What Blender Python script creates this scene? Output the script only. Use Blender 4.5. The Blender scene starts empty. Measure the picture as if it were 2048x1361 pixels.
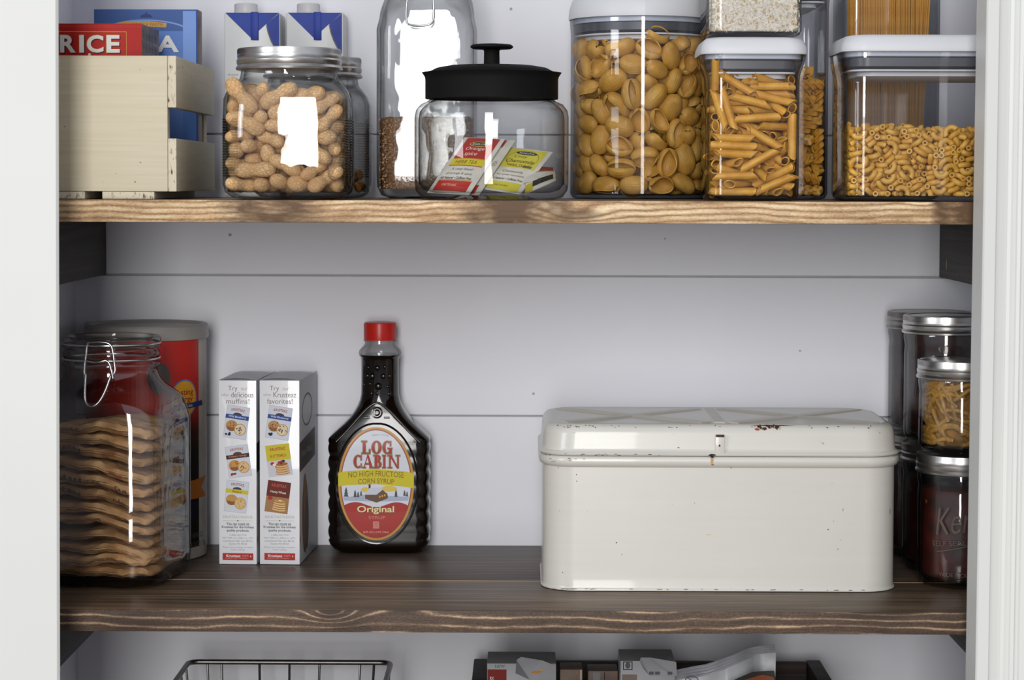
import bpy, bmesh, math, random
from math import sin, cos, pi, radians, tan, atan, sqrt, hypot
from mathutils import Vector, Matrix, Euler
random.seed(11)
SC = bpy.context.scene
COL = SC.collection

# ------------------------------------------------------------------ camera
F_PX = 4267.0
CAM_LOC = Vector((0.0, -1.80, 0.365))
TILT, YAW, ROLL = radians(2.54), radians(0.35), radians(0.17)
CAM_ROT = Matrix.Rotation(YAW, 3, 'Z') @ Matrix.Rotation(pi/2-TILT, 3, 'X') @ Matrix.Rotation(ROLL, 3, 'Z')
cd = bpy.data.cameras.new('camera'); cam = bpy.data.objects.new('camera', cd); COL.objects.link(cam)
cam.matrix_world = Matrix.Translation(CAM_LOC) @ CAM_ROT.to_4x4()
cd.sensor_width = 36.0; cd.lens = F_PX/2048*36.0
cd.shift_y = (553-680.5)/2048
cd.clip_start = 0.05; cd.clip_end = 50
cd.dof.use_dof = True; cd.dof.focus_distance = 1.95; cd.dof.aperture_fstop = 10.0
SC.camera = cam

# ------------------------------------------------------------------ world and light
w = bpy.data.worlds.new('world'); SC.world = w; w.use_nodes = True
wb = w.node_tree.nodes['Background']
wb.inputs[1].default_value = 1.0
# the room behind the camera: bright ceiling half, dim floor half
_t = w.node_tree; _c = _t.nodes.new('ShaderNodeTexCoord'); _s = _t.nodes.new('ShaderNodeSeparateXYZ'); _r = _t.nodes.new('ShaderNodeValToRGB'); _m = _t.nodes.new('ShaderNodeMapRange')
_t.links.new(_c.outputs['Generated'], _s.inputs[0]); _t.links.new(_s.outputs[2], _m.inputs[0]); _m.inputs[1].default_value = -1.0
_t.links.new(_m.outputs[0], _r.inputs[0]); _t.links.new(_r.outputs[0], wb.inputs[0])
_r.color_ramp.elements[0].position = .38; _r.color_ramp.elements[0].color = (.10, .10, .105, 1)
_r.color_ramp.elements[1].position = .62; _r.color_ramp.elements[1].color = (.37, .385, .43, 1)
def area(name, loc, target, sx, sy, energy, color):
    l = bpy.data.lights.new(name, 'AREA'); l.shape = 'RECTANGLE'; l.size = sx; l.size_y = sy
    l.energy = energy; l.color = color
    o = bpy.data.objects.new(name, l); COL.objects.link(o); o.location = loc
    o.rotation_euler = (Vector(target)-Vector(loc)).to_track_quat('-Z', 'Y').to_euler()
    return o
# tall window straight behind the camera, a second one further left
area('window_light_back', (-0.30, -4.3, 1.00), (0, 0, .45), 0.90, 3.0, 80, (1.0, 0.985, 0.96))
area('window_light_left', (-2.9, -2.6, 1.10), (0, 0, .25), 1.0, 1.6, 26, (0.95, 0.97, 1.0))
SC.view_settings.view_transform = 'Standard'; SC.view_settings.look = 'None'
SC.view_settings.gamma = 1.0; SC.view_settings.use_curve_mapping = False
SC.view_settings.exposure = 0.66
SC.cycles.use_denoising = True
SC.cycles.max_bounces = 14; SC.cycles.transparent_max_bounces = 40
SC.cycles.transmission_bounces = 10; SC.cycles.glossy_bounces = 6; SC.cycles.diffuse_bounces = 5
SC.cycles.caustics_reflective = False; SC.cycles.caustics_refractive = False
SC.cycles.sample_clamp_indirect = 6.0

def P(px, py, Y):
    """point of the photograph at depth plane Y"""
    d = CAM_ROT @ Vector((px-1024, -(py-553), -F_PX)); return CAM_LOC + d*((Y-CAM_LOC.y)/d.y)

LOW, UP, TH = 0.0, 0.349, 0.019      # shelf tops, board thickness
BACK = 0.33

# ------------------------------------------------------------------ materials
class N:
    """tiny node helper"""
    def __init__(s, name):
        s.m = bpy.data.materials.new(name); s.m.use_nodes = True
        s.t = s.m.node_tree; s.n = s.t.nodes; s.b = s.n['Principled BSDF']; s.out = s.n['Material Output']
    def add(s, typ, **k):
        n = s.n.new(typ)
        for a, v in k.items(): setattr(n, a, v)
        return n
    def link(s, a, b): s.t.links.new(a, b); return b
    def setin(s, sock, v):
        if hasattr(v, 'is_output') or isinstance(v, bpy.types.NodeSocket): s.t.links.new(v, sock)
        else: sock.default_value = v
    def math(s, op, a, b=0.0, clamp=False):
        n = s.add('ShaderNodeMath', operation=op, use_clamp=clamp); s.setin(n.inputs[0], a); s.setin(n.inputs[1], b); return n.outputs[0]
    def coord(s, kind='Object', scale=(1, 1, 1), loc=(0, 0, 0)):
        c = s.add('ShaderNodeTexCoord'); mp = s.add('ShaderNodeMapping')
        s.link(c.outputs[kind], mp.inputs[0]); mp.inputs['Scale'].default_value = scale; mp.inputs['Location'].default_value = loc
        return mp.outputs[0]
    def noise(s, vec, scale=5, detail=4, rough=.5, dist=0):
        n = s.add('ShaderNodeTexNoise'); s.link(vec, n.inputs['Vector'])
        n.inputs['Scale'].default_value = scale; n.inputs['Detail'].default_value = detail
        n.inputs['Roughness'].default_value = rough; n.inputs['Distortion'].default_value = dist
        return n.outputs[0]
    def ramp(s, fac, stops, interp='LINEAR'):
        r = s.add('ShaderNodeValToRGB'); s.setin(r.inputs[0], fac); cr = r.color_ramp; cr.interpolation = interp
        while len(cr.elements) < len(stops): cr.elements.new(0.5)
        for e, (p, c) in zip(cr.elements, stops):
            e.position = p; e.color = (c, c, c, 1) if isinstance(c, (int, float)) else (*c, 1)
        return r.outputs[0]
    def mix(s, fac, a, b, mode='MIX'):
        n = s.add('ShaderNodeMix', data_type='RGBA', blend_type=mode)
        s.setin(n.inputs[0], fac)
        for k, v in ((6, a), (7, b)):
            if isinstance(v, tuple): v = (*v[:3], 1)
            s.setin(n.inputs[k], v)
        return n.outputs[2]
    def bump(s, h, strength=.3, dist=.001):
        n = s.add('ShaderNodeBump'); n.inputs['Strength'].default_value = strength; n.inputs['Distance'].default_value = dist
        s.link(h, n.inputs['Height']); s.link(n.outputs[0], s.b.inputs['Normal']); return n
    def P(s, col=None, rough=.5, metal=0, spec=.5, coat=0, trans=0, ior=1.45):
        b = s.b
        if col is not None: s.setin(b.inputs['Base Color'], (*col, 1) if isinstance(col, tuple) else col)
        s.setin(b.inputs['Roughness'], rough); b.inputs['Metallic'].default_value = metal
        b.inputs['Specular IOR Level'].default_value = spec; b.inputs['Coat Weight'].default_value = coat
        b.inputs['Transmission Weight'].default_value = trans; b.inputs['IOR'].default_value = ior
        return s.m

_paint = {}
def paint(rgb, rough=.45, coat=0):
    k = (tuple(round(c, 4) for c in rgb), rough, coat)
    if k not in _paint:
        _paint[k] = N('printed_ink').P(tuple(rgb), max(rough, .5), spec=.25, coat=coat)
    return _paint[k]
def srgb(h):
    h = h.lstrip('#'); c = [int(h[i:i+2], 16)/255 for i in (0, 2, 4)]
    return tuple(x/12.92 if x <= .04045 else ((x+.055)/1.055)**2.4 for x in c)

def mottled(name, c1, c2, scale=60, rough=.5, bump=0, coat=0, stretch=(1, 1, 1), detail=4, bscale=None, dist=.001, contrast=(.35, .65), spec=.4):
    m = N(name); v = m.coord(scale=stretch); n = m.noise(v, scale, detail)
    col = m.ramp(n, [(contrast[0], c1), (contrast[1], c2)])
    m.P(col, rough, spec=spec, coat=coat)
    if bump:
        m.bump(m.noise(v, bscale or scale*3, 3), bump, dist)
    return m.m

def thin_glass(name, tint=(.93, .95, .95), edge=(.38, .40, .41), ior=1.5, rough=0.0, wav=0, wscale=20, edge_pow=2.2, boost=1.0):
    """thin clear wall: transparent, with a fresnel mirror and a greener, darker grazing angle"""
    m = N(name); n = m.n; m.n.remove(m.b)
    lw = m.add('ShaderNodeLayerWeight'); lw.inputs[0].default_value = .5
    fac = m.math('POWER', lw.outputs['Facing'], edge_pow)
    tr = m.add('ShaderNodeBsdfTransparent'); m.link(m.mix(fac, tint, edge), tr.inputs[0])
    gl = m.add('ShaderNodeBsdfGlossy'); gl.inputs['Roughness'].default_value = rough; gl.inputs['Color'].default_value = (1, 1, 1, 1)
    fr = m.add('ShaderNodeFresnel'); fr.inputs[0].default_value = ior
    if wav:
        bp = m.add('ShaderNodeBump'); bp.inputs['Strength'].default_value = wav; bp.inputs['Distance'].default_value = .004
        m.link(m.noise(m.coord(), wscale, 2, .4), bp.inputs['Height'])
        m.link(bp.outputs[0], gl.inputs['Normal'])
    mx = m.add('ShaderNodeMixShader')
    # seen from inside a thin wall the reflection is the same as from outside
    geo = m.add('ShaderNodeNewGeometry')
    ff = m.ramp(lw.outputs['Facing'], [(0, .035*boost), (.5, .055*boost), (.8, .18), (.93, .45), (1, .95)])
    m.link(ff, mx.inputs[0]); m.link(tr.outputs[0], mx.inputs[1]); m.link(gl.outputs[0], mx.inputs[2])
    m.link(mx.outputs[0], m.out.inputs[0])
    m.n.remove(fr); m.n.remove(geo)
    return m.m

def metal(name, col=(.62, .62, .61), rough=.28, bump=0):
    m = N(name); v = m.coord(scale=(1, 1, 1))
    c = m.ramp(m.noise(v, 90, 3), [(.3, tuple(x*.8 for x in col)), (.7, col)])
    m.P(c, rough, metal=1.0)
    if bump: m.bump(m.noise(v, 300, 2), bump, .0005)
    return m.m

def wood_edge(name, dark, mid, light, grain=.0065, seed=0, knots=(), patches=(), liney=.5, stain=.5, roughness=.6):
    """sawn pine edge: growth rings as long wavy lines along X, darker stain blotches, knots"""
    m = N(name); c = m.add('ShaderNodeTexCoord'); s = m.add('ShaderNodeSeparateXYZ'); m.link(c.outputs['Object'], s.inputs[0])
    X, Z = s.outputs[0], s.outputs[2]
    wob = m.noise(m.coord(scale=(5, 5, 5), loc=(seed, 0, 0)), 1.0, 3, .55)
    z = m.math('ADD', Z, m.math('MULTIPLY', m.math('SUBTRACT', wob, .5), .022))
    wig = m.noise(m.coord(scale=(60, 60, 200), loc=(seed*3, 0, 0)), 1.0, 3, .6)
    z = m.math('ADD', z, m.math('MULTIPLY', m.math('SUBTRACT', wig, .5), .0022))
    kmask = None
    for (kx, kz, kw, amp) in knots:
        dx = m.math('MULTIPLY', m.math('SUBTRACT', X, kx), 1/kw); dz = m.math('MULTIPLY', m.math('SUBTRACT', Z, kz), 1/.009)
        d2 = m.math('ADD', m.math('MULTIPLY', dx, dx), m.math('MULTIPLY', dz, dz))
        g = m.math('POWER', 2.718, m.math('MULTIPLY', d2, -1.0))
        z = m.math('ADD', z, m.math('MULTIPLY', g, amp))
        kmask = g if kmask is None else m.math('MAXIMUM', kmask, g)
    ph = m.math('MULTIPLY', z, 2*pi/grain)
    ln = m.math('ADD', m.math('MULTIPLY', m.math('SINE', ph), .5), .5)
    ln = m.math('POWER', ln, liney)
    fine = m.noise(m.coord(scale=(25, 25, 900), loc=(0, 0, seed)), 1.0, 4, .6)
    speck = m.noise(m.coord(scale=(400, 400, 900), loc=(0, seed, seed)), 1.0, 2, .6)
    amp = m.ramp(m.noise(m.coord(scale=(12, 12, 60), loc=(seed*2, 0, 0)), 1.0, 3, .6), [(.32, .25), (.62, 1.0)])
    v = m.math('ADD', m.math('MULTIPLY', m.math('MULTIPLY', ln, amp), .62), m.math('MULTIPLY', fine, .42))
    v = m.math('ADD', v, m.math('MULTIPLY', m.math('SUBTRACT', speck, .5), .55))
    col = m.ramp(v, [(.12, dark), (.48, mid), (.88, light)])
    blot = m.noise(m.coord(scale=(9, 9, 45), loc=(seed*7, 0, 0)), 1.0, 5, .62)
    bm_ = m.ramp(blot, [(.5, 0.0), (.68, 1.0)])
    col = m.mix(m.math('MULTIPLY', bm_, stain), col, tuple(x*.45 for x in dark))
    for (px_, w_, st) in patches:
        dx = m.math('MULTIPLY', m.math('SUBTRACT', X, px_), 1/w_)
        nz = m.math('MULTIPLY', m.math('SUBTRACT', m.noise(m.coord(scale=(40, 40, 120)), 1.0, 4, .6), .5), 2.4)
        g = m.math('ADD', m.math('SUBTRACT', 1.0, m.math('MULTIPLY', dx, dx)), nz)
        col = m.mix(m.math('MULTIPLY', g, st, clamp=True), col, tuple(x*.6 for x in dark))
    if kmask is not None:
        col = m.mix(m.math('MULTIPLY', m.ramp(kmask, [(.55, 0.0), (.9, 1.0)]), .7), col, tuple(x*.55 for x in dark))
    m.P(col, roughness, spec=.35); m.bump(v, .35, .0008)
    return m.m

def wood_top(name, dark, mid, light, along='X', seed=0, rough=.42):
    m = N(name)
    sc = (5, 160, 160) if along == 'X' else (160, 5, 160)
    s2 = (1.5, 22, 22) if along == 'X' else (22, 1.5, 22)
    a = m.noise(m.coord(scale=sc, loc=(seed, seed, 0)), 1.0, 6, .62, .4)
    b = m.noise(m.coord(scale=s2, loc=(seed, 0, 0)), 1.0, 5, .6, .8)
    hl = m.ramp(m.noise(m.coord(scale=tuple(x*(.6 if x < 50 else 1.5) for x in sc), loc=(seed+9, 3, 0)), 1.0, 4, .55), [(.60, 0.0), (.70, .22)])
    v = m.math('ADD', m.math('ADD', m.math('MULTIPLY', a, .75), m.math('MULTIPLY', b, .40)), m.math('SUBTRACT', hl, .05))
    col = m.ramp(v, [(.36, dark), (.53, mid), (.72, light)])
    m.P(col, rough, spec=.35); m.bump(a, .25, .0006)
    return m.m

M = {}
M['wall'] = mottled('shiplap_paint', (.745, .75, .80), (.775, .78, .83), 6, .6, .08, bscale=120, dist=.0006)
M['wall_side'] = M['wall']
M['gap'] = mottled('shiplap_gap', (.42, .42, .43), (.48, .48, .49), 30, .8)
M['dent'] = mottled('filled_nail_hole', (.30, .30, .31), (.4, .4, .42), 300, .7)
M['trim'] = mottled('trim_paint', (.645, .655, .63), (.675, .685, .655), 4, .38, .04, bscale=60)
M['plaster'] = mottled('plaster', (.62, .62, .62), (.66, .66, .66), 8, .7, .1)
M['floor'] = wood_top('floor_wood', (.05, .03, .02), (.12, .075, .045), (.2, .14, .09))
M['edge_up'] = wood_edge('light_sawn_edge', srgb('#7c6047'), srgb('#bb9870'), srgb('#ecd6b0'), .0052, 2.3,
    knots=((.335, .010, .014, .012), (-.205, .004, .02, .006), (.045, -.012, .03, .010)), patches=((-.215, .055, .9), (-.015, .045, 1.0), (.030, .012, .6), (.395, .045, 1.3), (-.43, .06, .35), (.35, .010, .9)), liney=.45, stain=.25)
M['edge_low'] = wood_edge('stained_sawn_edge', srgb('#453830'), srgb('#75604e'), srgb('#d0b08c'), .0075, 5.1,
    knots=((-.165, -.002, .020, .014), (-.10, .004, .03, -.008), (.30, .0, .06, .006)), patches=((-.15, .03, .45), (-.3, .12, .3), (.33, .1, .3), (.05, .1, .2)), liney=4.5, stain=.35)
M['top'] = wood_top('stained_board_face', srgb('#3b322b'), srgb('#62513f'), srgb('#97795d'))
M['top2'] = wood_top('stained_board_face_back', srgb('#342d28'), srgb('#50443b'), srgb('#7c6857'), seed=4)
M['seam'] = paint(srgb('#b79a78'), .6)
M['cleat'] = wood_top('dark_cleat_wood', srgb('#1d1a18'), srgb('#2e2925'), srgb('#453c35'), along='Y', seed=2, rough=.6)
M['glass'] = thin_glass('clear_glass', (.985, .99, .99), (.16, .17, .17), edge_pow=3.0)
M['thick_glass'] = thin_glass('thick_clear_glass', (.98, .985, .985), (.07, .075, .075), wav=.4, wscale=26, edge_pow=2.6, boost=1.3)
M['jar_glass'] = thin_glass('jar_glass', (.982, .987, .987), (.08, .085, .085), wav=.22, wscale=30, edge_pow=2.8, boost=1.2)
M['plastic'] = thin_glass('clear_acrylic', (.975, .98, .99), (.10, .11, .13), edge_pow=3.2)
M['lidwhite'] = mottled('white_lid_plastic', (.60, .61, .635), (.63, .64, .665), 5, .4)
M['gasket'] = N('grey_silicone_seal').P((.085, .09, .10), .35)
M['rimgrey'] = N('translucent_rim_plastic').P((.50, .53, .60), .25)
M['silver'] = metal('brushed_lid_metal', (.66, .65, .63), .30)
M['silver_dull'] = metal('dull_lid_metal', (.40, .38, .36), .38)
M['wire'] = metal('bright_wire', (.62, .62, .62), .22)
M['darkwire'] = metal('dark_wire', (.20, .195, .18), .35)
M['black'] = N('black_painted_metal').P((.007, .007, .007), .62, spec=.10)

# ------------------------------------------------------------------ object helpers
def tag(o, label=None, cat=None, group=None, kind=None):
    if label: o['label'] = label
    if cat: o['category'] = cat
    if group: o['group'] = group
    if kind: o['kind'] = kind
    return o
def thing(name, label, cat, loc=(0, 0, 0), rotz=0, group=None):
    o = bpy.data.objects.new(name, None); COL.objects.link(o); o.location = loc; o.rotation_euler = (0, 0, rotz)
    o.empty_display_size = .02
    return tag(o, label, cat, group)
def mk(name, bm, mats, parent=None, smooth=38, label=None):
    if not isinstance(mats, (list, tuple)): mats = [mats]
    bmesh.ops.recalc_face_normals(bm, faces=bm.faces)
    me = bpy.data.meshes.new(name); bm.to_mesh(me); bm.free()
    for m in mats: me.materials.append(m)
    if smooth:
        for p in me.polygons: p.use_smooth = True
        me.set_sharp_from_angle(angle=radians(smooth))
    o = bpy.data.objects.new(name, me); COL.objects.link(o)
    if parent: o.parent = parent
    if label: o['label'] = label
    return o
def mk_raw(name, me, parent=None):
    o = bpy.data.objects.new(name, me); COL.objects.link(o)
    if parent: o.parent = parent
    return o
def at(o, loc, rotz=0):
    o.location = loc; o.rotation_euler = (0, 0, rotz); return o

def box(bm, x0, x1, y0, y1, z0, z1, bev=0, mat=0, seg=2):
    t = bmesh.new()
    bmesh.ops.create_cube(t, size=1, matrix=Matrix.Translation(((x0+x1)/2, (y0+y1)/2, (z0+z1)/2)) @ Matrix.Diagonal((x1-x0, y1-y0, z1-z0, 1)))
    if bev: bmesh.ops.bevel(t, geom=t.edges[:], offset=bev, segments=seg, affect='EDGES', profile=.6)
    join(bm, t, mat)
def join(bm, t, mat=None):
    off = {}
    for v in t.verts: off[v] = bm.verts.new(v.co)
    for f in t.faces:
        try:
            nf = bm.faces.new([off[v] for v in f.verts]); nf.material_index = f.material_index if mat is None else mat; nf.normal_update()
        except ValueError: pass
    t.free()
def rr(hx, hy, r, n=8):
    """rounded rectangle outline, 4*(n+1) points"""
    r = max(1e-5, min(r, hx, hy)); out = []
    for q, (sx, sy) in enumerate(((1, 1), (-1, 1), (-1, -1), (1, -1))):
        for i in range(n+1):
            a = q*pi/2 + i/n*pi/2
            out.append((sx*(hx-r)+r*cos(a), sy*(hy-r)+r*sin(a)))
    return out
def loft(bm, rings, n=8, cap0=True, cap1=True, cx=0, cy=0, mat=0, mats=None):
    """rings: (hx, hy, r, z)"""
    prev = None; allr = []
    for (hx, hy, r, z) in rings:
        allr.append([bm.verts.new((cx+x, cy+y, z)) for x, y in rr(hx, hy, r, n)])
    k = len(allr[0])
    for i in range(len(allr)-1):
        a, b = allr[i], allr[i+1]
        for j in range(k):
            f = bm.faces.new((a[j], a[(j+1) % k], b[(j+1) % k], b[j])); f.material_index = mats[i] if mats else mat
    if cap0: f = bm.faces.new(allr[0]); f.material_index = mats[0] if mats else mat
    if cap1: f = bm.faces.new(allr[-1]); f.material_index = mats[-1] if mats else mat
    return allr
def lathe(bm, prof, n=64, mat=0, mats=None, cap0=True, cap1=True, cx=0, cy=0, knurl=None):
    """prof: (r, z)"""
    rings = []
    for idx, (r, z) in enumerate(prof):
        if r < 1e-6: rings.append([bm.verts.new((cx, cy, z))]); continue
        ring = []
        for j in range(n):
            rr_ = r*(1 - (.018 if knurl and idx in knurl and j % 2 else 0))
            a = 2*pi*j/n; ring.append(bm.verts.new((cx+rr_*cos(a), cy+rr_*sin(a), z)))
        rings.append(ring)
    for i in range(len(rings)-1):
        a, b = rings[i], rings[i+1]; mi = mats[i] if mats else mat
        for j in range(n):
            q = [a[j % len(a)], a[(j+1) % n % len(a)], b[(j+1) % n % len(b)], b[j % len(b)]]
            u = []
            for v in q:
                if v not in u: u.append(v)
            if len(u) > 2:
                f = bm.faces.new(u); f.material_index = mi
    if cap0 and len(rings[0]) > 1: f = bm.faces.new(rings[0]); f.material_index = mats[0] if mats else mat
    if cap1 and len(rings[-1]) > 1: f = bm.faces.new(rings[-1]); f.material_index = mats[-1] if mats else mat
def tube(bm, pts, r, n=8, closed=False, mat=0, caps=True):
    pts = [Vector(p) for p in pts]; k = len(pts); rings = []
    up = None
    for i, p in enumerate(pts):
        if closed: t = pts[(i+1) % k]-pts[i-1]
        else: t = pts[min(i+1, k-1)]-pts[max(i-1, 0)]
        t.normalize()
        if up is None: up = t.orthogonal().normalized()
        else:
            up = (up - t*up.dot(t))
            up = up.normalized() if up.length > 1e-6 else t.orthogonal().normalized()
        s = t.cross(up); ra = r[i] if isinstance(r, (list, tuple)) else r
        rings.append([bm.verts.new(p+up*ra*cos(2*pi*j/n)+s*ra*sin(2*pi*j/n)) for j in range(n)])
    m = k if closed else k-1
    for i in range(m):
        a, b = rings[i], rings[(i+1) % k]
        o = 0
        if closed and i == k-1:
            o = min(range(n), key=lambda q: (a[0].co-b[q].co).length)
        for j in range(n):
            f = bm.faces.new((a[j], a[(j+1) % n], b[(j+1+o) % n], b[(j+o) % n])); f.material_index = mat
    if caps and not closed:
        for rg in (rings[0], rings[-1]): f = bm.faces.new(rg); f.material_index = mat
def smooth_path(pts, it=2, closed=False):
    pts = [Vector(p) for p in pts]
    for _ in range(it):
        out = [] if closed else [pts[0]]
        m = len(pts) if closed else len(pts)-1
        for i in range(m):
            a, b = pts[i], pts[(i+1) % len(pts)]
            out += [a*.75+b*.25, a*.25+b*.75]
        if not closed: out.append(pts[-1])
        pts = out
    return pts
def vessel(bm, rings, t, bottom=.004, n=8, mat=0):
    """closed glass wall from outer rings (hx,hy,r,z) bottom to top, inner wall offset by t"""
    outer = list(rings); zb = rings[0][3]
    inner = []
    for (hx, hy, r, z) in reversed(rings):
        zz = max(z, zb+bottom); inner.append((hx-t, hy-t, max(r-t, .0008), zz))
    out = []
    for q in inner:
        if out and abs(out[-1][3]-q[3]) < 1e-6 and abs(out[-1][0]-q[0]) < 1e-6: continue
        out.append(q)
    loft(bm, outer+out, n=n, mat=mat)

# ------------------------------------------------------------------ printed art on surfaces
_glyph = {}
def glyphs(s, bold=0.0, spacing=1.0):
    k = (s, bold, spacing)
    if k not in _glyph:
        c = bpy.data.curves.new('t', 'FONT'); c.body = s; c.offset = bold; c.resolution_u = 4; c.space_character = spacing
        o = bpy.data.objects.new('t', c); me = bpy.data.meshes.new_from_object(o)
        vs = [(v.co.x, v.co.y) for v in me.vertices]; fs = [tuple(p.vertices) for p in me.polygons]
        bpy.data.objects.remove(o); bpy.data.curves.remove(c); bpy.data.meshes.remove(me)
        _glyph[k] = (vs, fs)
    return _glyph[k]
class Art:
    """flat prints in layers on a surface; map(u, v, lift) gives the local point, u and v in metres"""
    def __init__(s, mp, step=.00006, cut=None, unit=.001):
        s.mp, s.step, s.cut, s.u = mp, step, cut, unit; s.bm = bmesh.new(); s.mats = []; s.k = 0; s.L = s.bm.verts.layers.float.new('lay'); s.layer = 1
    def mi(s, col, rough=.45, coat=0):
        m = col if isinstance(col, bpy.types.Material) else paint(srgb(col) if isinstance(col, str) else col, rough, coat)
        if m not in s.mats: s.mats.append(m)
        return s.mats.index(m)
    def poly(s, pts, col, layer=None, rough=.45):
        if layer is not None: s.layer = layer
        vs = []; s.k = (s.k+1) % 11
        for p in pts:
            v = s.bm.verts.new((p[0]*s.u, p[1]*s.u, 0)); v[s.L] = s.layer+.08*s.k; vs.append(v)
        f = s.bm.faces.new(vs); f.material_index = s.mi(col, rough)
    def rect(s, x0, y0, x1, y1, col, layer=None, skew=0):
        s.poly([(x0, y0), (x1, y0+skew), (x1, y1+skew), (x0, y1)], col, layer)
    def ell(s, cx, cy, rx, ry, col, layer=None, n=40, a0=0, a1=360, rot=0):
        pts = []
        for i in range(n if a1-a0 >= 360 else n+1):
            a = radians(a0+(a1-a0)*i/n); x, y = rx*cos(a), ry*sin(a); c, d = cos(rot), sin(rot)
            pts.append((cx+x*c-y*d, cy+x*d+y*c))
        s.poly(pts, col, layer)
    def ring(s, cx, cy, rx, ry, w, col, layer=None, n=48, a0=0, a1=360, w2=None):
        w2 = w if w2 is None else w2
        if layer is not None: s.layer = layer
        for i in range(n):
            q = []
            for a, k in ((a0+(a1-a0)*i/n, 0), (a0+(a1-a0)*(i+1)/n, 0), (a0+(a1-a0)*(i+1)/n, 1), (a0+(a1-a0)*i/n, 1)):
                a = radians(a); q.append((cx+(rx-k*w)*cos(a), cy+(ry-k*w2)*sin(a)))
            s.poly(q, col)
    def line(s, pts, w, col, layer=None):
        if layer is not None: s.layer = layer
        for (x0, y0), (x1, y1) in zip(pts, pts[1:]):
            dx, dy = x1-x0, y1-y0; l = hypot(dx, dy) or 1; nx, ny = -dy/l*w/2, dx/l*w/2
            s.poly([(x0+nx, y0+ny), (x0-nx, y0-ny), (x1-nx, y1-ny), (x1+nx, y1+ny)], col)
    def blob(s, cx, cy, rx, ry, col, layer=None, rag=.25, n=16, rnd=random):
        pts = []
        for i in range(n):
            a = 2*pi*i/n; k = 1+rnd.uniform(-rag, rag); pts.append((cx+rx*k*cos(a), cy+ry*k*sin(a)))
        s.poly(pts, col, layer)
    def text(s, t, cx, cy, w, h, col, layer=None, bold=.0, rot=0, shear=0, arch=0, spacing=1.0):
        """text fitted to width w and cap height h, centred on (cx, cy)"""
        if layer is not None: s.layer = layer
        vs, fs = glyphs(t, bold, spacing)
        if not vs: return
        x0 = min(v[0] for v in vs); x1 = max(v[0] for v in vs); y0 = min(v[1] for v in vs); y1 = max(v[1] for v in vs)
        mi = s.mi(col); new = []
        c, d = cos(rot), sin(rot)
        for x, y in vs:
            X = ((x-x0)/(x1-x0)-.5)*w; Y = ((y-y0)/(y1-y0)-.5)*h
            Y += arch*(1-(2*X/w)**2) if arch else 0
            X += shear*Y
            v = s.bm.verts.new(((cx+X*c-Y*d)*s.u, (cy+X*d+Y*c)*s.u, 0)); v[s.L] = s.layer; new.append(v)
        for f in fs:
            try: nf = s.bm.faces.new([new[i] for i in f]); nf.material_index = mi
            except ValueError: pass
    def done(s, name, parent=None, label=None):
        bm = s.bm
        if s.cut:
            u0 = min(v.co.x for v in bm.verts); u1 = max(v.co.x for v in bm.verts)
            x = math.floor(u0/s.cut)*s.cut
            while x < u1:
                if x > u0: bmesh.ops.bisect_plane(bm, geom=bm.verts[:]+bm.edges[:]+bm.faces[:], plane_co=(x, 0, 0), plane_no=(1, 0, 0), dist=1e-7)
                x += s.cut
            v0 = min(v.co.y for v in bm.verts); v1 = max(v.co.y for v in bm.verts); x = math.floor(v0/s.cut)*s.cut
            while x < v1:
                if x > v0: bmesh.ops.bisect_plane(bm, geom=bm.verts[:]+bm.edges[:]+bm.faces[:], plane_co=(0, x, 0), plane_no=(0, 1, 0), dist=1e-7)
                x += s.cut
        for v in bm.verts: v.co = s.mp(v.co.x, v.co.y, v[s.L]*s.step)
        me = bpy.data.meshes.new(name); bm.to_mesh(me); bm.free()
        for m in s.mats: me.materials.append(m)
        o = bpy.data.objects.new(name, me); COL.objects.link(o)
        if parent: o.parent = parent
        if label: o['label'] = label
        return o
def front(y0, cx=0, z0=0):
    return lambda u, v, l: Vector((cx+u, y0-l-.0001, z0+v))
def cyl(r, z0=0, cx=0, cy=0, a0=0):
    return lambda u, v, l: Vector((cx+(r+l+.0002)*sin(u/r+a0), cy-(r+l+.0002)*cos(u/r+a0), z0+v))

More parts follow.
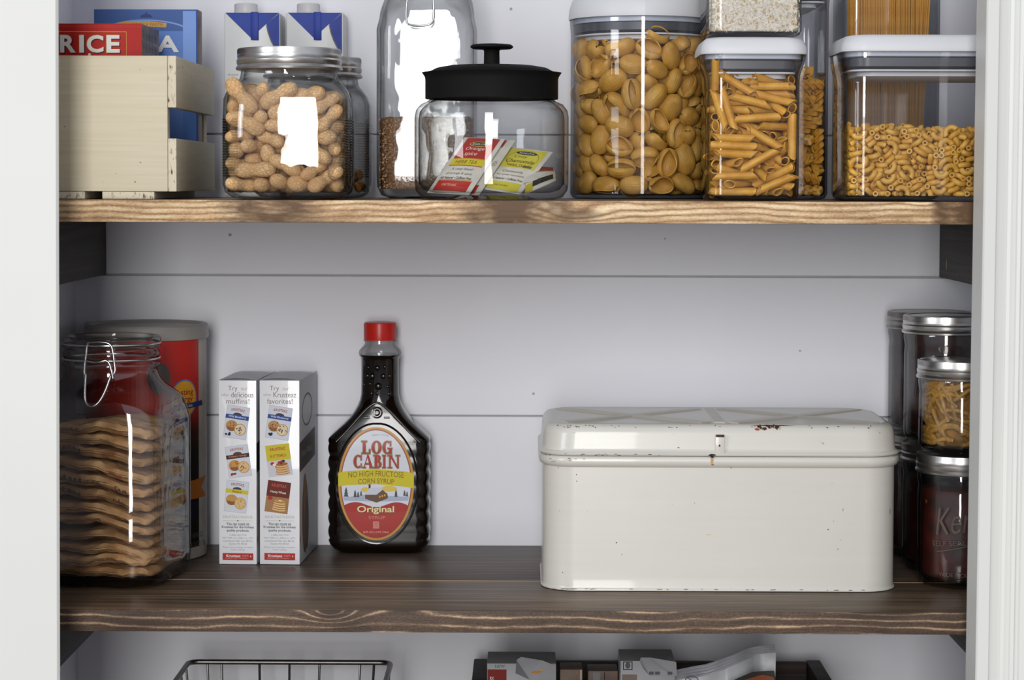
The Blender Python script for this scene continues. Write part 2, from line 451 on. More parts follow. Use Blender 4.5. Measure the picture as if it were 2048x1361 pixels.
def serif(art, ch, x, y, w, h, col, layer, sw=.2, grow=0):
    """bookish capital letter built from strokes, with slab serifs"""
    g = grow; t = .085
    def R(a, b, c, d): art.rect(x+a*w-g, y+b*h-g, x+c*w+g, y+d*h+g, col, layer)
    def Q(p): 
        cx = sum(q[0] for q in p)/len(p); cy = sum(q[1] for q in p)/len(p); o = []
        for a, b in p:
            px, py = x+a*w, y+b*h; dx, dy = px-(x+cx*w), py-(y+cy*h); o.append((px+(g if dx > 0 else -g), py+(g if dy > 0 else -g)))
        art.poly(o, col, layer)
    def A(a0, a1, cx=.5, cy=.5, rx=.48, ry=.5, tw=None): art.ring(x+cx*w, y+cy*h, rx*w+g, ry*h+g, (tw or sw)*w+2*g, col, layer, 28, a0, a1, t*h+2*g)
    if ch == 'L': R(.18, 0, .18+sw, 1); R(.04, 1-t, .18+sw+.14, 1); R(.04, 0, .92, t); Q([(.80, 0), (.92, 0), (.95, .34), (.84, .34)])
    elif ch == 'O': A(0, 360)
    elif ch in 'CG':
        A(48, 312); R(.80, .62, .88, .98)
        if ch == 'G': R(.70, .0, .70+sw, .46); R(.56, .46-t, 1.0, .46)
        else: R(.82, .04, .88, .32)
    elif ch == 'A': Q([(.42, 1), (.58, 1), (.98, 0), (.98-sw*1.2, 0)]); Q([(.42, 1), (.52, 1), (.14, 0), (.04, 0)]); R(.24, .28, .76, .28+t); R(-.06, 0, .26, t*.8); R(.66, 0, 1.06, t*.8)
    elif ch == 'B':
        R(.16, 0, .16+sw, 1); R(.0, 1-t*.8, .4, 1); R(0, 0, .4, t*.8)
        A(-90, 90, .45, .76, .36, .24); A(-90, 90, .45, .28, .46, .28); R(.3, 1-t, .5, 1); R(.3, 0, .5, t); R(.3, .5, .5, .5+t*.7)
    elif ch == 'I': R(.38, 0, .38+sw*1.25, 1); R(.18, 1-t*.8, .82, 1); R(.18, 0, .82, t*.8)
    elif ch == 'N': R(.12, 0, .21, 1); R(.82, 0, .91, 1); Q([(.1, 1), (.32, 1), (.91, 0), (.74, 0)]); R(-.02, 1-t*.8, .34, 1); R(0, 0, .34, t*.8); R(.68, 1-t*.8, 1.03, 1)
# resting poses of the loose pasta and nuts: x, y, z in tenths of a millimetre, rotation in degrees, size in percent
PILES = {
 'shells': (7, [
-90,-557,83,-115,0,170,93, -148,521,86,-160,15,-144,98, 167,-386,75,155,5,17,86, 348,152,86,-13,15,166,96, -541,-18,82,160,0,-74,101, -156,132,89,20,0,86,109, 167,-542,82,70,0,-162,89, 101,560,86,-68,14,-11,90, -93,-397,88,-65,0,-10,99, 56,409,96,72,0,-12,102,
554,57,84,-155,-3,-90,96, 288,484,125,148,-70,104,91, -336,-429,84,20,0,144,103, -490,237,90,115,15,-137,95, 522,-200,70,20,0,-104,86, 450,315,101,65,15,-54,107, -184,-183,93,-149,16,103,99, -366,-178,79,-160,0,-79,97, 372,-409,103,25,27,36,101, 102,240,86,-115,2,175,95,
-508,-257,111,98,-46,-56,89, -372,431,86,111,17,-143,88, 320,-247,81,115,9,-174,87, 512,-177,227,-160,0,71,105, -66,-332,252,-32,36,99,94, -516,115,212,-22,34,-35,89, 55,-253,93,109,0,-172,100, 257,330,166,116,61,-46,94, -344,73,80,20,0,118,98, -68,540,286,162,50,11,107,
58,-461,212,74,21,-102,95, 536,194,227,-110,-13,108,87, -555,-71,251,149,33,-90,94, -280,302,72,160,0,52,88, 225,-508,292,-36,-77,-55,100, 386,409,284,113,9,-42,94, -201,-525,240,-110,2,-18,97, -385,-53,220,-19,-2,76,94, 390,-58,70,160,0,-112,86, -134,372,192,52,54,-58,99,
-25,-92,141,20,-60,-103,107, -258,508,265,97,-84,-162,89, 244,-318,219,-28,-10,36,93, 201,-44,87,-160,0,50,106, -402,-392,271,-144,-38,126,91, -496,270,304,-173,-83,68,86, 391,-391,332,-88,-70,-144,109, 172,510,302,157,-51,-14,109, -252,-337,203,149,14,139,90, 75,85,176,15,14,-176,106,
309,-136,201,-109,-12,16,87, 411,28,228,97,-16,4,104, -223,-520,441,110,-15,162,93, -399,398,276,120,63,-126,95, 113,-216,267,71,9,-169,88, 345,206,235,177,-4,41,89, -191,29,241,-145,11,-30,94, -315,223,227,-19,-2,-124,109, 12,-546,356,-42,-7,-18,96, 560,-55,407,-59,71,143,91,
-55,-455,484,132,-29,-87,91, -529,-91,764,159,-48,-154,94, 562,59,773,70,15,90,96, 163,-51,275,-68,7,-159,98, -478,-224,290,-52,-28,172,85, -60,215,264,39,-14,-3,103, 299,-474,569,-70,-75,36,99, 68,350,260,-47,-12,142,91, -392,-400,508,-121,76,126,99, -498,256,546,98,39,53,100,
513,-231,429,-118,60,-116,96, 286,295,378,122,-6,-33,102, -5,45,337,-135,-27,68,99, -186,537,497,-70,-50,18,88, 394,-129,347,-27,1,-112,87, 535,114,400,51,38,145,89, -244,-174,284,-19,26,29,107, -541,113,414,-142,50,41,95, 241,-291,375,24,6,77,89, 20,560,440,25,18,0,90,
-84,-218,378,88,27,71,99, -130,369,405,-179,33,-17,101, 541,-131,646,-70,-7,72,105, 358,430,447,22,-13,158,86, -228,-375,366,105,2,159,96, -331,281,400,-61,-25,-141,89, -438,33,510,-54,34,-68,87, 356,86,372,159,23,130,87, -377,72,359,-21,7,-103,87, -176,155,381,-3,23,166,96,
74,-359,378,155,0,-66,92, 53,568,595,110,-30,-180,88, -506,-238,469,31,46,-71,93, -455,317,720,79,-30,-143,98, 557,110,591,109,-23,106,91, 173,153,322,177,35,81,90, -321,-219,483,22,14,121,105, -354,426,513,-148,61,1,95, 115,-528,497,-155,26,47,94, 495,270,447,79,60,126,95,
-511,-97,397,177,11,1,87, 52,564,1185,94,45,158,87, 416,-327,545,-100,-21,-76,92, 100,411,441,30,-35,14,89, 68,-358,569,39,31,127,109, -564,71,685,72,-88,-92,93, 259,-62,436,-170,-8,-72,97, 91,246,415,-169,15,161,85, -22,-561,684,-12,70,55,86, -282,481,692,-100,-45,-144,100,
240,-272,560,12,-41,-55,103, 425,334,622,27,-25,-59,110, -564,-64,566,120,-61,-90,86, -397,93,683,-89,12,95,103, 431,-58,519,110,-5,75,98, -225,-30,402,5,25,-7,100, -373,-104,609,-132,-27,-134,91, -302,110,515,-135,33,78,88, 78,-121,437,-8,8,90,101, 334,141,520,-1,-14,17,105,
-221,-514,627,-110,-16,162,101, -61,445,560,42,64,-20,87, 411,69,679,164,-3,102,103, 254,493,597,16,54,144,97, -85,34,515,-18,-37,115,101, -49,261,531,-4,5,-150,104, 144,-552,680,-110,59,18,87, 216,286,555,-46,12,62,102, -164,-342,592,-38,43,24,97, -260,309,590,-52,0,-145,109,
255,-463,804,-178,-53,-63,105, 94,88,499,17,2,138,90, -523,-216,1183,-98,63,-72,89, -53,539,764,154,10,-163,106, 193,-75,581,0,7,-135,91, 221,93,664,121,-57,11,85, -170,-134,531,29,-9,122,89, -405,390,867,169,-4,-127,85, 58,159,665,-13,-15,62,108, 222,519,788,71,-37,-20,94,
-499,-268,659,-110,-6,122,94, -230,119,653,46,1,73,88, 437,-361,726,110,7,54,91, 100,417,647,95,57,-81,94, -106,-549,928,103,-83,162,101, -284,273,784,-137,8,43,103, 477,-189,827,56,13,119,104, 269,282,740,-173,-18,-59,108, -394,-392,769,179,65,-9,92, -72,319,703,-16,13,-127,101,
420,-385,1208,111,32,-125,89, -133,-37,679,-163,-7,53,97, -8,-140,595,168,11,72,96, -133,146,782,-145,7,16,94, 344,-158,683,-13,-10,116,99, 408,391,824,-101,55,137,95, -294,-111,758,102,29,88,87, -513,192,887,-131,-41,102,98, 524,-217,1032,70,-46,72,92, 106,528,962,47,72,-121,109,
-299,-245,651,113,-2,-139,86, -450,331,1049,70,-34,-126,100, 1,-399,744,161,-27,8,106, -164,525,1096,3,-37,-5,88, -243,-457,825,-8,43,36,109, -204,-15,853,61,-21,141,96, 143,-253,699,152,-29,-64,91, 490,229,827,121,49,-169,88, -466,-240,813,-156,15,27,88, -232,489,888,177,51,-58,95,
413,-380,1014,-155,-56,54,93, 104,-55,730,174,-1,-170,107, -118,-236,756,24,-3,-155,109, -259,355,982,-60,37,-138,97, 100,-539,902,-174,47,173,102, 511,243,1185,109,-25,-68,93, -481,-257,981,20,9,119,105, -402,-33,883,-73,-9,-90,109, 335,-296,821,157,47,146,91, 265,498,1156,110,-1,148,97,
-129,-369,934,50,-44,168,102, -66,558,969,71,-61,34,90, 52,102,818,-147,5,37,87, 94,319,826,22,3,-132,103, -564,15,942,-47,84,-27,90, -271,163,936,-44,6,9,102, 180,-340,888,-159,-37,-100,89, 53,-236,868,-118,25,61,94, -381,419,1346,155,8,36,86, 275,-476,1049,154,66,146,90,
-90,363,865,-24,3,56,95, -309,-302,886,50,68,89,86, -199,519,1474,-70,-35,18,104, 386,70,868,0,25,172,109, 343,265,917,-128,-14,-37,93, -196,-179,937,-132,8,-12,108, 268,-130,844,-74,-18,34,95, 538,123,1047,114,-43,-74,108, -281,-472,1055,120,-27,-36,106, -48,-30,920,32,-18,116,93,
552,-62,965,133,73,-173,90, -39,199,930,-152,-19,62,86, -219,-501,1362,-154,14,164,107, -560,56,1355,-17,73,-83,87, 42,-566,1341,110,-25,-180,91, 325,441,990,25,18,144,104, -518,-63,1120,148,-45,150,106, -32,402,1050,5,-27,48,103, 121,-539,1160,66,17,41,89, 152,-19,891,-153,-14,-124,95,
26,-438,1034,-156,26,74,105, -513,128,1079,-172,-40,-164,97, 369,-210,971,137,7,61,86, 342,227,1093,-172,-20,93,109, -337,-222,1104,12,-29,120,107, -301,10,1053,-153,24,-21,109, 204,-167,997,64,-20,26,90, 159,345,1005,-101,24,164,91, 60,57,1005,17,-10,-75,85, -346,431,1160,139,-46,-153,93,
418,-23,1043,140,18,104,87, 187,180,946,-52,0,158,101, 2,-175,1032,11,-3,88,95, -322,222,1098,41,25,18,93, 236,-318,1090,93,-38,0,107, 256,3,1081,7,-46,-33,103, -91,-520,1214,-41,3,-158,101, 188,520,1342,126,-25,144,94, 79,0,1157,16,7,-139,98, 401,-189,1176,101,42,160,109,
69,213,1105,-25,-17,-13,108, -438,-285,1345,-127,8,88,106, -104,92,1065,-156,17,115,95, 147,-169,1149,12,5,-175,90, 562,-88,1209,-120,-64,-89,88, -150,-372,1127,170,-5,-23,86, -158,-136,1128,169,13,-82,106, 251,-478,1284,-92,-52,-114,101, 433,35,1212,-34,40,107,96, -552,-114,1356,-161,-59,-70,86,
-171,525,1281,-72,-20,24,104, -47,86,1237,140,0,49,97, 569,30,1362,-110,82,-90,87, 30,-318,1175,-85,7,145,101, -160,313,1151,-80,7,-70,98, 243,-278,1296,-8,-10,-5,109, -14,380,1235,-8,2,-81,103, -394,-400,1189,102,27,127,97, -503,240,1252,69,-3,70,105, 245,-80,1280,51,6,-180,104,
287,161,1248,21,24,-117,105, -412,-27,1259,-7,61,-20,90, -145,228,1300,176,-9,172,86, 491,-257,1390,-119,9,-124,102, 168,368,1170,17,-12,-27,88, -203,-294,1264,51,3,-166,107, -312,296,1259,-34,2,-122,88, 12,-388,1346,180,-8,-180,105, 379,391,1279,41,32,-79,94, -15,-144,1273,13,3,156,104,
-270,116,1219,77,21,6,101, 117,64,1320,42,-11,-117,93, -181,376,1366,-97,20,-1,85, 140,-149,1412,141,9,140,91, 495,217,1384,43,-38,-33,101, -282,-131,1294,158,-39,-107,91, -502,216,1465,154,-41,-109,107, 334,-404,1419,-18,-20,135,85, 65,410,1400,-125,2,-14,101, -393,68,1424,54,-44,-159,91,
157,272,1296,87,-29,32,90, -197,21,1344,-29,15,-62,86, 119,-558,1479,103,-22,-162,85, 365,352,1448,-175,-24,14,104, -52,18,1417,147,-8,-82,102, -104,-216,1424,-4,19,127,99, 12,232,1396,-27,-8,136,92, 221,175,1431,-36,12,-80,89, -284,227,1427,-8,14,132,102, 377,58,1366,139,11,-164,87,
-373,-127,1483,117,-45,-57,108, 442,-73,1443,-69,-43,53,101, 260,-45,1453,169,-38,-43,87, -287,-312,1434,-128,-10,61,93, 126,-345,1491,-169,8,128,109]),
 'penne': (6, [
-168,-323,33,22,0,166, 57,188,38,128,1,79, 46,-186,33,22,0,120, 334,24,34,-68,0,90, -179,-250,35,-158,0,-14, -155,132,38,31,0,56, 158,-112,33,67,0,120, 266,195,33,22,0,-90, -24,144,41,-84,1,-102, 30,200,102,173,-1,77,
137,-207,34,67,0,-60, 190,61,33,-158,0,127, -52,-156,37,-81,0,120, -128,356,34,-68,0,180, 101,47,101,-59,0,-154, 107,221,123,27,33,54, -148,-9,102,40,-20,45, -154,253,76,-167,14,-125, 233,-107,55,-86,-8,123, -67,217,105,169,-2,65,
-204,62,137,-93,-42,-12, -255,237,109,-54,14,117, 198,-256,98,39,-8,145, 212,241,102,-158,0,-128, -197,-89,153,-56,-26,25, -112,225,210,-40,22,100, -99,-57,123,40,-23,46, 195,-86,130,57,-4,145, -91,-250,106,158,2,-135, -332,24,97,-68,-26,90,
198,-356,109,-113,23,-180, 335,132,101,113,0,90, -28,127,235,85,-19,-82, -170,232,152,36,-18,-70, 193,-166,105,-78,-1,144, 166,275,173,162,1,1, -136,-208,183,93,-5,20, -334,278,179,23,-59,90, 173,-230,176,-124,-4,162, -176,-11,222,137,-55,10,
-129,-190,108,158,2,-135, -196,-165,143,59,17,-154, 121,-76,204,-95,3,-17, 166,162,230,-169,6,-111, -334,-166,171,-113,-15,-90, -178,190,228,129,-15,-79, -159,-354,172,-68,2,-180, 91,344,170,-17,21,3, -136,-281,192,-10,-16,-168, -249,205,195,-11,19,100,
18,133,292,116,26,82, 204,66,203,-162,-25,-104, 38,-245,227,-6,-27,119, -286,224,266,121,-20,-106, 141,-149,179,-101,-5,-20, -82,-74,320,-4,-10,-5, -200,-87,230,-176,-9,-23, 62,-46,406,156,-20,-149, 333,-139,199,68,16,90, 85,139,258,-68,6,81,
-314,58,252,148,-18,-82, -209,75,331,-3,4,28, -129,-207,262,-12,-12,139, -29,146,341,67,-18,-107, -214,5,295,171,61,157, -142,187,343,105,36,41, 183,-306,173,10,25,156, -83,113,412,-114,-23,-101, -226,-234,273,56,-6,-54, -248,1,398,23,-21,41,
98,-202,251,71,10,-71, 23,-206,344,-158,-16,138, 122,-239,393,-160,31,-37, -293,-218,329,-179,18,-103, 129,-207,320,10,-34,140, 174,350,214,-76,-21,178, -152,-354,361,68,2,0, 40,-356,307,-112,-29,0, 268,-201,275,30,-9,-89, -166,251,279,-156,21,61,
43,356,324,23,5,180, 289,118,171,112,26,-105, 130,-90,448,160,54,32, 335,-108,260,-158,16,90, -64,-203,319,-18,-17,139, -208,216,399,101,27,34, 237,-223,348,155,-29,-71, 289,77,229,45,-26,68, -174,-357,431,158,2,0, 255,134,312,-145,0,-58,
172,142,299,170,11,-55, -103,-285,393,-172,16,2, -217,-240,371,144,-24,159, 257,-34,388,20,10,-83, 334,15,385,-158,8,90, 122,178,375,10,-12,122, -54,-199,428,-46,-3,144, -249,238,326,-159,-28,-119, -16,-128,536,-150,22,-114, 291,264,316,-106,39,71,
81,126,350,-81,-28,126, -118,228,439,-11,-20,-133, 334,-273,518,66,85,90, 214,254,377,-168,29,61, -20,129,445,-129,14,-80, -125,356,402,-113,35,-180, -129,78,532,3,-6,-157, 180,353,406,10,-10,-179, -252,-110,511,5,-11,-130, -233,355,457,156,-58,0,
208,142,492,27,-8,66, 171,272,453,-73,10,10, -121,-70,511,53,3,-134, -215,284,423,-55,37,-179, 114,-182,496,130,28,18, 146,227,518,-74,-22,47, -264,30,475,107,-15,86, -332,283,530,-16,-64,-89, -166,-355,498,112,-2,-180, -270,-252,506,84,-38,-119,
-257,-154,582,4,-10,-128, -219,242,486,58,-34,-4, 24,-273,505,48,19,14, 31,38,536,-1,-66,178, -106,-157,530,-73,-29,67, 332,-353,512,-67,-89,-91, 312,89,443,-100,4,85, -280,277,655,-68,46,117, -159,-155,575,-165,-25,70, 115,314,514,-117,16,15,
-109,159,556,48,-4,-159, 220,-200,521,60,1,-109, -237,280,590,151,-43,49, -332,7,540,-68,27,-90, -217,12,623,-173,-3,57, 110,32,538,135,-3,113, -113,-227,591,-79,-12,52, -335,61,492,-157,-27,90, 136,136,567,90,-9,115, -276,53,631,-7,17,-119,
-331,-184,679,-174,1,90, -150,279,649,-152,23,-134, 17,212,620,78,-5,111, -36,356,546,68,-35,0, 192,-209,401,-44,-35,-64, -144,160,714,113,2,-64, 330,182,503,-79,-3,-90, 97,-353,494,121,-31,-180, -72,265,674,-163,-23,46, 109,276,677,101,-49,-112,
-141,-163,649,84,-21,51, 248,50,500,165,-25,79, -293,-355,737,-65,73,0, -157,-10,886,-92,-12,-69, 168,-174,562,83,10,-115, 215,199,611,-1,9,-82, -197,-47,684,42,19,49, -138,-32,768,74,32,125, 129,-117,609,-79,-6,70, -46,125,638,-90,-29,64,
195,-282,602,-116,1,31, -222,353,739,-78,36,180, 21,256,922,150,-40,-43, 47,56,878,-96,-11,-4, 70,-256,667,115,2,166, -80,-284,627,95,23,-2, 73,-62,724,47,8,-137, 301,-82,585,149,25,-89, 335,-57,531,-67,26,-90, 110,13,651,137,4,76,
265,-197,674,-17,-11,-86, 297,-129,740,108,21,91, 30,-354,673,-158,-4,0, -224,-355,748,115,72,0, 175,-56,690,-136,4,64, 228,140,677,46,-21,-149, 114,308,849,-132,-76,-103, -331,159,713,160,-11,90, -56,36,785,-59,-5,-20, 218,206,697,45,30,35,
-71,-145,762,-20,23,177, -52,181,737,57,7,-73, 23,-65,805,-162,16,-22, 332,242,778,68,-37,90, -329,-126,791,-113,-22,-90, -23,96,800,169,-6,-20, -206,-279,745,-148,2,-26, -37,-354,822,-68,14,0, -131,-210,746,25,37,178, -25,217,873,35,29,146,
30,-224,756,179,-14,21, 48,32,672,-90,-11,70, -304,151,828,23,-21,-106, -332,-46,833,-23,-22,-90, 110,-263,742,84,0,-151, -88,-285,814,-69,0,0, 223,29,826,-13,-7,73, 231,291,699,124,-39,-140, 331,-195,697,137,21,90, 237,43,752,179,-4,84,
-224,-49,767,178,-12,-70, 31,146,824,125,-7,-20, -27,-244,924,-135,-19,30, 62,253,845,-49,21,120, -174,-73,837,48,10,113, -230,260,890,60,-19,-49, 155,-282,802,23,-29,134, 184,291,830,104,-57,-115, -260,-75,844,76,21,-89, -187,246,832,-17,13,124,
171,-356,841,65,14,0, -140,-348,963,41,31,2, 332,70,865,68,4,90, -106,221,893,-72,-14,-56, 334,-56,774,-27,22,90, 28,-22,899,-83,39,-10, -332,-320,1044,113,-77,-90, -201,-118,1031,-37,11,113, 287,7,800,151,4,75, 259,261,769,15,-39,-140,
-103,101,1018,22,21,44, -333,184,880,-118,-34,-90, 143,-116,891,-42,-21,112, -65,-143,998,114,55,75, 160,-300,882,-108,-2,169, -168,354,925,49,3,0, 243,-147,876,-20,7,-63, -217,-88,899,77,20,-91, 78,-36,1025,28,50,-90, 254,-78,940,-109,12,-58,
148,-25,996,-109,23,-70, 264,40,969,-101,34,120, 100,109,978,67,-2,14, -146,-71,970,40,-4,-91, 181,211,1051,156,-1,-52, 18,-107,1031,83,-69,77, 335,-93,971,23,13,90, -277,-141,932,126,-10,108, 208,355,872,-68,-50,-180, 164,-355,946,-23,0,0,
126,-156,1027,0,-6,-167, 335,179,1010,67,47,90, -262,97,1006,24,52,91, 87,-262,952,-136,-16,-161, -196,-278,1014,106,-65,-132, 103,-232,1014,45,15,17, 312,77,1020,14,44,97, -332,154,1060,106,65,90, -332,-80,1008,157,-19,90, 192,354,1053,93,66,0,
-174,294,955,-87,-6,3, 270,242,976,84,-64,-78, -269,-194,1015,-40,-24,96, 173,-290,978,115,17,18, 26,279,1017,-156,51,63, -52,357,1047,113,27,-180]),
 'macaroni': (6, [
-669,-301,22,180,0,-133, -669,-191,22,-180,0,-49, -657,-6,22,180,0,-155, -655,93,22,-180,0,56, -638,439,22,180,0,0, -445,-439,22,-180,0,180, -419,439,22,0,0,-180, -299,-373,22,0,0,53, -298,337,22,-180,0,-74, 5,347,22,-180,0,151,
23,-324,22,-180,0,72, 201,367,22,180,0,-124, 215,-406,22,0,0,109, 438,-404,22,-180,0,-62, 421,324,22,-180,0,-2, 652,-426,22,0,0,-166, 623,-119,22,0,0,178, 652,-45,22,-180,0,14, 635,240,24,178,-1,-20, 653,298,26,4,-2,-20,
-662,-385,39,-59,15,-117, -653,-77,39,-60,1,26, -658,-33,71,28,1,25, -635,53,63,40,19,18, -665,170,31,93,0,-127, -601,-125,22,0,0,60, -345,407,31,93,0,-129, -168,-377,22,0,0,171, -233,400,22,0,0,78, 108,390,22,0,0,-102,
260,448,31,90,0,-180, 511,-379,22,180,0,-42, 532,-314,22,180,0,143, 404,405,22,180,0,-35, 662,-299,22,180,0,37, 606,-245,24,178,-1,17, 689,393,22,0,0,90, -538,-407,37,-42,-10,-112, -608,50,105,-139,4,37, -593,398,65,180,0,-99,
-401,-366,22,0,0,-47, -560,215,22,180,0,-138, -623,350,22,0,0,-141, -255,-448,54,90,23,0, -355,326,65,-180,0,-148, -43,-401,31,94,0,118, -157,348,22,0,0,-135, 61,-387,41,-116,-2,21, 340,-437,22,-180,0,175, 296,366,22,0,0,20,
523,-329,65,-180,0,-90, 423,363,70,6,-2,-116, 689,-261,65,180,0,-90, 638,-66,65,0,0,164, 657,149,22,0,0,-25, 562,212,52,-7,35,-127, 695,272,99,-87,-46,91, -609,-310,71,91,-7,155, -605,-149,65,0,0,83, -689,257,34,-2,12,-90,
-579,275,36,58,0,-152, -484,-408,72,-146,-23,-147, -171,439,53,-176,35,0, 20,439,22,180,0,0, 122,-313,25,-1,3,139, 167,342,87,-33,39,114, 239,-322,60,-26,-20,-33, 385,-332,67,34,38,48, 287,371,65,180,0,-110, 356,-423,65,180,0,22,
588,404,35,113,0,-115, 644,-374,31,93,0,-166, 641,-125,83,-60,-3,176, 689,75,65,178,3,-90, 627,403,63,67,-3,66, -698,-318,88,-90,-5,-90, -666,-213,65,0,0,137, -668,-91,95,160,19,-112, -607,124,73,94,4,17, -459,357,22,0,0,-1,
-255,-390,65,0,0,8, -369,319,122,69,0,-78, -159,345,65,180,0,-147, 53,413,65,180,0,129, 304,-368,40,152,-8,5, 405,448,155,90,-35,180, 353,-439,109,180,0,180, 527,407,22,0,0,65, 607,-306,83,-118,-8,132, 645,-181,30,92,0,-168,
621,99,22,0,0,155, -615,-164,109,180,0,-81, -578,-45,109,46,24,92, -686,401,56,167,-31,90, -427,-425,84,-55,-18,-143, -540,404,46,-88,-15,80, -338,-345,86,-48,-33,67, -283,310,89,-124,38,16, -12,338,94,-101,42,158, 142,-395,50,-79,40,-125,
190,-418,69,6,22,-131, 377,408,65,-180,0,-116, 503,419,65,0,0,-43, 521,-420,91,130,41,-55, 577,-328,123,149,3,149, 698,71,116,90,3,-90, 689,371,65,0,0,90, -614,-403,41,-122,-19,65, -599,-244,149,113,-45,46, -568,211,94,-87,1,58,
-621,317,82,-120,-12,-51, -442,365,70,176,-4,11, -256,405,68,-2,2,145, -142,-427,85,3,29,-164, -49,403,61,-80,-30,-4, 196,401,82,-61,-14,-52, 232,-429,118,-147,9,19, 197,-323,159,55,52,-100, 246,439,104,3,-9,-180, 463,-400,65,-180,0,-78,
689,-398,81,5,-19,90, 647,-199,90,154,11,-137, 622,24,39,-26,-21,157, 610,296,128,33,3,-19, 566,315,177,161,-25,5, -572,-412,85,46,3,-124, -637,-226,163,62,55,-141, -698,91,107,-90,45,90, -599,397,109,180,0,-7, -472,-346,111,-42,-23,166,
-449,426,66,2,-3,12, -342,408,102,-159,9,113, -135,-316,70,2,-11,134, -67,448,80,-90,23,-180, 128,-315,105,-38,30,-141, 27,114,541,94,7,7, 41,406,109,-180,0,109, 315,-335,92,104,-17,-96, 439,-389,109,180,0,105, 493,-331,152,179,-22,-6,
431,353,127,95,-10,-95, 602,-418,83,-60,-1,136, 625,-87,123,-33,8,3, 686,-36,116,16,69,90, 622,140,65,0,0,-112, 689,392,109,0,0,90, -661,-411,92,-167,-15,61, -698,-189,131,-90,16,90, -656,-101,163,-60,15,12, -657,230,83,-12,-7,23,
-633,419,152,0,0,-42, -325,-439,106,177,36,180, -538,323,126,-160,-23,-106, -192,-350,116,168,28,-50, -244,394,115,0,8,-127, -98,-439,56,0,-35,0, -148,364,119,98,0,118, 46,-448,55,-90,-9,-180, 111,389,107,-111,18,83, 305,323,109,-165,8,29,
450,-416,163,154,2,-37, 489,391,112,10,4,-95, 567,-394,142,-21,-22,87, 634,-274,116,25,10,-47, 628,33,96,14,-30,77, 609,103,118,87,1,33, 559,398,106,-166,0,99, -677,-287,173,-101,-72,161, -698,-71,213,90,62,90, -605,94,145,52,-7,-140,
-642,420,197,-177,-1,148, -421,-381,129,134,3,-168, -410,330,143,-119,-43,-57, -166,-439,122,3,-27,0, -235,351,158,-5,3,-137, -113,-327,109,0,12,-35, -89,370,111,-159,20,121, 158,-354,159,-112,19,-79, 145,395,139,-110,-4,91, 351,-439,152,0,0,0,
368,412,124,-139,9,120, 579,-438,195,-171,22,180, 545,394,155,12,-7,128, 650,-439,135,-5,26,0, 568,-191,131,29,26,59, 610,-3,130,153,12,-155, 636,276,69,-177,1,-79, 605,413,138,-17,11,-53, -630,-439,137,-2,-4,0, -569,45,138,-41,-4,-143,
-661,154,118,-159,-39,-122, -653,227,129,6,13,168, -379,-448,146,-90,-22,0, -453,426,109,178,3,-171, -336,-381,152,28,37,21, -312,421,136,-2,23,40, -13,-418,112,0,13,134, -150,448,133,-90,-18,180, 27,-362,111,-126,21,-62, -22,367,164,-178,45,87,
176,-351,229,78,14,-130, 292,392,143,153,-16,59, 461,-333,186,176,22,161, 473,379,162,77,-4,88, 661,-306,163,-31,-12,-151, 662,-214,143,105,25,-21, 600,-31,164,-151,-7,15, 602,234,138,-141,47,-64, 689,393,152,180,0,-90, -571,-323,142,-36,42,-102,
-672,-185,183,169,-24,-118, -567,158,168,-41,-22,-26, -669,304,103,144,-27,-41, -532,-421,167,-53,31,131, -544,448,142,90,-25,0, -163,-319,173,14,26,-60, -251,342,210,92,-3,40, -14,-406,158,168,1,70, -84,368,161,7,28,86, 127,-411,105,-37,-10,119,
41,406,152,-180,0,109, 206,-435,176,160,-17,180, 347,-347,146,-11,12,-34, 542,417,213,58,8,-46, 663,-377,169,3,-29,-164, 659,-130,152,-135,-19,23, 624,-52,201,-29,5,-168, 688,208,110,174,46,-90, 642,418,191,-12,-8,44, -614,-341,165,-61,-13,100,
-672,-160,224,176,-26,-135, -645,-31,151,-27,-31,-16, -603,99,212,8,-51,-66, -669,361,129,164,-11,-46, -480,320,144,154,25,74, -259,-363,143,-89,50,-60, -312,421,184,-180,-23,-136, -88,-378,151,153,7,-92, -26,435,204,19,-87,-180, 106,-415,146,17,35,-110,
54,438,207,7,-31,180, 268,-378,149,49,37,159, 356,330,174,-159,30,180, 462,-408,205,-26,5,-32, 511,318,208,167,13,80, 676,-344,211,-148,-13,124, 619,-273,186,-62,-8,19, 686,-109,240,-15,47,90, 689,360,207,-4,-22,90, -698,-370,165,-90,15,-90,
-564,-130,167,-66,18,-126, -667,4,185,72,-35,-26, -589,179,209,173,-45,-84, -612,439,239,3,-5,-180, -487,-411,160,-122,-13,-61, -403,373,172,-137,31,142, -235,-422,168,-128,15,43, -308,354,175,-92,-14,-137, -79,-315,201,-13,19,-28, -139,343,197,-35,21,133,
64,-448,190,-90,5,0, 95,384,210,-59,-28,-170, 184,384,159,-110,6,87, 473,424,232,57,-8,-35, 681,-421,230,157,-52,81, 689,-185,206,180,4,-90, 604,56,176,56,8,38, 684,143,162,-26,16,90, 546,346,256,-44,27,-58, -543,-355,199,29,-11,-124,
-635,-262,244,136,26,-13, -570,52,213,131,25,59, -687,206,170,169,9,90, -626,285,167,13,10,-15, -537,358,158,-29,10,45, -209,-448,215,90,48,0, -274,442,223,76,16,-3, -125,-393,199,-152,22,-121, -92,425,188,-38,-6,-34, 83,315,197,-137,-29,-172,
291,-448,219,-90,-6,0, 223,357,179,-70,-3,-92, 356,-331,188,16,-1,103, 391,409,224,78,-47,135, 681,38,193,-77,-40,101, 587,183,151,37,-34,133, 662,268,201,-34,18,-29, -507,-317,274,-126,-66,-29, -573,-137,221,27,-4,-80, -664,73,202,111,-3,-38,
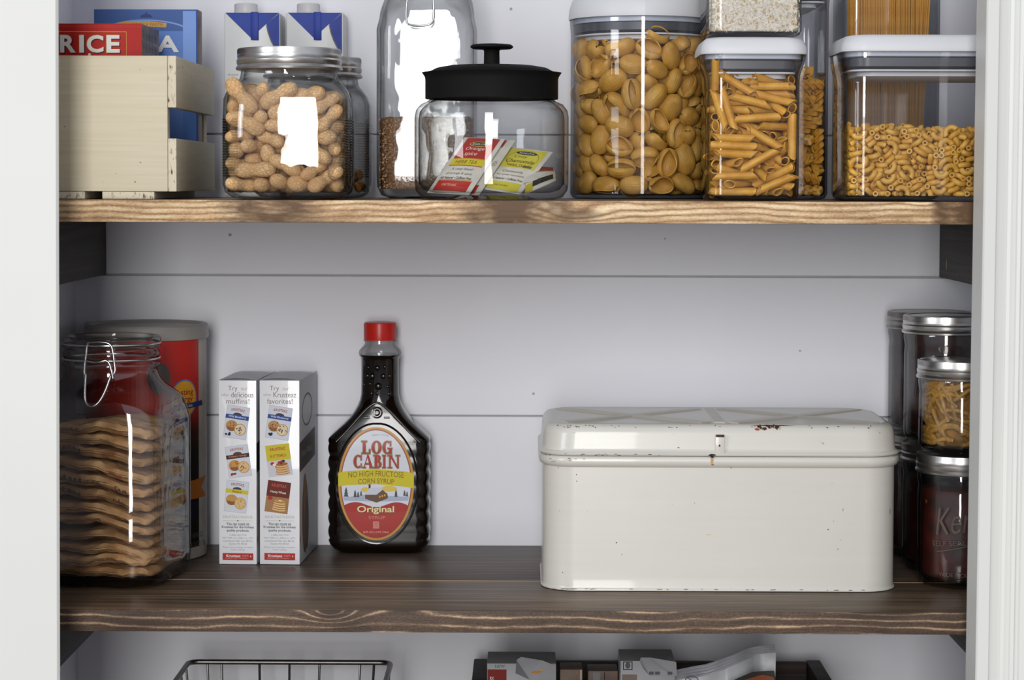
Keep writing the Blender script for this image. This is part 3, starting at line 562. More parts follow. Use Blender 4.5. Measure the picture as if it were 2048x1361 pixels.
-666,309,236,-53,-6,140, -642,340,202,-40,-27,-13, -386,439,203,-177,-68,0, -353,313,281,-73,-71,-137, -99,-310,418,32,38,9, 67,-327,146,145,-16,-112, 258,-379,216,-5,-3,-17, 364,358,221,-168,-34,-59, 380,-424,213,-120,-2,-32, 475,326,244,1,18,129,
698,-248,257,90,1,90, 614,-96,228,176,28,-98, 648,142,194,-11,28,127, 618,363,238,171,9,92, -641,-372,192,-61,-16,98, -614,-222,267,-37,18,-21, -669,55,268,-145,19,-44, -662,158,257,146,-31,-3, -662,377,236,56,-31,-18, -439,-353,192,-170,9,-76,
-312,-386,190,23,-40,126, -302,384,242,-12,-34,177, -179,-347,227,-57,-20,84, -153,407,222,46,8,147, 57,-376,203,-28,-1,138, 95,448,283,-90,28,0, 153,-439,244,101,4,10, 291,346,196,-152,-16,-67, 437,-319,231,-176,-13,-10, 483,313,295,-16,-8,10,
586,-373,242,-8,0,-133, 569,-189,211,-96,15,0, 565,-90,303,-19,32,4, 646,123,249,173,-29,-15, 581,255,278,20,0,47, -681,-404,215,29,-18,96, -672,-281,328,5,27,44, -689,111,467,-3,-72,-90, -639,124,231,-171,-51,-67, -527,335,292,158,25,162,
-362,-448,238,-90,-49,0, -546,369,201,-155,-19,-117, -265,-391,228,-81,12,39, -145,417,273,6,41,73, 18,-437,298,-170,85,-180, 182,-314,357,105,43,79, 268,448,190,90,28,-180, 481,-396,254,3,8,45, 382,357,362,11,48,-6, 534,-448,268,-90,-38,-180,
624,49,248,-46,-45,105, 570,227,221,-166,-17,139, 643,448,265,90,-11,180, -588,-102,282,-52,40,-161, -560,81,291,114,-5,86, -686,252,248,163,-35,90, -614,309,283,56,4,-41, -403,-356,240,4,10,-87, -452,438,215,63,80,180, -317,-365,261,16,4,31,
-151,322,252,-27,36,144, -44,-416,198,-9,-9,24, 16,354,249,55,-36,-40, 109,-316,218,-11,30,169, 199,318,334,-103,39,81, 282,-420,268,13,-3,-138, 205,347,242,90,-8,-74, 363,-370,253,-157,23,102, 422,401,281,-49,5,-78, 628,-243,287,148,23,-133,
631,-207,259,149,24,-132, 562,20,266,60,-57,46, 659,221,226,-131,41,-47, 646,351,290,-1,11,91, -553,-329,265,-120,-61,-36, -607,-145,290,-131,-44,23, -627,-37,246,162,29,-129, -585,258,209,75,0,-157, -502,448,274,91,68,-179, -462,-386,228,-9,-11,92,
-445,391,232,-95,33,-157, -320,343,320,-119,-48,162, -142,-351,266,-36,21,-96, -81,380,256,44,-17,99, 150,-364,282,159,-24,60, 176,448,225,-90,-28,0, 632,-346,283,173,3,-106, 680,-94,326,161,58,138, 689,-14,260,-177,-8,-90, 579,145,262,-8,54,155,
698,307,257,-90,8,-90, -562,-431,235,-39,23,173, -688,13,291,6,39,-90, -651,242,298,-39,16,-109, -698,310,354,-90,55,-90, -398,-331,369,5,-38,16, -561,82,504,45,-20,58, -409,350,242,-177,-38,23, -240,-418,285,170,10,45, -272,311,361,-171,64,-85,
36,-335,276,82,-22,96, -20,418,301,158,31,-126, 95,-431,294,40,36,179, 127,349,263,-68,-34,8, 233,-369,270,-23,-4,-126, 344,376,255,-13,34,120, 506,439,289,178,8,0, 658,-448,284,-90,27,-180, 567,-151,274,-159,23,-1, 561,-28,268,-71,-32,-170,
643,181,260,-96,15,-20, -607,-448,281,-90,-42,0, -665,114,316,118,1,-40, -687,398,290,13,-16,-90, -361,-407,318,178,-43,10, -453,326,267,-135,-16,-29, -255,428,279,13,25,-11, -100,-396,273,-25,33,-75, 79,-324,279,-79,46,-79, 112,405,277,-90,37,0,
314,-409,314,-179,-13,-66, 273,423,249,160,23,-137, 372,-329,293,-35,34,26, 640,-277,325,50,10,-152, 659,51,307,132,14,-119, 698,297,333,-90,-12,-90, -601,-390,262,-123,18,176, -568,-231,335,-132,-20,-1, -595,133,431,-24,-67,-3, -591,414,283,-175,11,-26,
-385,-341,304,-31,22,180, -352,423,320,11,-29,-27, -171,-71,548,-120,23,-115, -235,436,322,-163,22,0, -25,-374,242,12,-5,-94, 3,448,528,-90,-33,0, 111,-379,327,-47,-20,7, 172,403,325,-8,41,93, 361,249,547,109,2,-15, 422,-405,293,34,6,-107,
480,357,329,4,18,138, 499,-360,294,-8,-4,-100, 682,12,324,-138,-29,77, 677,192,304,-163,6,82, 573,365,302,41,25,89, -609,-345,291,-107,49,160, -586,-287,354,-176,-40,38, -698,66,439,-90,-72,-90, -579,209,274,-71,43,-171, -558,350,330,-147,-5,-57,
-449,-408,270,-13,-6,114, -432,354,309,-142,23,142, -172,-379,309,148,-11,103, -229,337,271,-13,13,-56, -133,438,339,-6,-68,180, 113,-439,364,3,-14,0, 161,426,361,-155,34,144, 208,148,533,-83,-82,-47, 357,399,318,-45,3,76, 374,-377,349,-154,-40,110,
565,424,343,-7,27,32, 559,-353,313,-71,21,-89, 668,-167,332,42,-14,-43, 603,-53,320,-35,-3,-57, 640,293,348,-177,-2,-81, 659,409,326,4,-3,-151, -660,-413,300,114,-27,9, -680,-125,288,29,8,73, -589,-23,310,-25,24,-143, -620,173,356,-138,-2,56,
-657,394,342,32,3,91, -476,-404,314,21,-8,-37, -384,424,367,56,-26,-42, -179,-392,353,147,-3,115, -217,426,361,9,27,-21, -21,-407,313,-98,-21,-99, 35,-377,358,-153,-29,-111, 253,-397,333,-135,32,-122, 297,360,305,-77,29,109, 421,-448,362,90,25,0,
476,362,373,174,-17,-35, 698,-335,303,90,75,-90, 605,120,348,-21,23,-85, 607,217,338,-16,17,136, 674,406,370,-2,-4,-71, -698,-328,279,-90,6,90, -595,-76,345,53,20,-140, -689,-17,326,3,41,-90, -634,207,326,-138,-2,56, -587,448,387,90,-72,0,
-348,-448,423,90,58,0, -417,381,342,-36,-27,-43, -297,-359,304,-12,11,-95, -240,361,329,-174,25,-15, -90,-414,314,-140,4,52, -113,316,346,-38,29,30, 115,-439,409,177,14,-180, 66,392,546,4,69,-16, 198,-438,348,172,74,180, 246,376,303,-103,-20,-73,
465,447,350,89,13,1, 606,-380,331,163,-22,91, 599,-268,362,-153,-34,-78, 669,-45,384,-95,49,174, 592,325,383,-166,-23,-65, -626,-420,372,175,-13,36, -674,-136,334,152,10,-74, -638,42,351,104,34,-14, -684,189,366,137,26,90, -522,-417,342,-22,5,134,
-563,12,542,-109,33,-75, -413,404,392,56,-26,-42, -258,-420,330,11,-10,-138, -199,278,541,-51,6,118, -113,-427,382,-176,31,-14, -90,419,345,-122,-45,107, -174,-319,568,61,-48,-163, 163,353,403,54,-14,-45, 266,434,332,24,-14,-180, 443,-367,359,-141,11,59,
442,383,407,-18,-1,40, 670,-404,357,24,15,-101, 650,-201,361,-138,-14,-44, 638,18,367,18,-37,-15, 689,394,415,1,5,90, -590,-296,447,126,14,30, -612,-150,369,-137,37,-47, -560,78,356,-161,-18,-18, -584,237,433,105,12,-99, -610,321,369,-151,6,74,
-544,-331,387,21,46,-11, -430,352,410,-63,28,139, -250,-420,375,-14,-4,-18, -204,372,383,138,-26,159, 9,343,319,-153,-4,-138, 103,-354,367,37,-34,-122, 86,339,347,46,-6,-133, 239,-351,400,143,33,-126, 279,368,366,20,2,-176, 506,-321,344,79,-2,-84,
477,336,425,17,1,-140, 532,-425,355,-37,-18,144, 614,-99,378,179,2,3, -635,-336,362,-174,-34,30, -644,-214,372,10,-20,1, -649,-56,377,-171,-16,-123, -689,288,413,-3,54,-90, -571,362,398,-153,-11,106, -566,35,393,-156,13,-91, -539,439,365,175,-72,0,
-198,-335,393,-144,14,160, -218,-273,530,-100,-38,103, -319,405,404,-60,4,-68, -131,-310,363,-79,-53,134, -456,-12,577,15,18,145, -3,373,352,-26,10,54, -10,-329,479,148,34,128, 59,343,389,-43,-18,23, 326,-438,452,-5,-50,5, 370,439,380,3,30,180,
489,365,467,6,-16,-68, 569,-414,394,-42,-36,-83, 574,1,398,157,14,-72, 648,231,405,60,-11,-18, 619,395,394,-96,9,109, -675,-375,379,-172,33,-134, -669,-265,590,-47,-20,137, -587,-92,425,102,-16,-89, -698,172,521,-90,27,90, -550,354,436,23,-19,123,
-549,-414,401,-130,-2,54, -444,120,580,17,-18,-84, -250,-364,411,57,-13,-20, -251,439,427,-178,4,0, -73,-373,383,108,-15,168, -131,403,404,18,40,-63, 104,439,388,177,-38,0, 300,-418,377,-36,11,-131, 279,372,411,20,-1,-169, 367,-383,418,-141,-14,76,
437,448,464,-90,-47,-180, 677,-280,425,-171,-64,1, 689,-143,408,-176,9,-90, 586,-94,423,179,2,13, 698,159,359,90,4,90, 549,406,408,-155,16,110, -518,-408,462,149,-20,70, -659,-292,401,-82,9,30, -631,90,423,-51,75,-168, -629,231,426,-73,26,-94,
-375,-389,367,6,43,-165, -497,411,359,-69,-30,74, -328,-280,555,-37,-3,-98, -117,198,558,114,4,89, -167,329,410,46,-10,177, -70,-427,408,-2,-31,164, -36,397,381,-16,23,90, 98,-448,459,90,-14,0, 278,344,466,-35,16,-164, 521,-438,434,-171,66,180,
373,399,521,-117,-61,90, 648,-410,394,-27,6,120, 578,-253,462,88,50,20, 654,81,394,-131,20,-179, 570,130,413,-67,20,114, 646,439,452,3,15,-180, -682,-392,422,-23,-26,76, -662,-233,409,1,-22,25, -583,1,426,22,-18,-26, -684,234,449,-54,-44,69,
-640,396,409,-87,38,106, -400,-379,412,140,-17,89, -355,411,447,148,4,123, -259,-424,421,167,-5,-22, -296,411,484,-27,10,-57, -31,-437,435,10,29,0, -79,350,434,156,13,74, 23,402,396,16,-24,-90, 193,-409,456,-131,27,89, 265,439,394,-3,7,180,
556,-328,428,85,20,-149, 688,59,456,-9,-42,90, 639,141,417,-55,-33,-73, 642,364,457,-179,-12,-9, -624,-399,439,-61,20,-110, -641,55,478,25,80,-90, -646,154,471,-113,39,162, -684,392,415,-86,25,104, -473,-406,386,-167,30,77, -477,336,410,-116,-27,-41,
-126,-372,496,43,-1,-40, -206,408,471,-1,-14,69, 6,-369,418,-68,-25,-50, 181,-326,477,-172,-54,-49, 130,351,455,147,8,-61, 274,-380,423,43,-23,40, 242,439,435,-177,-7,0, 419,-408,426,29,30,16, 515,427,531,-83,39,-38, 640,-448,462,-90,-1,0,
618,-94,516,-10,-76,-122, 609,176,451,138,28,99, 689,295,442,177,75,-90, -584,-397,469,-61,20,-110, -698,-272,480,-90,-63,-90, -663,-119,492,-90,-47,-134, -609,231,538,48,-65,-46, -538,349,479,-28,-7,-106, -456,-405,431,153,-19,-71, -532,415,551,-16,40,-154,
-316,-398,471,-174,26,69, -370,190,568,21,20,-83, -309,149,567,116,43,98, -60,-373,462,-131,11,157, -181,-155,580,-18,26,13, -122,439,556,-3,-55,-180, 134,-340,422,50,6,106, 60,392,445,-143,25,67, 257,-165,550,124,-34,28, 304,423,480,17,11,25,
408,-354,529,140,-40,-38, 576,-33,442,12,23,16, 366,353,438,21,-8,100, 575,-395,458,-45,51,-11, 622,-49,551,115,55,-22, 617,33,455,-96,-47,141, 606,285,448,168,18,133, 566,438,473,-7,26,180, -541,-408,500,149,-19,70, -621,-238,470,-160,-9,-39,
-671,-36,416,10,15,120, -451,395,556,121,3,-98, -612,448,470,90,22,180, -339,312,537,-4,-38,53, -309,310,486,-129,14,155, -172,391,547,-128,22,70, -140,396,459,-157,-33,56, 65,-372,458,78,3,139, -21,416,426,1,-28,-58, 279,-419,463,140,-33,54,
303,431,538,78,-14,-167, 440,-429,459,-28,-31,-164, 380,325,505,-146,59,-44, 630,-204,404,-139,-18,-38, 660,-9,475,-128,-4,29, 698,239,509,90,63,90, 583,323,489,15,-7,-67, -684,-397,471,28,19,-90, -607,-169,451,60,-18,-22, -625,-20,464,6,16,149,
-630,315,462,77,-47,-165, -400,-356,475,-27,-4,101, -412,78,532,105,-27,-111, -278,357,535,-164,-30,18, -152,-415,460,-41,14,128, -222,396,512,-5,-13,89, -53,-350,532,-15,4,-46, 43,311,483,-62,35,-132, -130,357,484,39,-8,15, 73,-323,499,133,7,-40,
204,391,483,-59,-15,61, 236,-403,493,41,25,109, 270,326,508,-141,-8,7, 443,-327,451,142,-4,145, 494,374,511,179,-17,-46, 675,-369,428,-44,-2,-56, 658,-161,447,168,2,154, 567,-29,505,68,5,-92, 565,177,494,-169,-4,85, 657,399,503,-170,5,-123,
-632,-448,519,-90,-14,0, -662,25,522,-80,-27,150, -460,265,560,-41,-17,-31, -640,324,530,-20,-6,-24, -437,-439,503,-4,1,0, -482,-139,552,-21,6,-171, -471,332,477,175,35,85, -232,-395,472,-173,1,-74, -298,-337,509,-54,-11,-150, -259,47,543,75,9,-174,
-599,351,588,-143,20,-61, -176,-368,547,80,21,-176, -141,316,507,141,4,-170, 113,106,532,-79,55,-101, -57,418,465,-178,27,127, 245,-313,506,-71,44,-36, 249,273,558,155,12,-58, 180,263,543,172,-25,-147, 398,-383,495,53,-6,-176, 429,61,557,103,-35,67,
431,366,464,81,16,112, 610,-284,505,-9,-52,144, 669,-178,490,12,3,-48, 682,-64,487,52,34,-114, 609,91,517,-103,-10,177, 595,416,542,38,6,49, -584,-307,527,-101,0,-3, -698,-151,426,-90,10,90, -604,-54,522,-3,-46,99, -636,384,483,-33,-5,1,
-478,-334,511,117,-63,-168, -225,-50,569,8,-21,-107, -481,439,459,-177,43,0, 36,-85,566,-63,-9,-27, -55,-156,553,106,-37,116, -142,102,563,-66,16,-163, -92,364,543,-166,31,54, 163,-420,516,-163,-33,-50, 165,436,508,-164,-64,0, 271,371,540,119,-3,10,
490,-337,497,-17,39,-43, 428,381,543,47,1,83, 698,-342,494,-90,25,-90, 645,-239,507,-77,-25,-57, 675,149,472,24,-61,-134, 611,328,556,122,-8,26, -640,-351,508,54,15,116, -623,-248,539,-44,55,-133, -698,-52,488,-90,25,90, -623,185,513,116,-46,-23,
-611,434,557,-75,61,-144, -340,-422,548,-154,1,40, -505,-216,525,-164,27,-176, -448,-84,575,114,-12,6, -409,363,488,154,44,97, -183,-439,519,3,-6,0, -256,439,558,177,-36,0, -120,-216,548,162,-17,-180, 39,-427,515,-107,2,26, 28,410,487,131,31,71,
326,-406,547,-26,42,-103, 338,-231,548,-74,-11,143, 169,-7,555,-115,-21,50, 290,100,562,147,32,-37, 498,-406,509,156,39,-113, 503,-24,541,5,-41,-127, 630,-330,520,163,-47,154, 685,185,495,168,-63,-94, -645,-393,570,10,0,-90, -654,-192,513,172,-20,50,
-532,226,552,1,12,140, -698,439,495,-91,-90,-89, -437,-363,529,-87,12,-149, -487,-439,568,177,30,180, -421,-26,531,149,1,-4, -462,439,501,-3,-43,-180, -205,-439,560,177,6,180, -71,-423,525,168,40,-55, -66,-65,537,26,23,-5, -56,228,531,158,-12,-71,
-30,405,571,-90,-41,-180, 145,-174,547,137,-16,-110, 125,405,510,67,-1,-66, 262,-112,530,49,-4,-4, 245,85,539,-5,-56,-148, 286,171,558,-159,-18,154, 142,334,540,37,-7,17, 418,-155,554,10,11,146, 604,-371,481,-124,-37,153, 533,-122,527,158,-8,-175,
628,31,532,-164,20,-1, 523,154,555,134,-44,-60, 633,268,518,120,5,-116, -579,-155,518,-16,11,-89, -606,-90,582,-41,-8,80, -562,-209,573,-110,26,88, -673,406,578,-55,25,-73, -394,-296,586,179,17,103, -486,-280,563,-136,-5,161, -446,228,531,-37,-26,-43,
-515,347,527,63,-16,-127, -263,-386,536,-62,-39,68, -272,-169,569,-155,-15,-70, -292,-38,561,-168,-19,-118, -258,120,565,-157,26,93, -317,448,578,90,-37,0, 11,-363,557,-145,13,86, -121,-276,561,-69,-22,-14, 134,-442,567,104,35,180, 8,-156,559,66,17,94,
48,59,560,10,23,-176, 286,-353,541,-35,22,-146, 190,-63,534,57,-44,64, 398,-433,560,44,-27,-169, 470,20,552,-86,-41,48, 582,-405,540,-42,36,-111, 676,-154,541,-176,11,77, 624,145,555,-170,-30,-47, -698,-368,548,-90,-2,90, -668,-198,555,-175,22,-140,
-675,-74,555,175,-25,-89, -536,-54,581,-27,-33,53, -666,271,549,145,-40,-1, -572,-384,558,-147,21,117, -360,-139,548,131,7,131, -493,109,560,66,-1,105, -373,415,515,-101,10,141, -389,-192,583,-47,9,171, -252,229,552,124,45,-135, 70,-251,535,132,-20,-170,
-20,20,553,104,5,117, -23,317,547,-39,14,26, 82,-302,556,114,-43,-176, 36,158,565,-94,3,-174, 167,70,532,65,37,-96, 520,-316,538,171,-44,-167, 400,-21,561,17,43,-106, 467,263,555,-27,-3,101, 653,-410,527,-17,15,-114, 570,-201,527,-30,3,48,
-596,104,560,-6,-7,59, -698,309,594,-90,-1,90, -563,374,565,-151,-31,6, -387,-396,565,-63,-31,24, -378,286,557,149,-24,103, -348,395,574,-178,-14,-3]),
 'rotini': (6, [
-271,-205,43,-157,0,-64, -418,287,43,22,0,-90, -8,-218,43,157,0,-96, 299,417,43,157,0,0, -214,-415,43,-113,0,-1, -23,417,42,-23,0,180, 38,-418,96,67,-21,-180, 417,44,43,68,0,90, -417,-247,43,113,0,90, 267,332,43,-112,0,-180,
320,-264,43,68,0,92, 209,90,43,67,0,-12, -2,296,212,113,0,-95, -280,17,43,113,0,23, 406,-285,43,67,0,-88, -15,101,42,-67,0,67, -288,-417,128,112,0,-180, -214,162,43,112,0,-180, -53,6,130,-148,0,147, 299,247,43,23,0,-180,
-186,-187,71,175,-9,120, -213,247,43,113,0,0, -110,-134,89,-53,17,122, 89,11,91,72,-18,144, -291,108,234,177,-63,126, -211,167,129,-73,1,6, 235,-290,43,23,0,92, 213,49,192,-82,15,-68, 78,129,278,158,-3,-92, -177,332,43,-67,0,180,
57,-225,105,135,23,-55, 215,21,97,64,20,-34, -241,-313,149,81,-27,-34, -417,110,128,-23,0,90, 97,-296,177,-89,-4,87, 24,294,127,-158,0,80, 1,-363,216,-94,35,156, -322,417,149,22,49,0, 285,-417,184,-112,22,0, 213,134,119,123,-11,-28,
-417,-294,178,-112,-19,-90, -207,254,129,152,1,6, 138,-78,153,-162,-51,73, 417,129,128,112,0,90, -203,-132,167,91,6,-69, -296,331,130,-107,-1,-174, 296,-231,128,-157,0,24, 417,210,267,68,-21,-90, -99,-186,204,-129,-21,-84, -251,203,212,73,-1,-177,
296,-137,128,158,0,24, 87,294,186,-112,4,-97, -11,-283,290,-97,19,91, -234,289,211,-107,0,-177, 417,-40,213,-157,0,90, 332,-130,215,-157,1,90, -337,-34,168,110,-15,105, -211,350,272,-72,11,12, 296,-326,134,64,2,25, 295,333,128,-22,0,180,
-80,0,216,8,1,151, 169,319,233,2,-39,121, -215,-416,277,-108,-19,0, 299,417,128,-158,0,-180, -259,53,315,58,20,-160, -160,417,189,67,-24,-180, 417,-294,271,-67,-17,90, 274,304,213,-101,27,-65, -20,-71,636,-114,-49,174, -83,417,403,157,-11,-180,
208,-323,244,73,11,-9, 227,262,281,-125,36,-72, -184,-190,257,-133,25,-161, -31,74,227,114,-18,150, 306,-174,309,-54,-23,-60, 164,26,337,27,27,14, -169,-20,467,175,23,34, -212,236,294,-17,-1,-176, 243,-218,262,-82,28,119, 417,417,331,144,90,167,
-127,18,301,104,12,-159, -417,214,307,158,10,-90, 134,-195,391,-37,18,116, -4,280,297,23,0,-91, 143,-221,307,-170,19,124, -93,-62,338,-156,49,-158, 330,264,272,-117,-9,91, 209,417,427,-22,13,0, -417,-69,320,158,-79,90, -297,417,335,23,3,0,
-221,-287,261,42,-28,21, 370,212,343,-109,-5,-105, 59,-218,345,-52,-10,-62, 152,235,335,-42,-17,124, 217,-185,337,-171,28,121, 289,-34,337,3,-14,-165, -318,-93,307,-125,-51,55, -2,98,423,85,38,140, 417,-417,452,62,90,-140, 418,114,410,-113,5,-90,
-253,-418,355,22,-19,0, -210,303,348,63,11,12, 414,-208,463,132,13,-90, 298,-111,379,-51,27,8, -7,-417,547,113,-78,0, -160,116,454,49,41,138, -76,-354,507,-114,76,81, 261,-193,446,142,-25,-171, 271,-368,428,-11,60,-39, -191,37,535,124,-47,-32,
13,-294,400,-52,3,-66, 183,37,422,87,19,56, -371,-153,347,122,50,-116, 29,192,380,29,-9,142, 67,-221,437,38,-8,-69, 82,246,426,-173,-9,142, -295,-217,301,142,10,-126, -4,52,628,67,-54,-87, 161,-417,421,-158,-59,180, 39,179,466,-99,-9,142,
-297,-329,362,9,-3,180, -417,272,404,67,-10,90, 61,-75,823,-97,77,-39, 184,277,419,-37,-36,149, -331,-162,496,130,-58,78, -110,417,496,22,-11,180, 192,-59,637,11,-21,144, 231,16,498,12,-20,141, 90,-234,569,-144,-25,67, -88,332,536,113,-73,0,
165,-107,736,6,-29,79, 45,119,1009,-163,-32,175, -150,-246,419,-79,-22,-97, -149,-108,465,140,25,-161, 165,-297,596,-140,15,65, 158,-49,554,172,-22,148, -283,-388,493,121,39,-166, -190,268,443,128,3,137, -130,-214,500,133,0,-13, 227,1,585,125,19,-34,
-418,-213,491,22,16,-90, 85,230,532,-167,23,-6, -87,-190,580,127,11,132, 325,193,430,4,9,97, -256,309,529,-154,-29,34, 51,238,1015,125,-45,-81, 330,-298,510,138,0,88, 325,47,546,42,-27,-44, 9,148,847,-106,16,113, -332,24,466,121,59,149,
287,222,541,-26,-24,-122, -299,-418,587,67,-29,0, -302,88,546,-143,53,156, 292,-417,604,67,-36,0, 215,418,513,-67,-13,180, -317,-290,485,1,-46,-149, -332,418,543,156,-90,-89, 417,54,691,113,76,90, -202,212,522,137,42,-161, -118,-134,654,-143,10,135,
-127,70,665,-15,-54,-45, 32,-170,629,-58,-69,-22, 191,246,881,20,-11,0, -417,138,558,67,-27,90, -418,417,636,2,-90,-24, -52,-370,791,153,65,46, -3,195,648,-177,-37,145, -291,-244,560,-2,11,-19, -311,326,592,-28,32,-151, -291,-417,690,158,28,180,
417,267,532,23,-13,90, 321,-232,607,177,12,54, 35,417,630,-23,7,180, 418,-234,632,-68,-47,90, 301,350,579,-7,38,-161, 47,-417,834,67,-63,-180, -333,55,656,-128,-37,66, 248,-124,708,138,-1,91, -239,257,599,-155,-30,36, 321,-7,654,23,-8,-86,
-301,247,666,-143,1,131, -123,7,1020,35,-74,93, 87,132,715,-177,-33,-100, -183,-201,645,139,-16,128, -20,417,709,68,-7,0, 17,-261,759,55,57,-21, 176,169,650,-136,39,82, -29,-13,868,168,-47,92, -53,121,655,-33,65,132, 58,-146,959,-129,-74,25,
30,296,643,-13,-61,-77, -253,-332,736,-52,-26,1, -417,-294,771,-113,-19,90, 105,332,711,-68,-85,-180, 320,417,701,23,54,180, -308,-208,648,-40,1,136, -14,414,1001,-40,83,0, 51,-331,805,-118,50,0, 307,254,621,-48,9,-38, -417,-109,743,158,-18,90,
-145,-79,804,-59,38,146, -209,-155,759,-171,0,168, 242,156,741,-20,7,-28, -232,6,874,-45,61,119, -208,253,710,172,-2,133, 306,-417,723,68,-37,0, 216,96,795,25,10,-30, -210,-240,742,-126,2,167, -417,213,693,158,-27,90, 417,-329,830,113,70,90,
301,318,701,-91,13,-29, -332,-293,809,156,13,-96, -130,-167,934,113,-52,77, 290,220,698,136,-5,154, -128,-308,907,176,-28,56, -77,110,886,-74,-31,51, 212,41,895,-20,-5,-91, 275,196,813,-29,9,128, 327,-303,834,-88,-15,59, 53,417,804,112,-7,0,
332,-210,755,-67,9,-90, 329,288,789,-63,-5,117, 133,-276,832,-57,2,99, -347,23,841,-27,-4,-110, 294,332,889,-157,7,-180, 206,417,909,113,7,180, -262,-61,806,-83,-43,-24, -417,-294,867,68,16,-90, 213,-161,791,36,-20,64, -210,332,795,-160,6,0,
223,-417,909,-68,15,0, 245,-283,798,43,22,-119, -381,-417,1047,-23,76,0, -211,417,826,-23,-25,0, -254,-293,853,-78,-1,-105, 417,211,859,22,24,90, -240,-304,948,-121,9,125, 170,16,985,162,-5,-9, -224,-177,952,-68,21,122, 331,36,916,74,4,-90,
219,-69,1048,-136,47,-174, -213,191,791,122,-3,-20, 417,-81,816,158,70,90, -217,417,918,-113,-25,0, 133,-269,921,-120,13,-15, -417,89,863,22,84,90, -325,-293,996,166,3,-64, -15,-119,1037,-166,-2,-82, -126,186,885,66,10,-131, 196,-346,967,74,-7,173,
-238,332,942,-23,43,-52, 417,145,996,158,29,90, -332,29,925,-72,-5,-121, -110,-417,1056,112,8,0, -417,288,928,22,-6,90, 196,417,993,113,-7,0, -417,296,844,67,-6,90, -329,87,1009,54,-27,-90, -271,-211,1021,-115,12,114, 209,218,970,-126,13,-170,
-77,216,999,97,1,71, -165,209,960,-74,-6,-110, 266,332,973,-112,7,-180, 174,94,1060,172,45,26, -200,-200,1078,-24,9,117, -337,319,969,15,-45,128, 417,-174,999,113,-20,90, -325,184,1063,-64,-34,-138, 116,294,1054,147,-5,111, -250,316,1055,-69,10,14,
277,-255,975,16,-41,-56, 167,-154,1031,-108,70,-143, 415,417,1016,-113,-89,0, -414,-281,1069,-38,-63,90, 299,-417,1018,113,0,180, -146,226,1068,99,11,-138, 249,-234,1062,-6,-39,-92, 329,-202,1078,173,-35,-90]),
 'peanuts': (7, [
-357,-395,62,-113,-5,-148,90, -379,-236,64,113,0,-126,97, -368,410,54,157,0,-29,81, -152,-349,62,-68,0,60,94, 158,141,66,157,0,-111,100, 201,388,73,23,0,-155,111, 436,-249,60,-113,-9,95,85, 438,43,62,23,-10,-90,86, 417,329,70,23,-10,75,98, -227,-230,107,-5,29,52,102,
-433,99,66,113,6,-90,95, -308,263,58,-67,0,156,88, 5,-341,74,157,10,55,103, 45,-121,61,-67,0,173,93, -123,185,105,124,41,7,81, 178,-345,71,-23,0,46,108, 256,-63,86,-119,18,-14,99, 280,295,173,-121,6,-173,95, -245,-429,182,23,2,180,101, -224,109,61,157,0,156,92,
-439,73,189,23,-6,-90,85, -91,-160,146,-68,-8,129,84, 18,125,55,-157,0,59,83, 29,425,153,-158,-51,0,106, 327,-386,94,-22,-28,41,91, 366,154,138,-122,-15,-31,86, 318,428,206,116,2,180,99, -430,-167,235,107,38,-99,92, -354,-55,124,23,-5,-143,96, -160,294,190,-171,-22,-17,109,
-130,-335,258,116,-58,-106,93, -171,-43,65,23,-15,16,82, -100,321,60,23,0,152,91, 255,-411,192,28,-32,32,83, 207,-188,156,113,5,-165,100, 258,67,125,34,45,-8,92, -223,-243,264,38,6,50,95, -263,-118,206,131,-20,42,91, -359,442,173,157,20,-180,81, 30,-282,218,-165,-17,144,97,
-113,71,185,102,8,18,108, 58,230,162,138,5,127,85, 360,-257,229,42,-27,24,91, 424,123,278,-113,-9,-90,107, 172,177,253,29,-26,178,87, -400,-333,229,-89,6,55,81, -18,-69,220,-87,-53,-127,111, -360,289,232,-180,43,146,111, 13,-438,220,-112,-28,179,86, 109,-146,275,13,28,80,107,
61,314,264,-93,12,-24,83, 197,-321,285,104,-5,-111,104, 435,-88,179,-113,-6,90,91, 304,338,313,162,19,-93,93, -305,-116,322,73,-17,-70,84, -320,130,177,-65,-13,-102,85, -139,418,288,-162,-15,18,91, -9,-335,363,116,-3,128,111, 4,94,297,43,1,131,94, -170,435,151,66,26,176,88,
432,-382,232,138,50,-90,88, 327,-81,248,-7,27,143,91, 172,334,350,-168,-5,105,93, -427,-324,351,157,-5,-82,97, -300,75,295,-156,3,123,80, -341,427,324,22,-35,0,103, -253,-347,385,-37,0,-124,98, -178,161,309,139,0,87,88, 273,344,453,-158,2,60,98, 318,-222,391,-18,8,0,100,
204,-27,316,29,10,115,94, 301,151,358,-38,-48,66,102, -345,-165,460,64,-30,96,98, -440,90,306,157,20,90,84, -199,255,414,35,20,130,82, -10,-109,415,-74,16,86,85, 110,47,419,23,-3,-92,108, -113,354,399,-144,29,-71,93, 284,-436,343,18,40,-7,85, 366,-54,376,36,10,136,86,
431,327,351,-157,20,90,98, -137,-260,500,31,2,-33,100, -304,89,428,-80,-10,84,105, -441,362,390,113,55,-90,81, 103,-292,447,-18,-2,103,94, -136,-35,338,130,-8,51,85, 4,215,381,-126,20,36,83, 438,-368,396,-149,-31,90,82, 234,-43,438,-24,-12,-87,83, 433,361,491,-67,40,90,95,
-41,-174,546,165,2,-22,89, -432,-45,433,122,-37,74,84, -414,179,400,-165,13,69,90, -6,-428,541,-111,-10,174,96, -19,89,472,151,-18,54,88, 5,423,411,171,51,-25,86, 131,-123,547,30,-15,125,106, 428,107,451,63,-31,102,93, 435,163,624,23,37,-90,91, -428,3,629,127,-52,73,93,
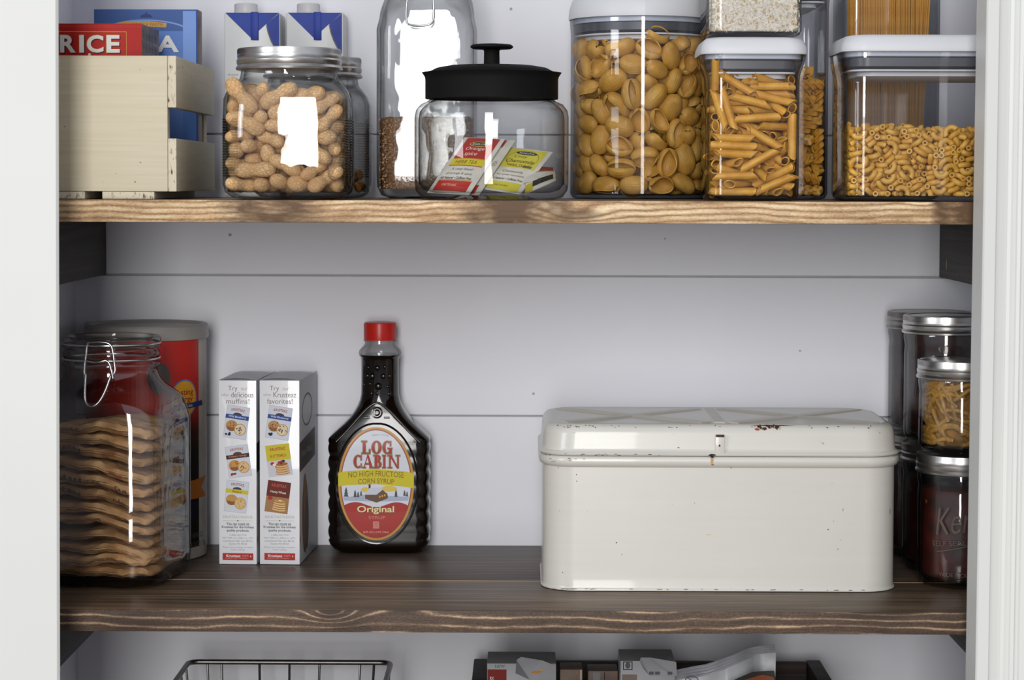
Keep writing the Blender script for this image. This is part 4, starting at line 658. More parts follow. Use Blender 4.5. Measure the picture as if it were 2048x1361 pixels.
-167,85,470,43,-62,-163,82, -261,435,499,-20,24,-169,83, -313,53,572,107,-32,120,89, -158,-90,449,-27,-3,122,85, 93,344,482,76,-1,-135,111, 140,-325,574,167,-28,132,90, 312,67,497,146,10,-71,95, 356,437,568,60,13,174,80, -116,-407,448,-156,18,-32,81, -304,-99,628,17,-26,91,99,
-417,209,523,-152,-14,-102,103, 367,-258,544,43,4,123,112, -85,-42,533,-27,-19,169,81, -161,324,527,-133,11,-171,103, 310,-376,461,22,-2,-38,96, 429,-75,549,-113,-41,91,99, 291,299,577,-62,-2,130,87, -383,-382,470,117,-4,45,83, -89,60,620,147,-16,-168,100, -174,188,564,88,3,1,106,
-327,-428,581,-67,-22,-180,101, 185,10,543,-119,1,-38,82, 157,241,575,-128,30,-81,104, 274,-177,661,-134,21,-119,95, 312,74,633,27,-10,92,101, 329,395,683,124,-10,-25,104, -441,-224,508,-112,-34,89,82, -65,-98,656,-75,0,165,102, -432,348,610,22,30,90,95, 55,-422,688,-23,9,-180,111,
179,63,670,-117,6,-87,106, 40,438,590,-22,5,180,87, 384,-434,625,-123,-46,15,85, 419,8,746,157,-5,-80,106, 285,280,729,146,9,152,87, -253,-314,575,-26,-6,-9,80, -439,-171,724,66,-56,-89,85, -319,276,635,-19,39,86,80, -96,-253,650,-102,-23,144,110, -216,141,697,143,-8,-159,92,
-136,284,699,41,-42,-3,92, 270,-373,629,-142,11,-127,83, 275,92,763,-104,8,-78,88, 131,246,772,1,-36,-61,92, -312,-239,709,-16,18,-86,100, -217,-215,833,31,19,-26,103, -250,421,649,24,-7,171,104, 79,-235,737,-110,7,41,110, 5,12,723,-109,-7,143,90, 12,277,643,-169,12,-65,101,
428,-213,659,95,-1,-79,85, 143,-28,807,49,23,-25,96, 405,342,818,105,-7,115,94, -435,-315,680,67,30,90,91, -344,-4,785,114,5,-148,98, -411,176,784,10,-20,-110,93, -196,-372,675,149,-34,97,82, -82,-80,795,-161,-17,99,96, 58,124,750,110,-31,-24,89, 306,-283,761,-78,-10,13,111,
256,-171,807,123,-13,-150,81, 136,424,748,152,27,169,99, -430,367,788,4,-29,-103,83, -141,423,785,23,3,180,110, -148,188,814,52,12,-92,87, -357,-414,819,-63,-48,164,108, -269,227,786,-13,-30,-98,96, -43,-428,816,-22,-29,0,101, 205,-408,827,-13,5,156,91, 353,-414,748,40,31,-152,85,
-214,-380,837,90,-29,-58,82]),
}

# ================================================================== the setting
def wpx(px, py, Y): p = P(px, py, Y); return p.x, p.z
XL, XR = -0.4505, 0.452
def structure(o): return tag(o, kind='structure')
# shiplap back wall: boards with a narrow groove between
bm = bmesh.new(); zg = .1301; pitch = .1407
k = -9
while zg + k*pitch < 1.25:
    a = zg+k*pitch; box(bm, XL-.02, XR+.02, BACK, BACK+.012, a+.0009, a+pitch-.0007, .0006, 0, 1); k += 1
box(bm, XL-.02, XR+.02, BACK+.004, BACK+.03, -1.2, 1.25, 0, 1)
for (px, py, r) in ((460, 470, 1.7), (1022, 18, 1.5), (1067, 788, 1.3), (1872, 23, 1.5), (1600, 702, 1.0), (1330, 478, .9)):
    x, z = wpx(px, py, BACK); t = bmesh.new()
    bmesh.ops.create_circle(t, cap_ends=True, segments=10, radius=r*.001, matrix=Matrix.Translation((x, BACK-.0001, z)) @ Matrix.Rotation(pi/2, 4, 'X')); join(bm, t, 2)
structure(mk('wall_back', bm, [M['wall'], M['gap'], M['dent']]))
for nm, x0, x1 in (('wall_left', XL-.03, XL), ('wall_right', XR, XR+.03)):
    bm = bmesh.new(); box(bm, x0, x1, -.045, BACK+.03, -1.2, 1.25); structure(mk(nm, bm, M['wall_side']))
bm = bmesh.new(); box(bm, XL-.03, XR+.03, -.02, BACK+.03, 1.25, 1.28); structure(mk('ceiling', bm, M['plaster']))
bm = bmesh.new(); box(bm, -3.2, 3.2, -4.6, BACK+.03, -1.24, -1.20); structure(mk('floor', bm, M['floor']))
# wall around the pantry opening, as three pieces, and the casings
bm = bmesh.new(); box(bm, -2.2, -.400, -.060, -.030, -1.2, 1.5); structure(mk('wall_front_left', bm, M['plaster']))
bm = bmesh.new(); box(bm, .392, 2.2, -.060, -.030, -1.2, 1.5); structure(mk('wall_front_right', bm, M['plaster']))
bm = bmesh.new(); box(bm, -.40, .392, -.060, -.030, 1.10, 1.5); structure(mk('wall_front_header', bm, M['plaster']))
def extrude_profile(bm, prof, z0, z1, lean=0):
    a = [bm.verts.new((x-lean*(.3-z0), y, z0)) for x, y in prof]; b = [bm.verts.new((x-lean*(.3-z1), y, z1)) for x, y in prof]
    n = len(prof)
    for i in range(n): bm.faces.new((a[i], a[(i+1) % n], b[(i+1) % n], b[i]))
    bm.faces.new(a); bm.faces.new(b)
LEAN = .0042
xl = P(118.5, 680, -.078).x
bm = bmesh.new(); extrude_profile(bm, [(xl, -.077), (xl-.002, -.079), (xl-.14, -.079), (xl-.14, -.060), (xl-.004, -.060)], -1.2, 1.15, LEAN)
structure(mk('trim_1', bm, M['trim']))
xr = P(1944, 680, -.034).x
pr = [(0, -.032), (.0, -.070), (.0012, -.0715), (.0100, -.0715), (.0112, -.0695), (.0190, -.0680), (.0198, -.0695), (.0225, -.0700), (.0235, -.0712),
      (.0262, -.0712), (.0272, -.0730), (.0300, -.0735), (.0310, -.0722), (.0330, -.0722), (.0345, -.0745), (.048, -.0765), (.060, -.079), (.085, -.080), (.088, -.078), (.088, -.060), (.0205, -.060), (.0205, -.032)]
bm = bmesh.new(); extrude_profile(bm, [(xr+a, b) for a, b in pr], -1.2, 1.15, LEAN)
structure(mk('trim_2', bm, M['trim'], smooth=25))
bm = bmesh.new(); box(bm, -.50, .48, -.080, -.0602, 1.1505, 1.23, .003); structure(mk('trim_3', bm, M['trim']))

# ------------------------------------------------------------------ shelves and cleats
def shelf(z, label, edge, tops, seam=True):
    t = thing('pantry_shelf', label, 'shelf', (0, 0, z), 0, 'stained wood pantry shelves')
    L, Rr = XL+.001, XR-.001
    b1 = bmesh.new(); box(b1, L, Rr, 0, .1365, -TH, 0, .0012, 0, 2)
    for f in b1.faces:
        if f.calc_center_median().y < .0012: f.material_index = 1
    mk('front_plank', b1, [tops[0], edge], t, 30)
    b2 = bmesh.new(); box(b2, L, Rr, .1376, BACK-.001, -TH, -.0002, .0012, 0, 2)
    mk('back_plank', b2, [tops[1]], t, 30)
    if seam:
        s = bmesh.new(); box(s, L+.01, Rr-.01, .1362, .1379, -.006, .00012); mk('glue_line', s, M['seam'], t, 0)
    return t
shelf(UP, 'upper stained pine shelf whose light front edge carries the glass jars', M['edge_up'], (M['top'], M['top2']))
shelf(LOW, 'lower dark stained plank shelf holding the syrup and the cream bread box', M['edge_low'], (M['top'], M['top2']))
Z3 = -.335
t = thing('pantry_shelf', 'lowest pantry shelf below the frame under wire basket and crate', 'shelf', (0, 0, Z3), 0, 'stained wood pantry shelves')
b1 = bmesh.new(); box(b1, XL+.001, XR-.001, 0, .1365, -TH, 0, .0012); mk('front_plank', b1, M['top'], t)
b1 = bmesh.new(); box(b1, XL+.001, XR-.001, .1376, BACK-.001, -TH, -.0002, .0012); mk('back_plank', b1, M['top2'], t)
zc1 = P(215, 549, BACK).z
xcl, xcr = P(215, 540, BACK).x, P(1876, 550, BACK).x
hcl = (UP-TH)-zc1
for z, xa, xb, lab in ((UP, XL, xcl, 'dark wood cleat under the left end of the upper shelf'), (UP, xcr, XR, 'dark wood cleat under the right end of the upper shelf'),
                       (LOW, XL, xcl, 'dark wood cleat under the left end of the lower shelf'), (LOW, xcr, XR, 'dark wood cleat under the right end of the lower shelf')):
    bm = bmesh.new(); box(bm, 0, xb-xa-.001, 0, .323, -(hcl if z == UP else .055), 0, .001)
    if xa > 0 and z == UP:
        t_ = bmesh.new(); bmesh.ops.create_circle(t_, cap_ends=True, segments=12, radius=.0035, matrix=Matrix.Translation((-.0002, .285, -.045)) @ Matrix.Diagonal((1, .5, 1.7, 1)) @ Matrix.Rotation(pi/2, 4, 'Y')); join(bm, t_, 1)
    o = mk('shelf_cleat', bm, [M['cleat'], M['seam']]); at(o, (xa+.0005, .004, z-TH-.0001)); tag(o, lab, 'shelf support', 'dark cleats under the shelves')

# ================================================================== lids and jars
def silver_lid(parent, r, z, h, mat=None, name='lid', n=160, label=None):
    """two-piece screw lid: knurled top edge, rolled beads"""
    bm = bmesh.new()
    prof = [(r*.985, z), (r*1.012, z+h*.03), (r*1.02, z+h*.12), (r*1.0, z+h*.19), (r*.985, z+h*.24), (r*1.0, z+h*.32), (r*1.004, z+h*.46), (r*.985, z+h*.54), (r*.992, z+h*.64),
            (r*.988, z+h*.72), (r*.992, z+h*.75), (r*.992, z+h*.93), (r*.975, z+h), (r*.93, z+h), (r*.90, z+h*.955), (r*.86, z+h*.955), (r*.84, z+h*.975), (0, z+h*.975)]
    lathe(bm, prof, n=n, knurl=(10, 11))
    return mk(name, bm, mat or M['silver'], parent, 32, label)

def biscuit_jar(x, Y, px0, px1, label, group):
    """square jar with rounded corners, ribbed sides and a screw lid"""
    t = thing('glass_jar', label, 'jar', (x, Y, UP+.0003), 0, group)
    h = (px1-px0)/2
    rg = [(h-.016, h-.016, .022, 0), (h-.008, h-.008, .022, .0012), (h-.002, h-.002, .024, .006), (h, h, .025, .013), (h, h, .026, .068), (h-.0005, h-.0005, .027, .086), (h-.003, h-.003, .031, .094),
          (h-.007, h-.007, .037, .1000), (h-.0105, h-.0105, .0425, .1035), (.0425, .0425, .0425, .106), (.0418, .0418, .0418, .110), (.0425, .0425, .0425, .112), (.0425, .0425, .0425, .120)]
    bm = bmesh.new(); vessel(bm, rg, .0028, .006, n=10)
    mk('jar_body', bm, M['jar_glass'], t, 60)
    for s in (-1, 1):
        bm = bmesh.new()
        for i in range(22):
            z = .020+i*.0023
            path = [(s*px_, py_, z) for px_, py_ in rr(h, h, .026, 8) if px_ > h*.62]
            path.sort(key=lambda p: p[1])
            tube(bm, path, .0006, 5)
        mk('side_ribs', bm, M['jar_glass'], t, 60)
    silver_lid(t, .0455, .1115, .0188)
    return t
JY1, JY2 = .062, .196
xj = P(579, 300, JY1).x; hj = (P(703, 300, JY1).x-P(455, 300, JY1).x)/2
biscuit_jar(xj, JY1, xj-hj, xj+hj, 'square ribbed glass jar with silver screw lid full of peanuts', 'ribbed glass biscuit jars')
xj2 = P(626, 300, JY2).x
biscuit_jar(xj2, JY2, xj2-hj, xj2+hj, 'nearly empty ribbed glass jar with silver lid behind the peanut jar', 'ribbed glass biscuit jars')

# tea jar with black lid
TY = .082; xt = P(983, 300, TY).x; rt = (P(1137, 300, TY).x-P(829, 300, TY).x)/2
t = thing('glass_jar', 'squat round glass jar with black knobbed lid holding tea bags', 'jar', (xt, TY, UP+.0003))
zz = lambda py, Y=TY: P(983, py, Y).z-UP
prof = [(.030, .0035), (.045, .0008), (rt-.012, 0), (rt-.005, .0022), (rt-.001, .008), (rt, .014), (rt, zz(235)), (rt-.001, zz(222)), (rt-.005, zz(210)), (rt-.011, zz(204)), (rt-.0135, zz(200)), (rt-.014, zz(196)), (rt-.014, zz(185)),
        (rt-.0175, zz(185)), (rt-.0175, zz(200)), (rt-.009, zz(212)), (rt-.0045, zz(225)), (rt-.0035, zz(240)), (rt-.0035, .014), (rt-.008, .0085), (rt-.016, .006), (0, .006)]
bm = bmesh.new(); lathe(bm, [(0, .0035)]+prof, n=96, cap0=False, cap1=False); mk('jar_body', bm, M['jar_glass'], t, 60)
rl = (P(1113, 180, TY).x-P(847, 180, TY).x)/2; zt = zz(131)
lid = mk('jar_lid', (lambda b: (lathe(b, [(0, zz(199)), (rl-.004, zz(199)), (rl, zz(199)), (rl, zz(160)), (rl+.0005, zz(155)), (rl+.0022, zz(149)), (rl+.0030, zz(146.5)), (rl+.0010, zz(146)), (rl-.004, zz(146.5)),
        (rl-.005, zz(143)), (rl-.010, zz(137)), (rl-.020, zz(133)), (rl-.036, zt), (0, zt+.0003)], n=96), b)[1])(bmesh.new()), M['black'], t, 40, 'matte black lid')
bm = bmesh.new(); lathe(bm, [(0, zt-.001), (.0078, zt-.001), (.0070, zt+.0015), (.0068, zz(103)), (.0078, zz(100)), (.017, zz(98.5)), (.0188, zz(96)), (.0188, zz(93)), (.0170, zz(90)), (.008, zz(88.5)), (0, zz(88.2))], n=48)
mk('lid_knob', bm, M['black'], lid, 40)

# square clamp jars ------------------------------------------------
def clamp_jar(name_label, cat_loc, h, rc, zsh, zneck, ztop, rneck, bail_a, scale=1.0, group=None, tilt=0, hook=True, wall=.0035, rotz=0):
    t = thing('clamp_jar', name_label, 'jar', cat_loc, rotz, group)
    rg = [(h-.022, h-.022, rc*.8, .0015), (h-.012, h-.012, rc, 0), (h-.004, h-.004, rc, .003), (h-.0005, h-.0005, rc, .011), (h, h, rc, .022), (h, h, rc, zsh-.018), (h-.0025, h-.0025, rc, zsh-.007)]
    r1 = rneck+.002
    for i in range(1, 7):
        k = i/7; e = k*k*(3-2*k); hh = (h-.0025)*(1-e)+r1*e; rg.append((hh, hh, min(hh, rc*(1-k)+hh*k), zsh-.007+(zneck-zsh+.007)*k**.75))
    for dr, dz in ((.0015, 0), (.0, .004), (.0, .008), (.0028, .010), (.0028, .0125), (.0005, .0145), (.0005, .018), (.002, .0195), (.002, .022), (0, .024), (0, ztop-zneck-.011)):
        rg.append((rneck+dr, rneck+dr, rneck+dr, zneck+dz))
    bm = bmesh.new(); vessel(bm, rg, wall, .008, n=10); mk('jar_body', bm, M['thick_glass'], t, 60)
    ld = bmesh.new(); z0 = ztop-.010
    lathe(ld, [(0, z0+.001), (rneck-.006, z0), (rneck+.0022, z0), (rneck+.0028, z0+.002), (rneck+.001, z0+.0035), (rneck+.0028, z0+.005), (rneck+.003, z0+.0085), (rneck+.001, z0+.0102), (rneck-.003, z0+.0102), (rneck-.006, z0+.006), (0, z0+.005)], n=72)
    gl = mk('glass_lid', ld, M['thick_glass'], t, 50)
    # wire bands round the neck
    wb_ = bmesh.new()
    for zz_, ra in ((z0+.0035, rneck+.0025), (zneck+.0165, rneck+.002)):
        tube(wb_, [(ra*cos(2*pi*i/60), ra*sin(2*pi*i/60), zz_) for i in range(60)], .0009, 6, closed=True)
    mk('wire_band', wb_, M['wire'], t, 60)
    # bail clasp at angle bail_a (from -y, towards +x)
    b = bmesh.new(); R = rneck+.0045
    def c(u, z, l=0): a = bail_a+u/R; return ((R+l)*sin(a), -(R+l)*cos(a), z)
    zt_, zh = z0+.0045, zneck+.0165
    if hook:
        tube(b, smooth_path([c(-.0112, zh-.016, .004), c(-.0118, zh-.006, .004), c(-.0112, zh+.004, .002), c(-.0112, zt_-.001, 0), c(-.0095, zt_+.0025, 0), c(-.002, zt_+.0032, 0), c(.009, zt_+.0022, 0), c(.0122, zt_-.002, 0), c(.0135, zh, .002), c(.0145, zh-.008, .004), c(.0125, zh-.0115, .004)], 2), .0011, 8)
        tube(b, smooth_path([c(-.0095, zh+.001, .004), c(0, zh-.0004, .005), c(.0062, zh+.0015, .0045)], 1), .0015, 8)
        tube(b, smooth_path([c(.0062, zh+.0015, .0045), c(.0095, zh, .005), c(.0115, zh-.009, .006), c(.0125, zh-.0145, .006)], 2), .0011, 8)
        tube(b, smooth_path([c(-.0095, zh-.011, .006), c(-.0095, zh-.026, .008), c(-.0085, zh-.036, .010), c(-.0035, zh-.040, .011), c(.002, zh-.036, .010), c(.0065, zh-.026, .008), c(.0105, zh-.0125, .006)], 2), .0012, 8)
    else:
        tube(b, smooth_path([c(-.0085, zt_+.002, 0), c(-.0105, zh-.008, .004), c(-.0115, zh-.036, .008), c(-.0085, zh-.043, .009), c(.0085, zh-.043, .009), c(.0115, zh-.036, .008), c(.0105, zh-.008, .004), c(.0085, zt_+.002, 0)], 2), .0010, 8)
    mk('wire_clasp', b, M['wire'], t, 60)
    return t
# lower left: brown paper packets
CY_ = .1455; JROT = radians(-10)
cxj = P(224, 900, CY_).x; hcj = .0625
zj = lambda py, px=224: P(px, py, CY_).z
clamp_jar('large square clamp jar stuffed with folded brown paper packets', (cxj, CY_, .0003), hcj, .030, zj(800), zj(752), zj(672), (P(318, 700, CY_).x-P(130, 700, CY_).x)/2-.001, radians(-3)-JROT, rotz=JROT)
# upper shelf tall one
TJY = .215; xtj = P(856, 200, TJY).x; htj = (P(954, 200, TJY).x-P(757, 200, TJY).x)/2
zn = P(856, 8, TJY).z-UP
tj = clamp_jar('tall square clamp jar with a little brown grain behind black lidded jar', (xtj, TJY, UP+.0003), htj, .018, zn-.008, zn+.002, zn+.034, .040, radians(-6), hook=False, wall=.0030)

# ================================================================== airtight pasta containers
def oxo(label, x, Y, z, hx, hy, rc, zb, lid, group='clear airtight containers with white push lids', body_mat=None):
    """square push-lid container: straight body to zb, flare to the lid; lid=(hx, hy, rc, z0, z1)"""
    t = thing('airtight_container', label, 'food container', (x, Y, z), 0, group)
    lx, ly, lr, z0, z1 = lid
    rg = [(hx-.006, hy-.006, max(rc-.004, .004), 0), (hx-.002, hy-.002, rc, .0012), (hx, hy, rc, .005), (hx, hy, rc, zb)]
    for i in range(1, 6):
        k = i/5; e = k*k*(3-2*k); rg.append((hx+(lx-.001-hx)*e, hy+(ly-.001-hy)*e, rc+(lr-rc)*e, zb+(z0-.001-zb)*k))
    bm = bmesh.new(); vessel(bm, rg, .0022, .0035, n=8); mk('container_body', bm, body_mat or M['plastic'], t, 50)
    bm = bmesh.new(); H = z1-z0
    loft(bm, [(lx-.004, ly-.004, lr, z0+.0008), (lx, ly, lr, z0), (lx+.0003, ly+.0003, lr, z0+.002), (lx-.0005, ly-.0005, lr, z0+H*.45), (lx-.003, ly-.003, lr, z0+H*.80), (lx-.0055, ly-.0055, lr, z0+H*.95), (lx-.010, ly-.010, lr*.8, z1)], n=8)
    bm2 = mk('lid', bm, M['lidwhite'], t, 45, 'white lid')
    # what hangs inside the rim under the lid: clear grey rim, dark seal, thin white ring, plug
    ix, iy = hx-.0028, hy-.0028; d = .0045
    g = bmesh.new(); loft(g, [(ix+.0012, iy+.0012, rc, z0-.0048), (lx-.0045, ly-.0045, lr, z0-.0040), (lx-.0045, ly-.0045, lr, z0+.0006)], n=8, mat=0); mk('lid_rim', g, M['rimgrey'], bm2, 45)
    g = bmesh.new(); loft(g, [(ix-.004, iy-.004, rc, z0-.0150), (ix-.0004, iy-.0004, rc, z0-.0125), (ix-.0004, iy-.0004, rc, z0-.0052), (ix-.002, iy-.002, rc, z0-.0049)], n=8); mk('seal', g, M['gasket'], bm2, 45)
    g = bmesh.new(); loft(g, [(ix-.006, iy-.006, rc, z0-.0172), (ix-.0006, iy-.0006, rc, z0-.0166), (ix-.0006, iy-.0006, rc, z0-.0152), (ix-.003, iy-.003, rc, z0-.0151)], n=8); mk('seal_ring', g, M['lidwhite'], bm2, 45)
    g = bmesh.new(); loft(g, [(ix-.016, iy-.016, max(rc-.008, .006), z0-.0230), (ix-.008, iy-.008, max(rc-.004, .006), z0-.0205), (ix-.0075, iy-.0075, rc, z0-.0173)], n=8); mk('plug', g, M['lidwhite'], bm2, 45)
    # push button on top
    g = bmesh.new(); rb = min(.030, lx*.62)
    lathe(g, [(0, z1), (rb, z1), (rb, z1+.0006), (rb-.002, z1+.0009), (0, z1+.0009)], n=40); mk('push_button', g, M['lidwhite'], bm2, 45)
    return t
PEN = dict(x=P(1499, 250, .085).x, Y=.085)
zu = lambda px, py, Y: P(px, py, Y).z-UP
hp = (P(1590, 250, .085).x-P(1408, 250, .085).x)/2
lp = (P(1604, 100, .085).x-P(1394, 100, .085).x)/2
zl0, zl1 = zu(1500, 111, .06), zu(1500, 76.5, .06)
oxo('small clear container of penne with white lid under the rice box', PEN['x'], PEN['Y'], UP+.0003, hp, hp, .012, zl0-.022, (lp, lp, .016, zl0, zl1))
# rice container stacked on it
hr = (P(1593, 40, .085).x-P(1405, 40, .085).x)/2
oxo('clear container of white rice stacked on the penne container', PEN['x'], PEN['Y'], UP+zl1+.0013, hr, hr, .012, .062, (hr+.004, hr+.004, .014, .084, .098))
# shells: big round-fronted one
SHY = .232; SHX = P(1281, 250, SHY).x; rs = P(1281, 250, SHY).x-P(1141, 250, SHY).x
zs0 = P(1281, 40, SHY).z-UP-.001
oxo('large round clear container filled with pasta shells and white lid', SHX, SHY, UP+.0003, rs, rs, rs, zs0-.016, (rs+.002, rs+.002, rs+.002, zs0, zs0+.022))
# rotini, tall square behind
RTY = .222; rtx = P(1644, 250, RTY).x-.0505
oxo('tall clear container of rotini standing behind the penne container', rtx, RTY, UP+.0003, .0505, .050, .012, .176, (.054, .054, .016, .198, .216))
# macaroni, wide one at right
MY = .072; xm0 = P(1678, 250, MY).x; hm = .0745; mx_ = xm0+hm
zm0, zm1 = zu(1700, 104, .03), zu(1700, 70, .03)
oxo('wide clear container half full of elbow macaroni beside the right door trim', mx_, MY, UP+.0003, hm, .0495, .016, zm0-.026, (hm+.0045, .0545, .020, zm0, zm1))
# spaghetti, tall behind it
SPY = .235; xs0 = P(1676, 60, SPY).x; xs1 = P(1866, 60, SPY).x; hs = (xs1-xs0)/2; spx = (xs0+xs1)/2
oxo('tall clear container of dry spaghetti standing behind the macaroni', spx, SPY, UP+.0003, hs, hs, .012, .262, (hs+.003, hs+.003, .016, .285, .30))

# ------------------------------------------------------------------ pasta shapes
M['pasta'] = mottled('durum_pasta', srgb('#bd842c'), srgb('#d5a043'), 90, .42, .06, bscale=900, dist=.0003)
M['pasta_shell'] = mottled('shell_pasta', srgb('#bd8a38'), srgb('#d2a350'), 70, .45, .06, bscale=900, dist=.0003)
M['pasta_mac'] = mottled('macaroni_pasta', srgb('#cb9536'), srgb('#e0b158'), 90, .42)
M['spag'] = mottled('spaghetti', srgb('#b9802f'), srgb('#d39d46'), 60, .5)
def m_peanut():
    m = N('peanut_shell'); v = m.coord()
    vo = m.add('ShaderNodeTexVoronoi', feature='DISTANCE_TO_EDGE'); vo.inputs['Scale'].default_value = 1.0
    m.link(m.coord(scale=(230, 420, 420)), vo.inputs['Vector'])
    e = m.ramp(vo.outputs['Distance'], [(0, 0.0), (.18, 1.0)])
    n = m.noise(v, 90, 4)
    col = m.mix(e, srgb('#b88e60'), m.ramp(n, [(.3, srgb('#c49a6c')), (.7, srgb('#e0bd8c'))]))
    m.P(col, .7, spec=.2); m.bump(e, .35, .0005); return m.m
M['peanut'] = m_peanut()
def mesh_from(bm, name, mats, smooth=60):
    o = mk(name, bm, mats, None, smooth); me = o.data; bpy.data.objects.remove(o); return me
def shell_mesh(open_=.62, seed=0):
    """conchiglie: a ridged cup curled over itself, pointed at both ends"""
    bm = bmesh.new(); nu, nv = 18, 54; g = []
    for i in range(nu+1):
        u = i/nu; uu = min(max(u, .015), .985); x = -.0142*cos(pi*u); r = sin(pi*uu)**.80
        row = []
        amax = pi*(1.0-open_*.42*sin(pi*uu)**.8)
        for j in range(nv+1):
            t = -1+2*j/nv; a = t*amax; f = max(0, (abs(t)-.70)/.30)
            lip = 1+(.16 if t > 0 else -.20)*f**1.5*sin(pi*uu)
            rib = 1+.020*cos(j*2*pi/3)*min(1, r*1.5)
            pinch = 1-.10*math.exp(-((u-.5)/.12)**2)*0
            rr_ = r*lip*rib*pinch
            row.append(bm.verts.new((x*(1-.10*f), .0100*rr_*sin(a), .0092*rr_*cos(a)-.0008)))
        g.append(row)
    for i in range(nu):
        for j in range(nv): bm.faces.new((g[i][j], g[i+1][j], g[i+1][j+1], g[i][j+1]))
    bmesh.ops.recalc_face_normals(bm, faces=bm.faces)
    bmesh.ops.solidify(bm, geom=bm.faces[:], thickness=.0009)
    return mesh_from(bm, 'pasta_shell', M['pasta_shell'], 70)
def tube_open(bm, path_fn, n, ro, ri, ns=14, cut=0, mat=0):
    """hollow tube; path_fn(t)->(point, tangent, up); diagonal end cut of size cut"""
    ro_r, ri_r = [], []
    for i in range(n+1):
        t = i/n; p, tg, up = path_fn(t); s = tg.cross(up)
        for r, lst in ((ro, ro_r), (ri, ri_r)):
            row = []
            for j in range(ns):
                a = 2*pi*j/ns; sh = cut*cos(a)*(2*t-1) if cut else 0
                ra = r*(1+(.03*cos(a*7) if r == ro and cut else 0))
                row.append(bm.verts.new(p+up*ra*cos(a)+s*ra*sin(a)+tg*sh))
            lst.append(row)
    for i in range(n):
        for j in range(ns):
            k = (j+1) % ns
            bm.faces.new((ro_r[i][j], ro_r[i][k], ro_r[i+1][k], ro_r[i+1][j])); bm.faces.new((ri_r[i][j], ri_r[i+1][j], ri_r[i+1][k], ri_r[i][k]))
    for e in (0, n):
        for j in range(ns):
            k = (j+1) % ns; bm.faces.new((ro_r[e][j], ri_r[e][j], ri_r[e][k], ro_r[e][k]))
def penne_mesh():
    bm = bmesh.new(); L = .0165
    tube_open(bm, lambda t: (Vector((L*(2*t-1), 0, 0)), Vector((1, 0, 0)), Vector((0, 1, 0))), 6, .0036, .0026, 21, .0036)
    return mesh_from(bm, 'penne', M['pasta'], 40)
def mac_mesh(ns=10, n=9):
    bm = bmesh.new(); R = .0052
    def f(t):
        a = radians(-85+170*t); return (Vector((R*sin(a), R*cos(a)-.0032, 0)), Vector((cos(a), -sin(a), 0)), Vector((0, 0, 1)))
    tube_open(bm, f, n, .0024, .00125, ns)
    return mesh_from(bm, 'elbow_macaroni', M['pasta_mac'], 60)
def rotini_mesh():
    bm = bmesh.new(); nx, na = 44, 24; g = []
    for i in range(nx+1):
        x = -.016+.032*i/nx; tw = 2*pi*1.6*i/nx; row = []
        for j in range(na):
            a = 2*pi*j/na; r = .0012+.0040*abs(cos(1.5*a))**1.7
            row.append(bm.verts.new((x, r*cos(a+tw), r*sin(a+tw))))
        g.append(row)
    for i in range(nx):
        for j in range(na): bm.faces.new((g[i][j], g[i][(j+1) % na], g[i+1][(j+1) % na], g[i+1][j]))
    bm.faces.new(g[0]); bm.faces.new(g[-1])
    return mesh_from(bm, 'rotini', M['pasta'], 60)
def peanut_mesh(seed):
    rnd = random.Random(seed); bm = bmesh.new(); nu, nv = 26, 20; rows = []
    b1, b2, wst = rnd.uniform(.92, 1.08), rnd.uniform(.88, 1.05), rnd.uniform(.68, .84); bend = rnd.uniform(-.0016, .0022)
    for i in range(nu+1):
        u = -1+2*i/nu; x = .0180*u
        env = max(0, 1-abs(u)**3.2)**.5
        r = env*((b1 if u < 0 else b2)*(1-(1-wst)*math.exp(-(u/.30)**2)))
        row = []
        for j in range(nv):
            a = 2*pi*j/nv; k = r*.0075*(1+.025*cos(5*a)+.02*sin(3*a+6*u))
            row.append(bm.verts.new((x, k*cos(a)+bend*(1-u*u), k*sin(a))))
        rows.append(row)
    for i in range(nu):
        for j in range(nv): bm.faces.new((rows[i][j], rows[i][(j+1) % nv], rows[i+1][(j+1) % nv], rows[i+1][j]))
    bmesh.ops.remove_doubles(bm, verts=bm.verts, dist=.00004)
    return mesh_from(bm, 'peanut', M['peanut'], 80)
def items(key):
    n, d = PILES[key]; out = []
    for i in range(0, len(d), n):
        v = d[i:i+n]
        out.append((Vector(v[:3])*1e-4, Euler([radians(a) for a in v[3:6]]).to_quaternion(), v[6]/100.0 if n == 7 else 1.0))
    return out
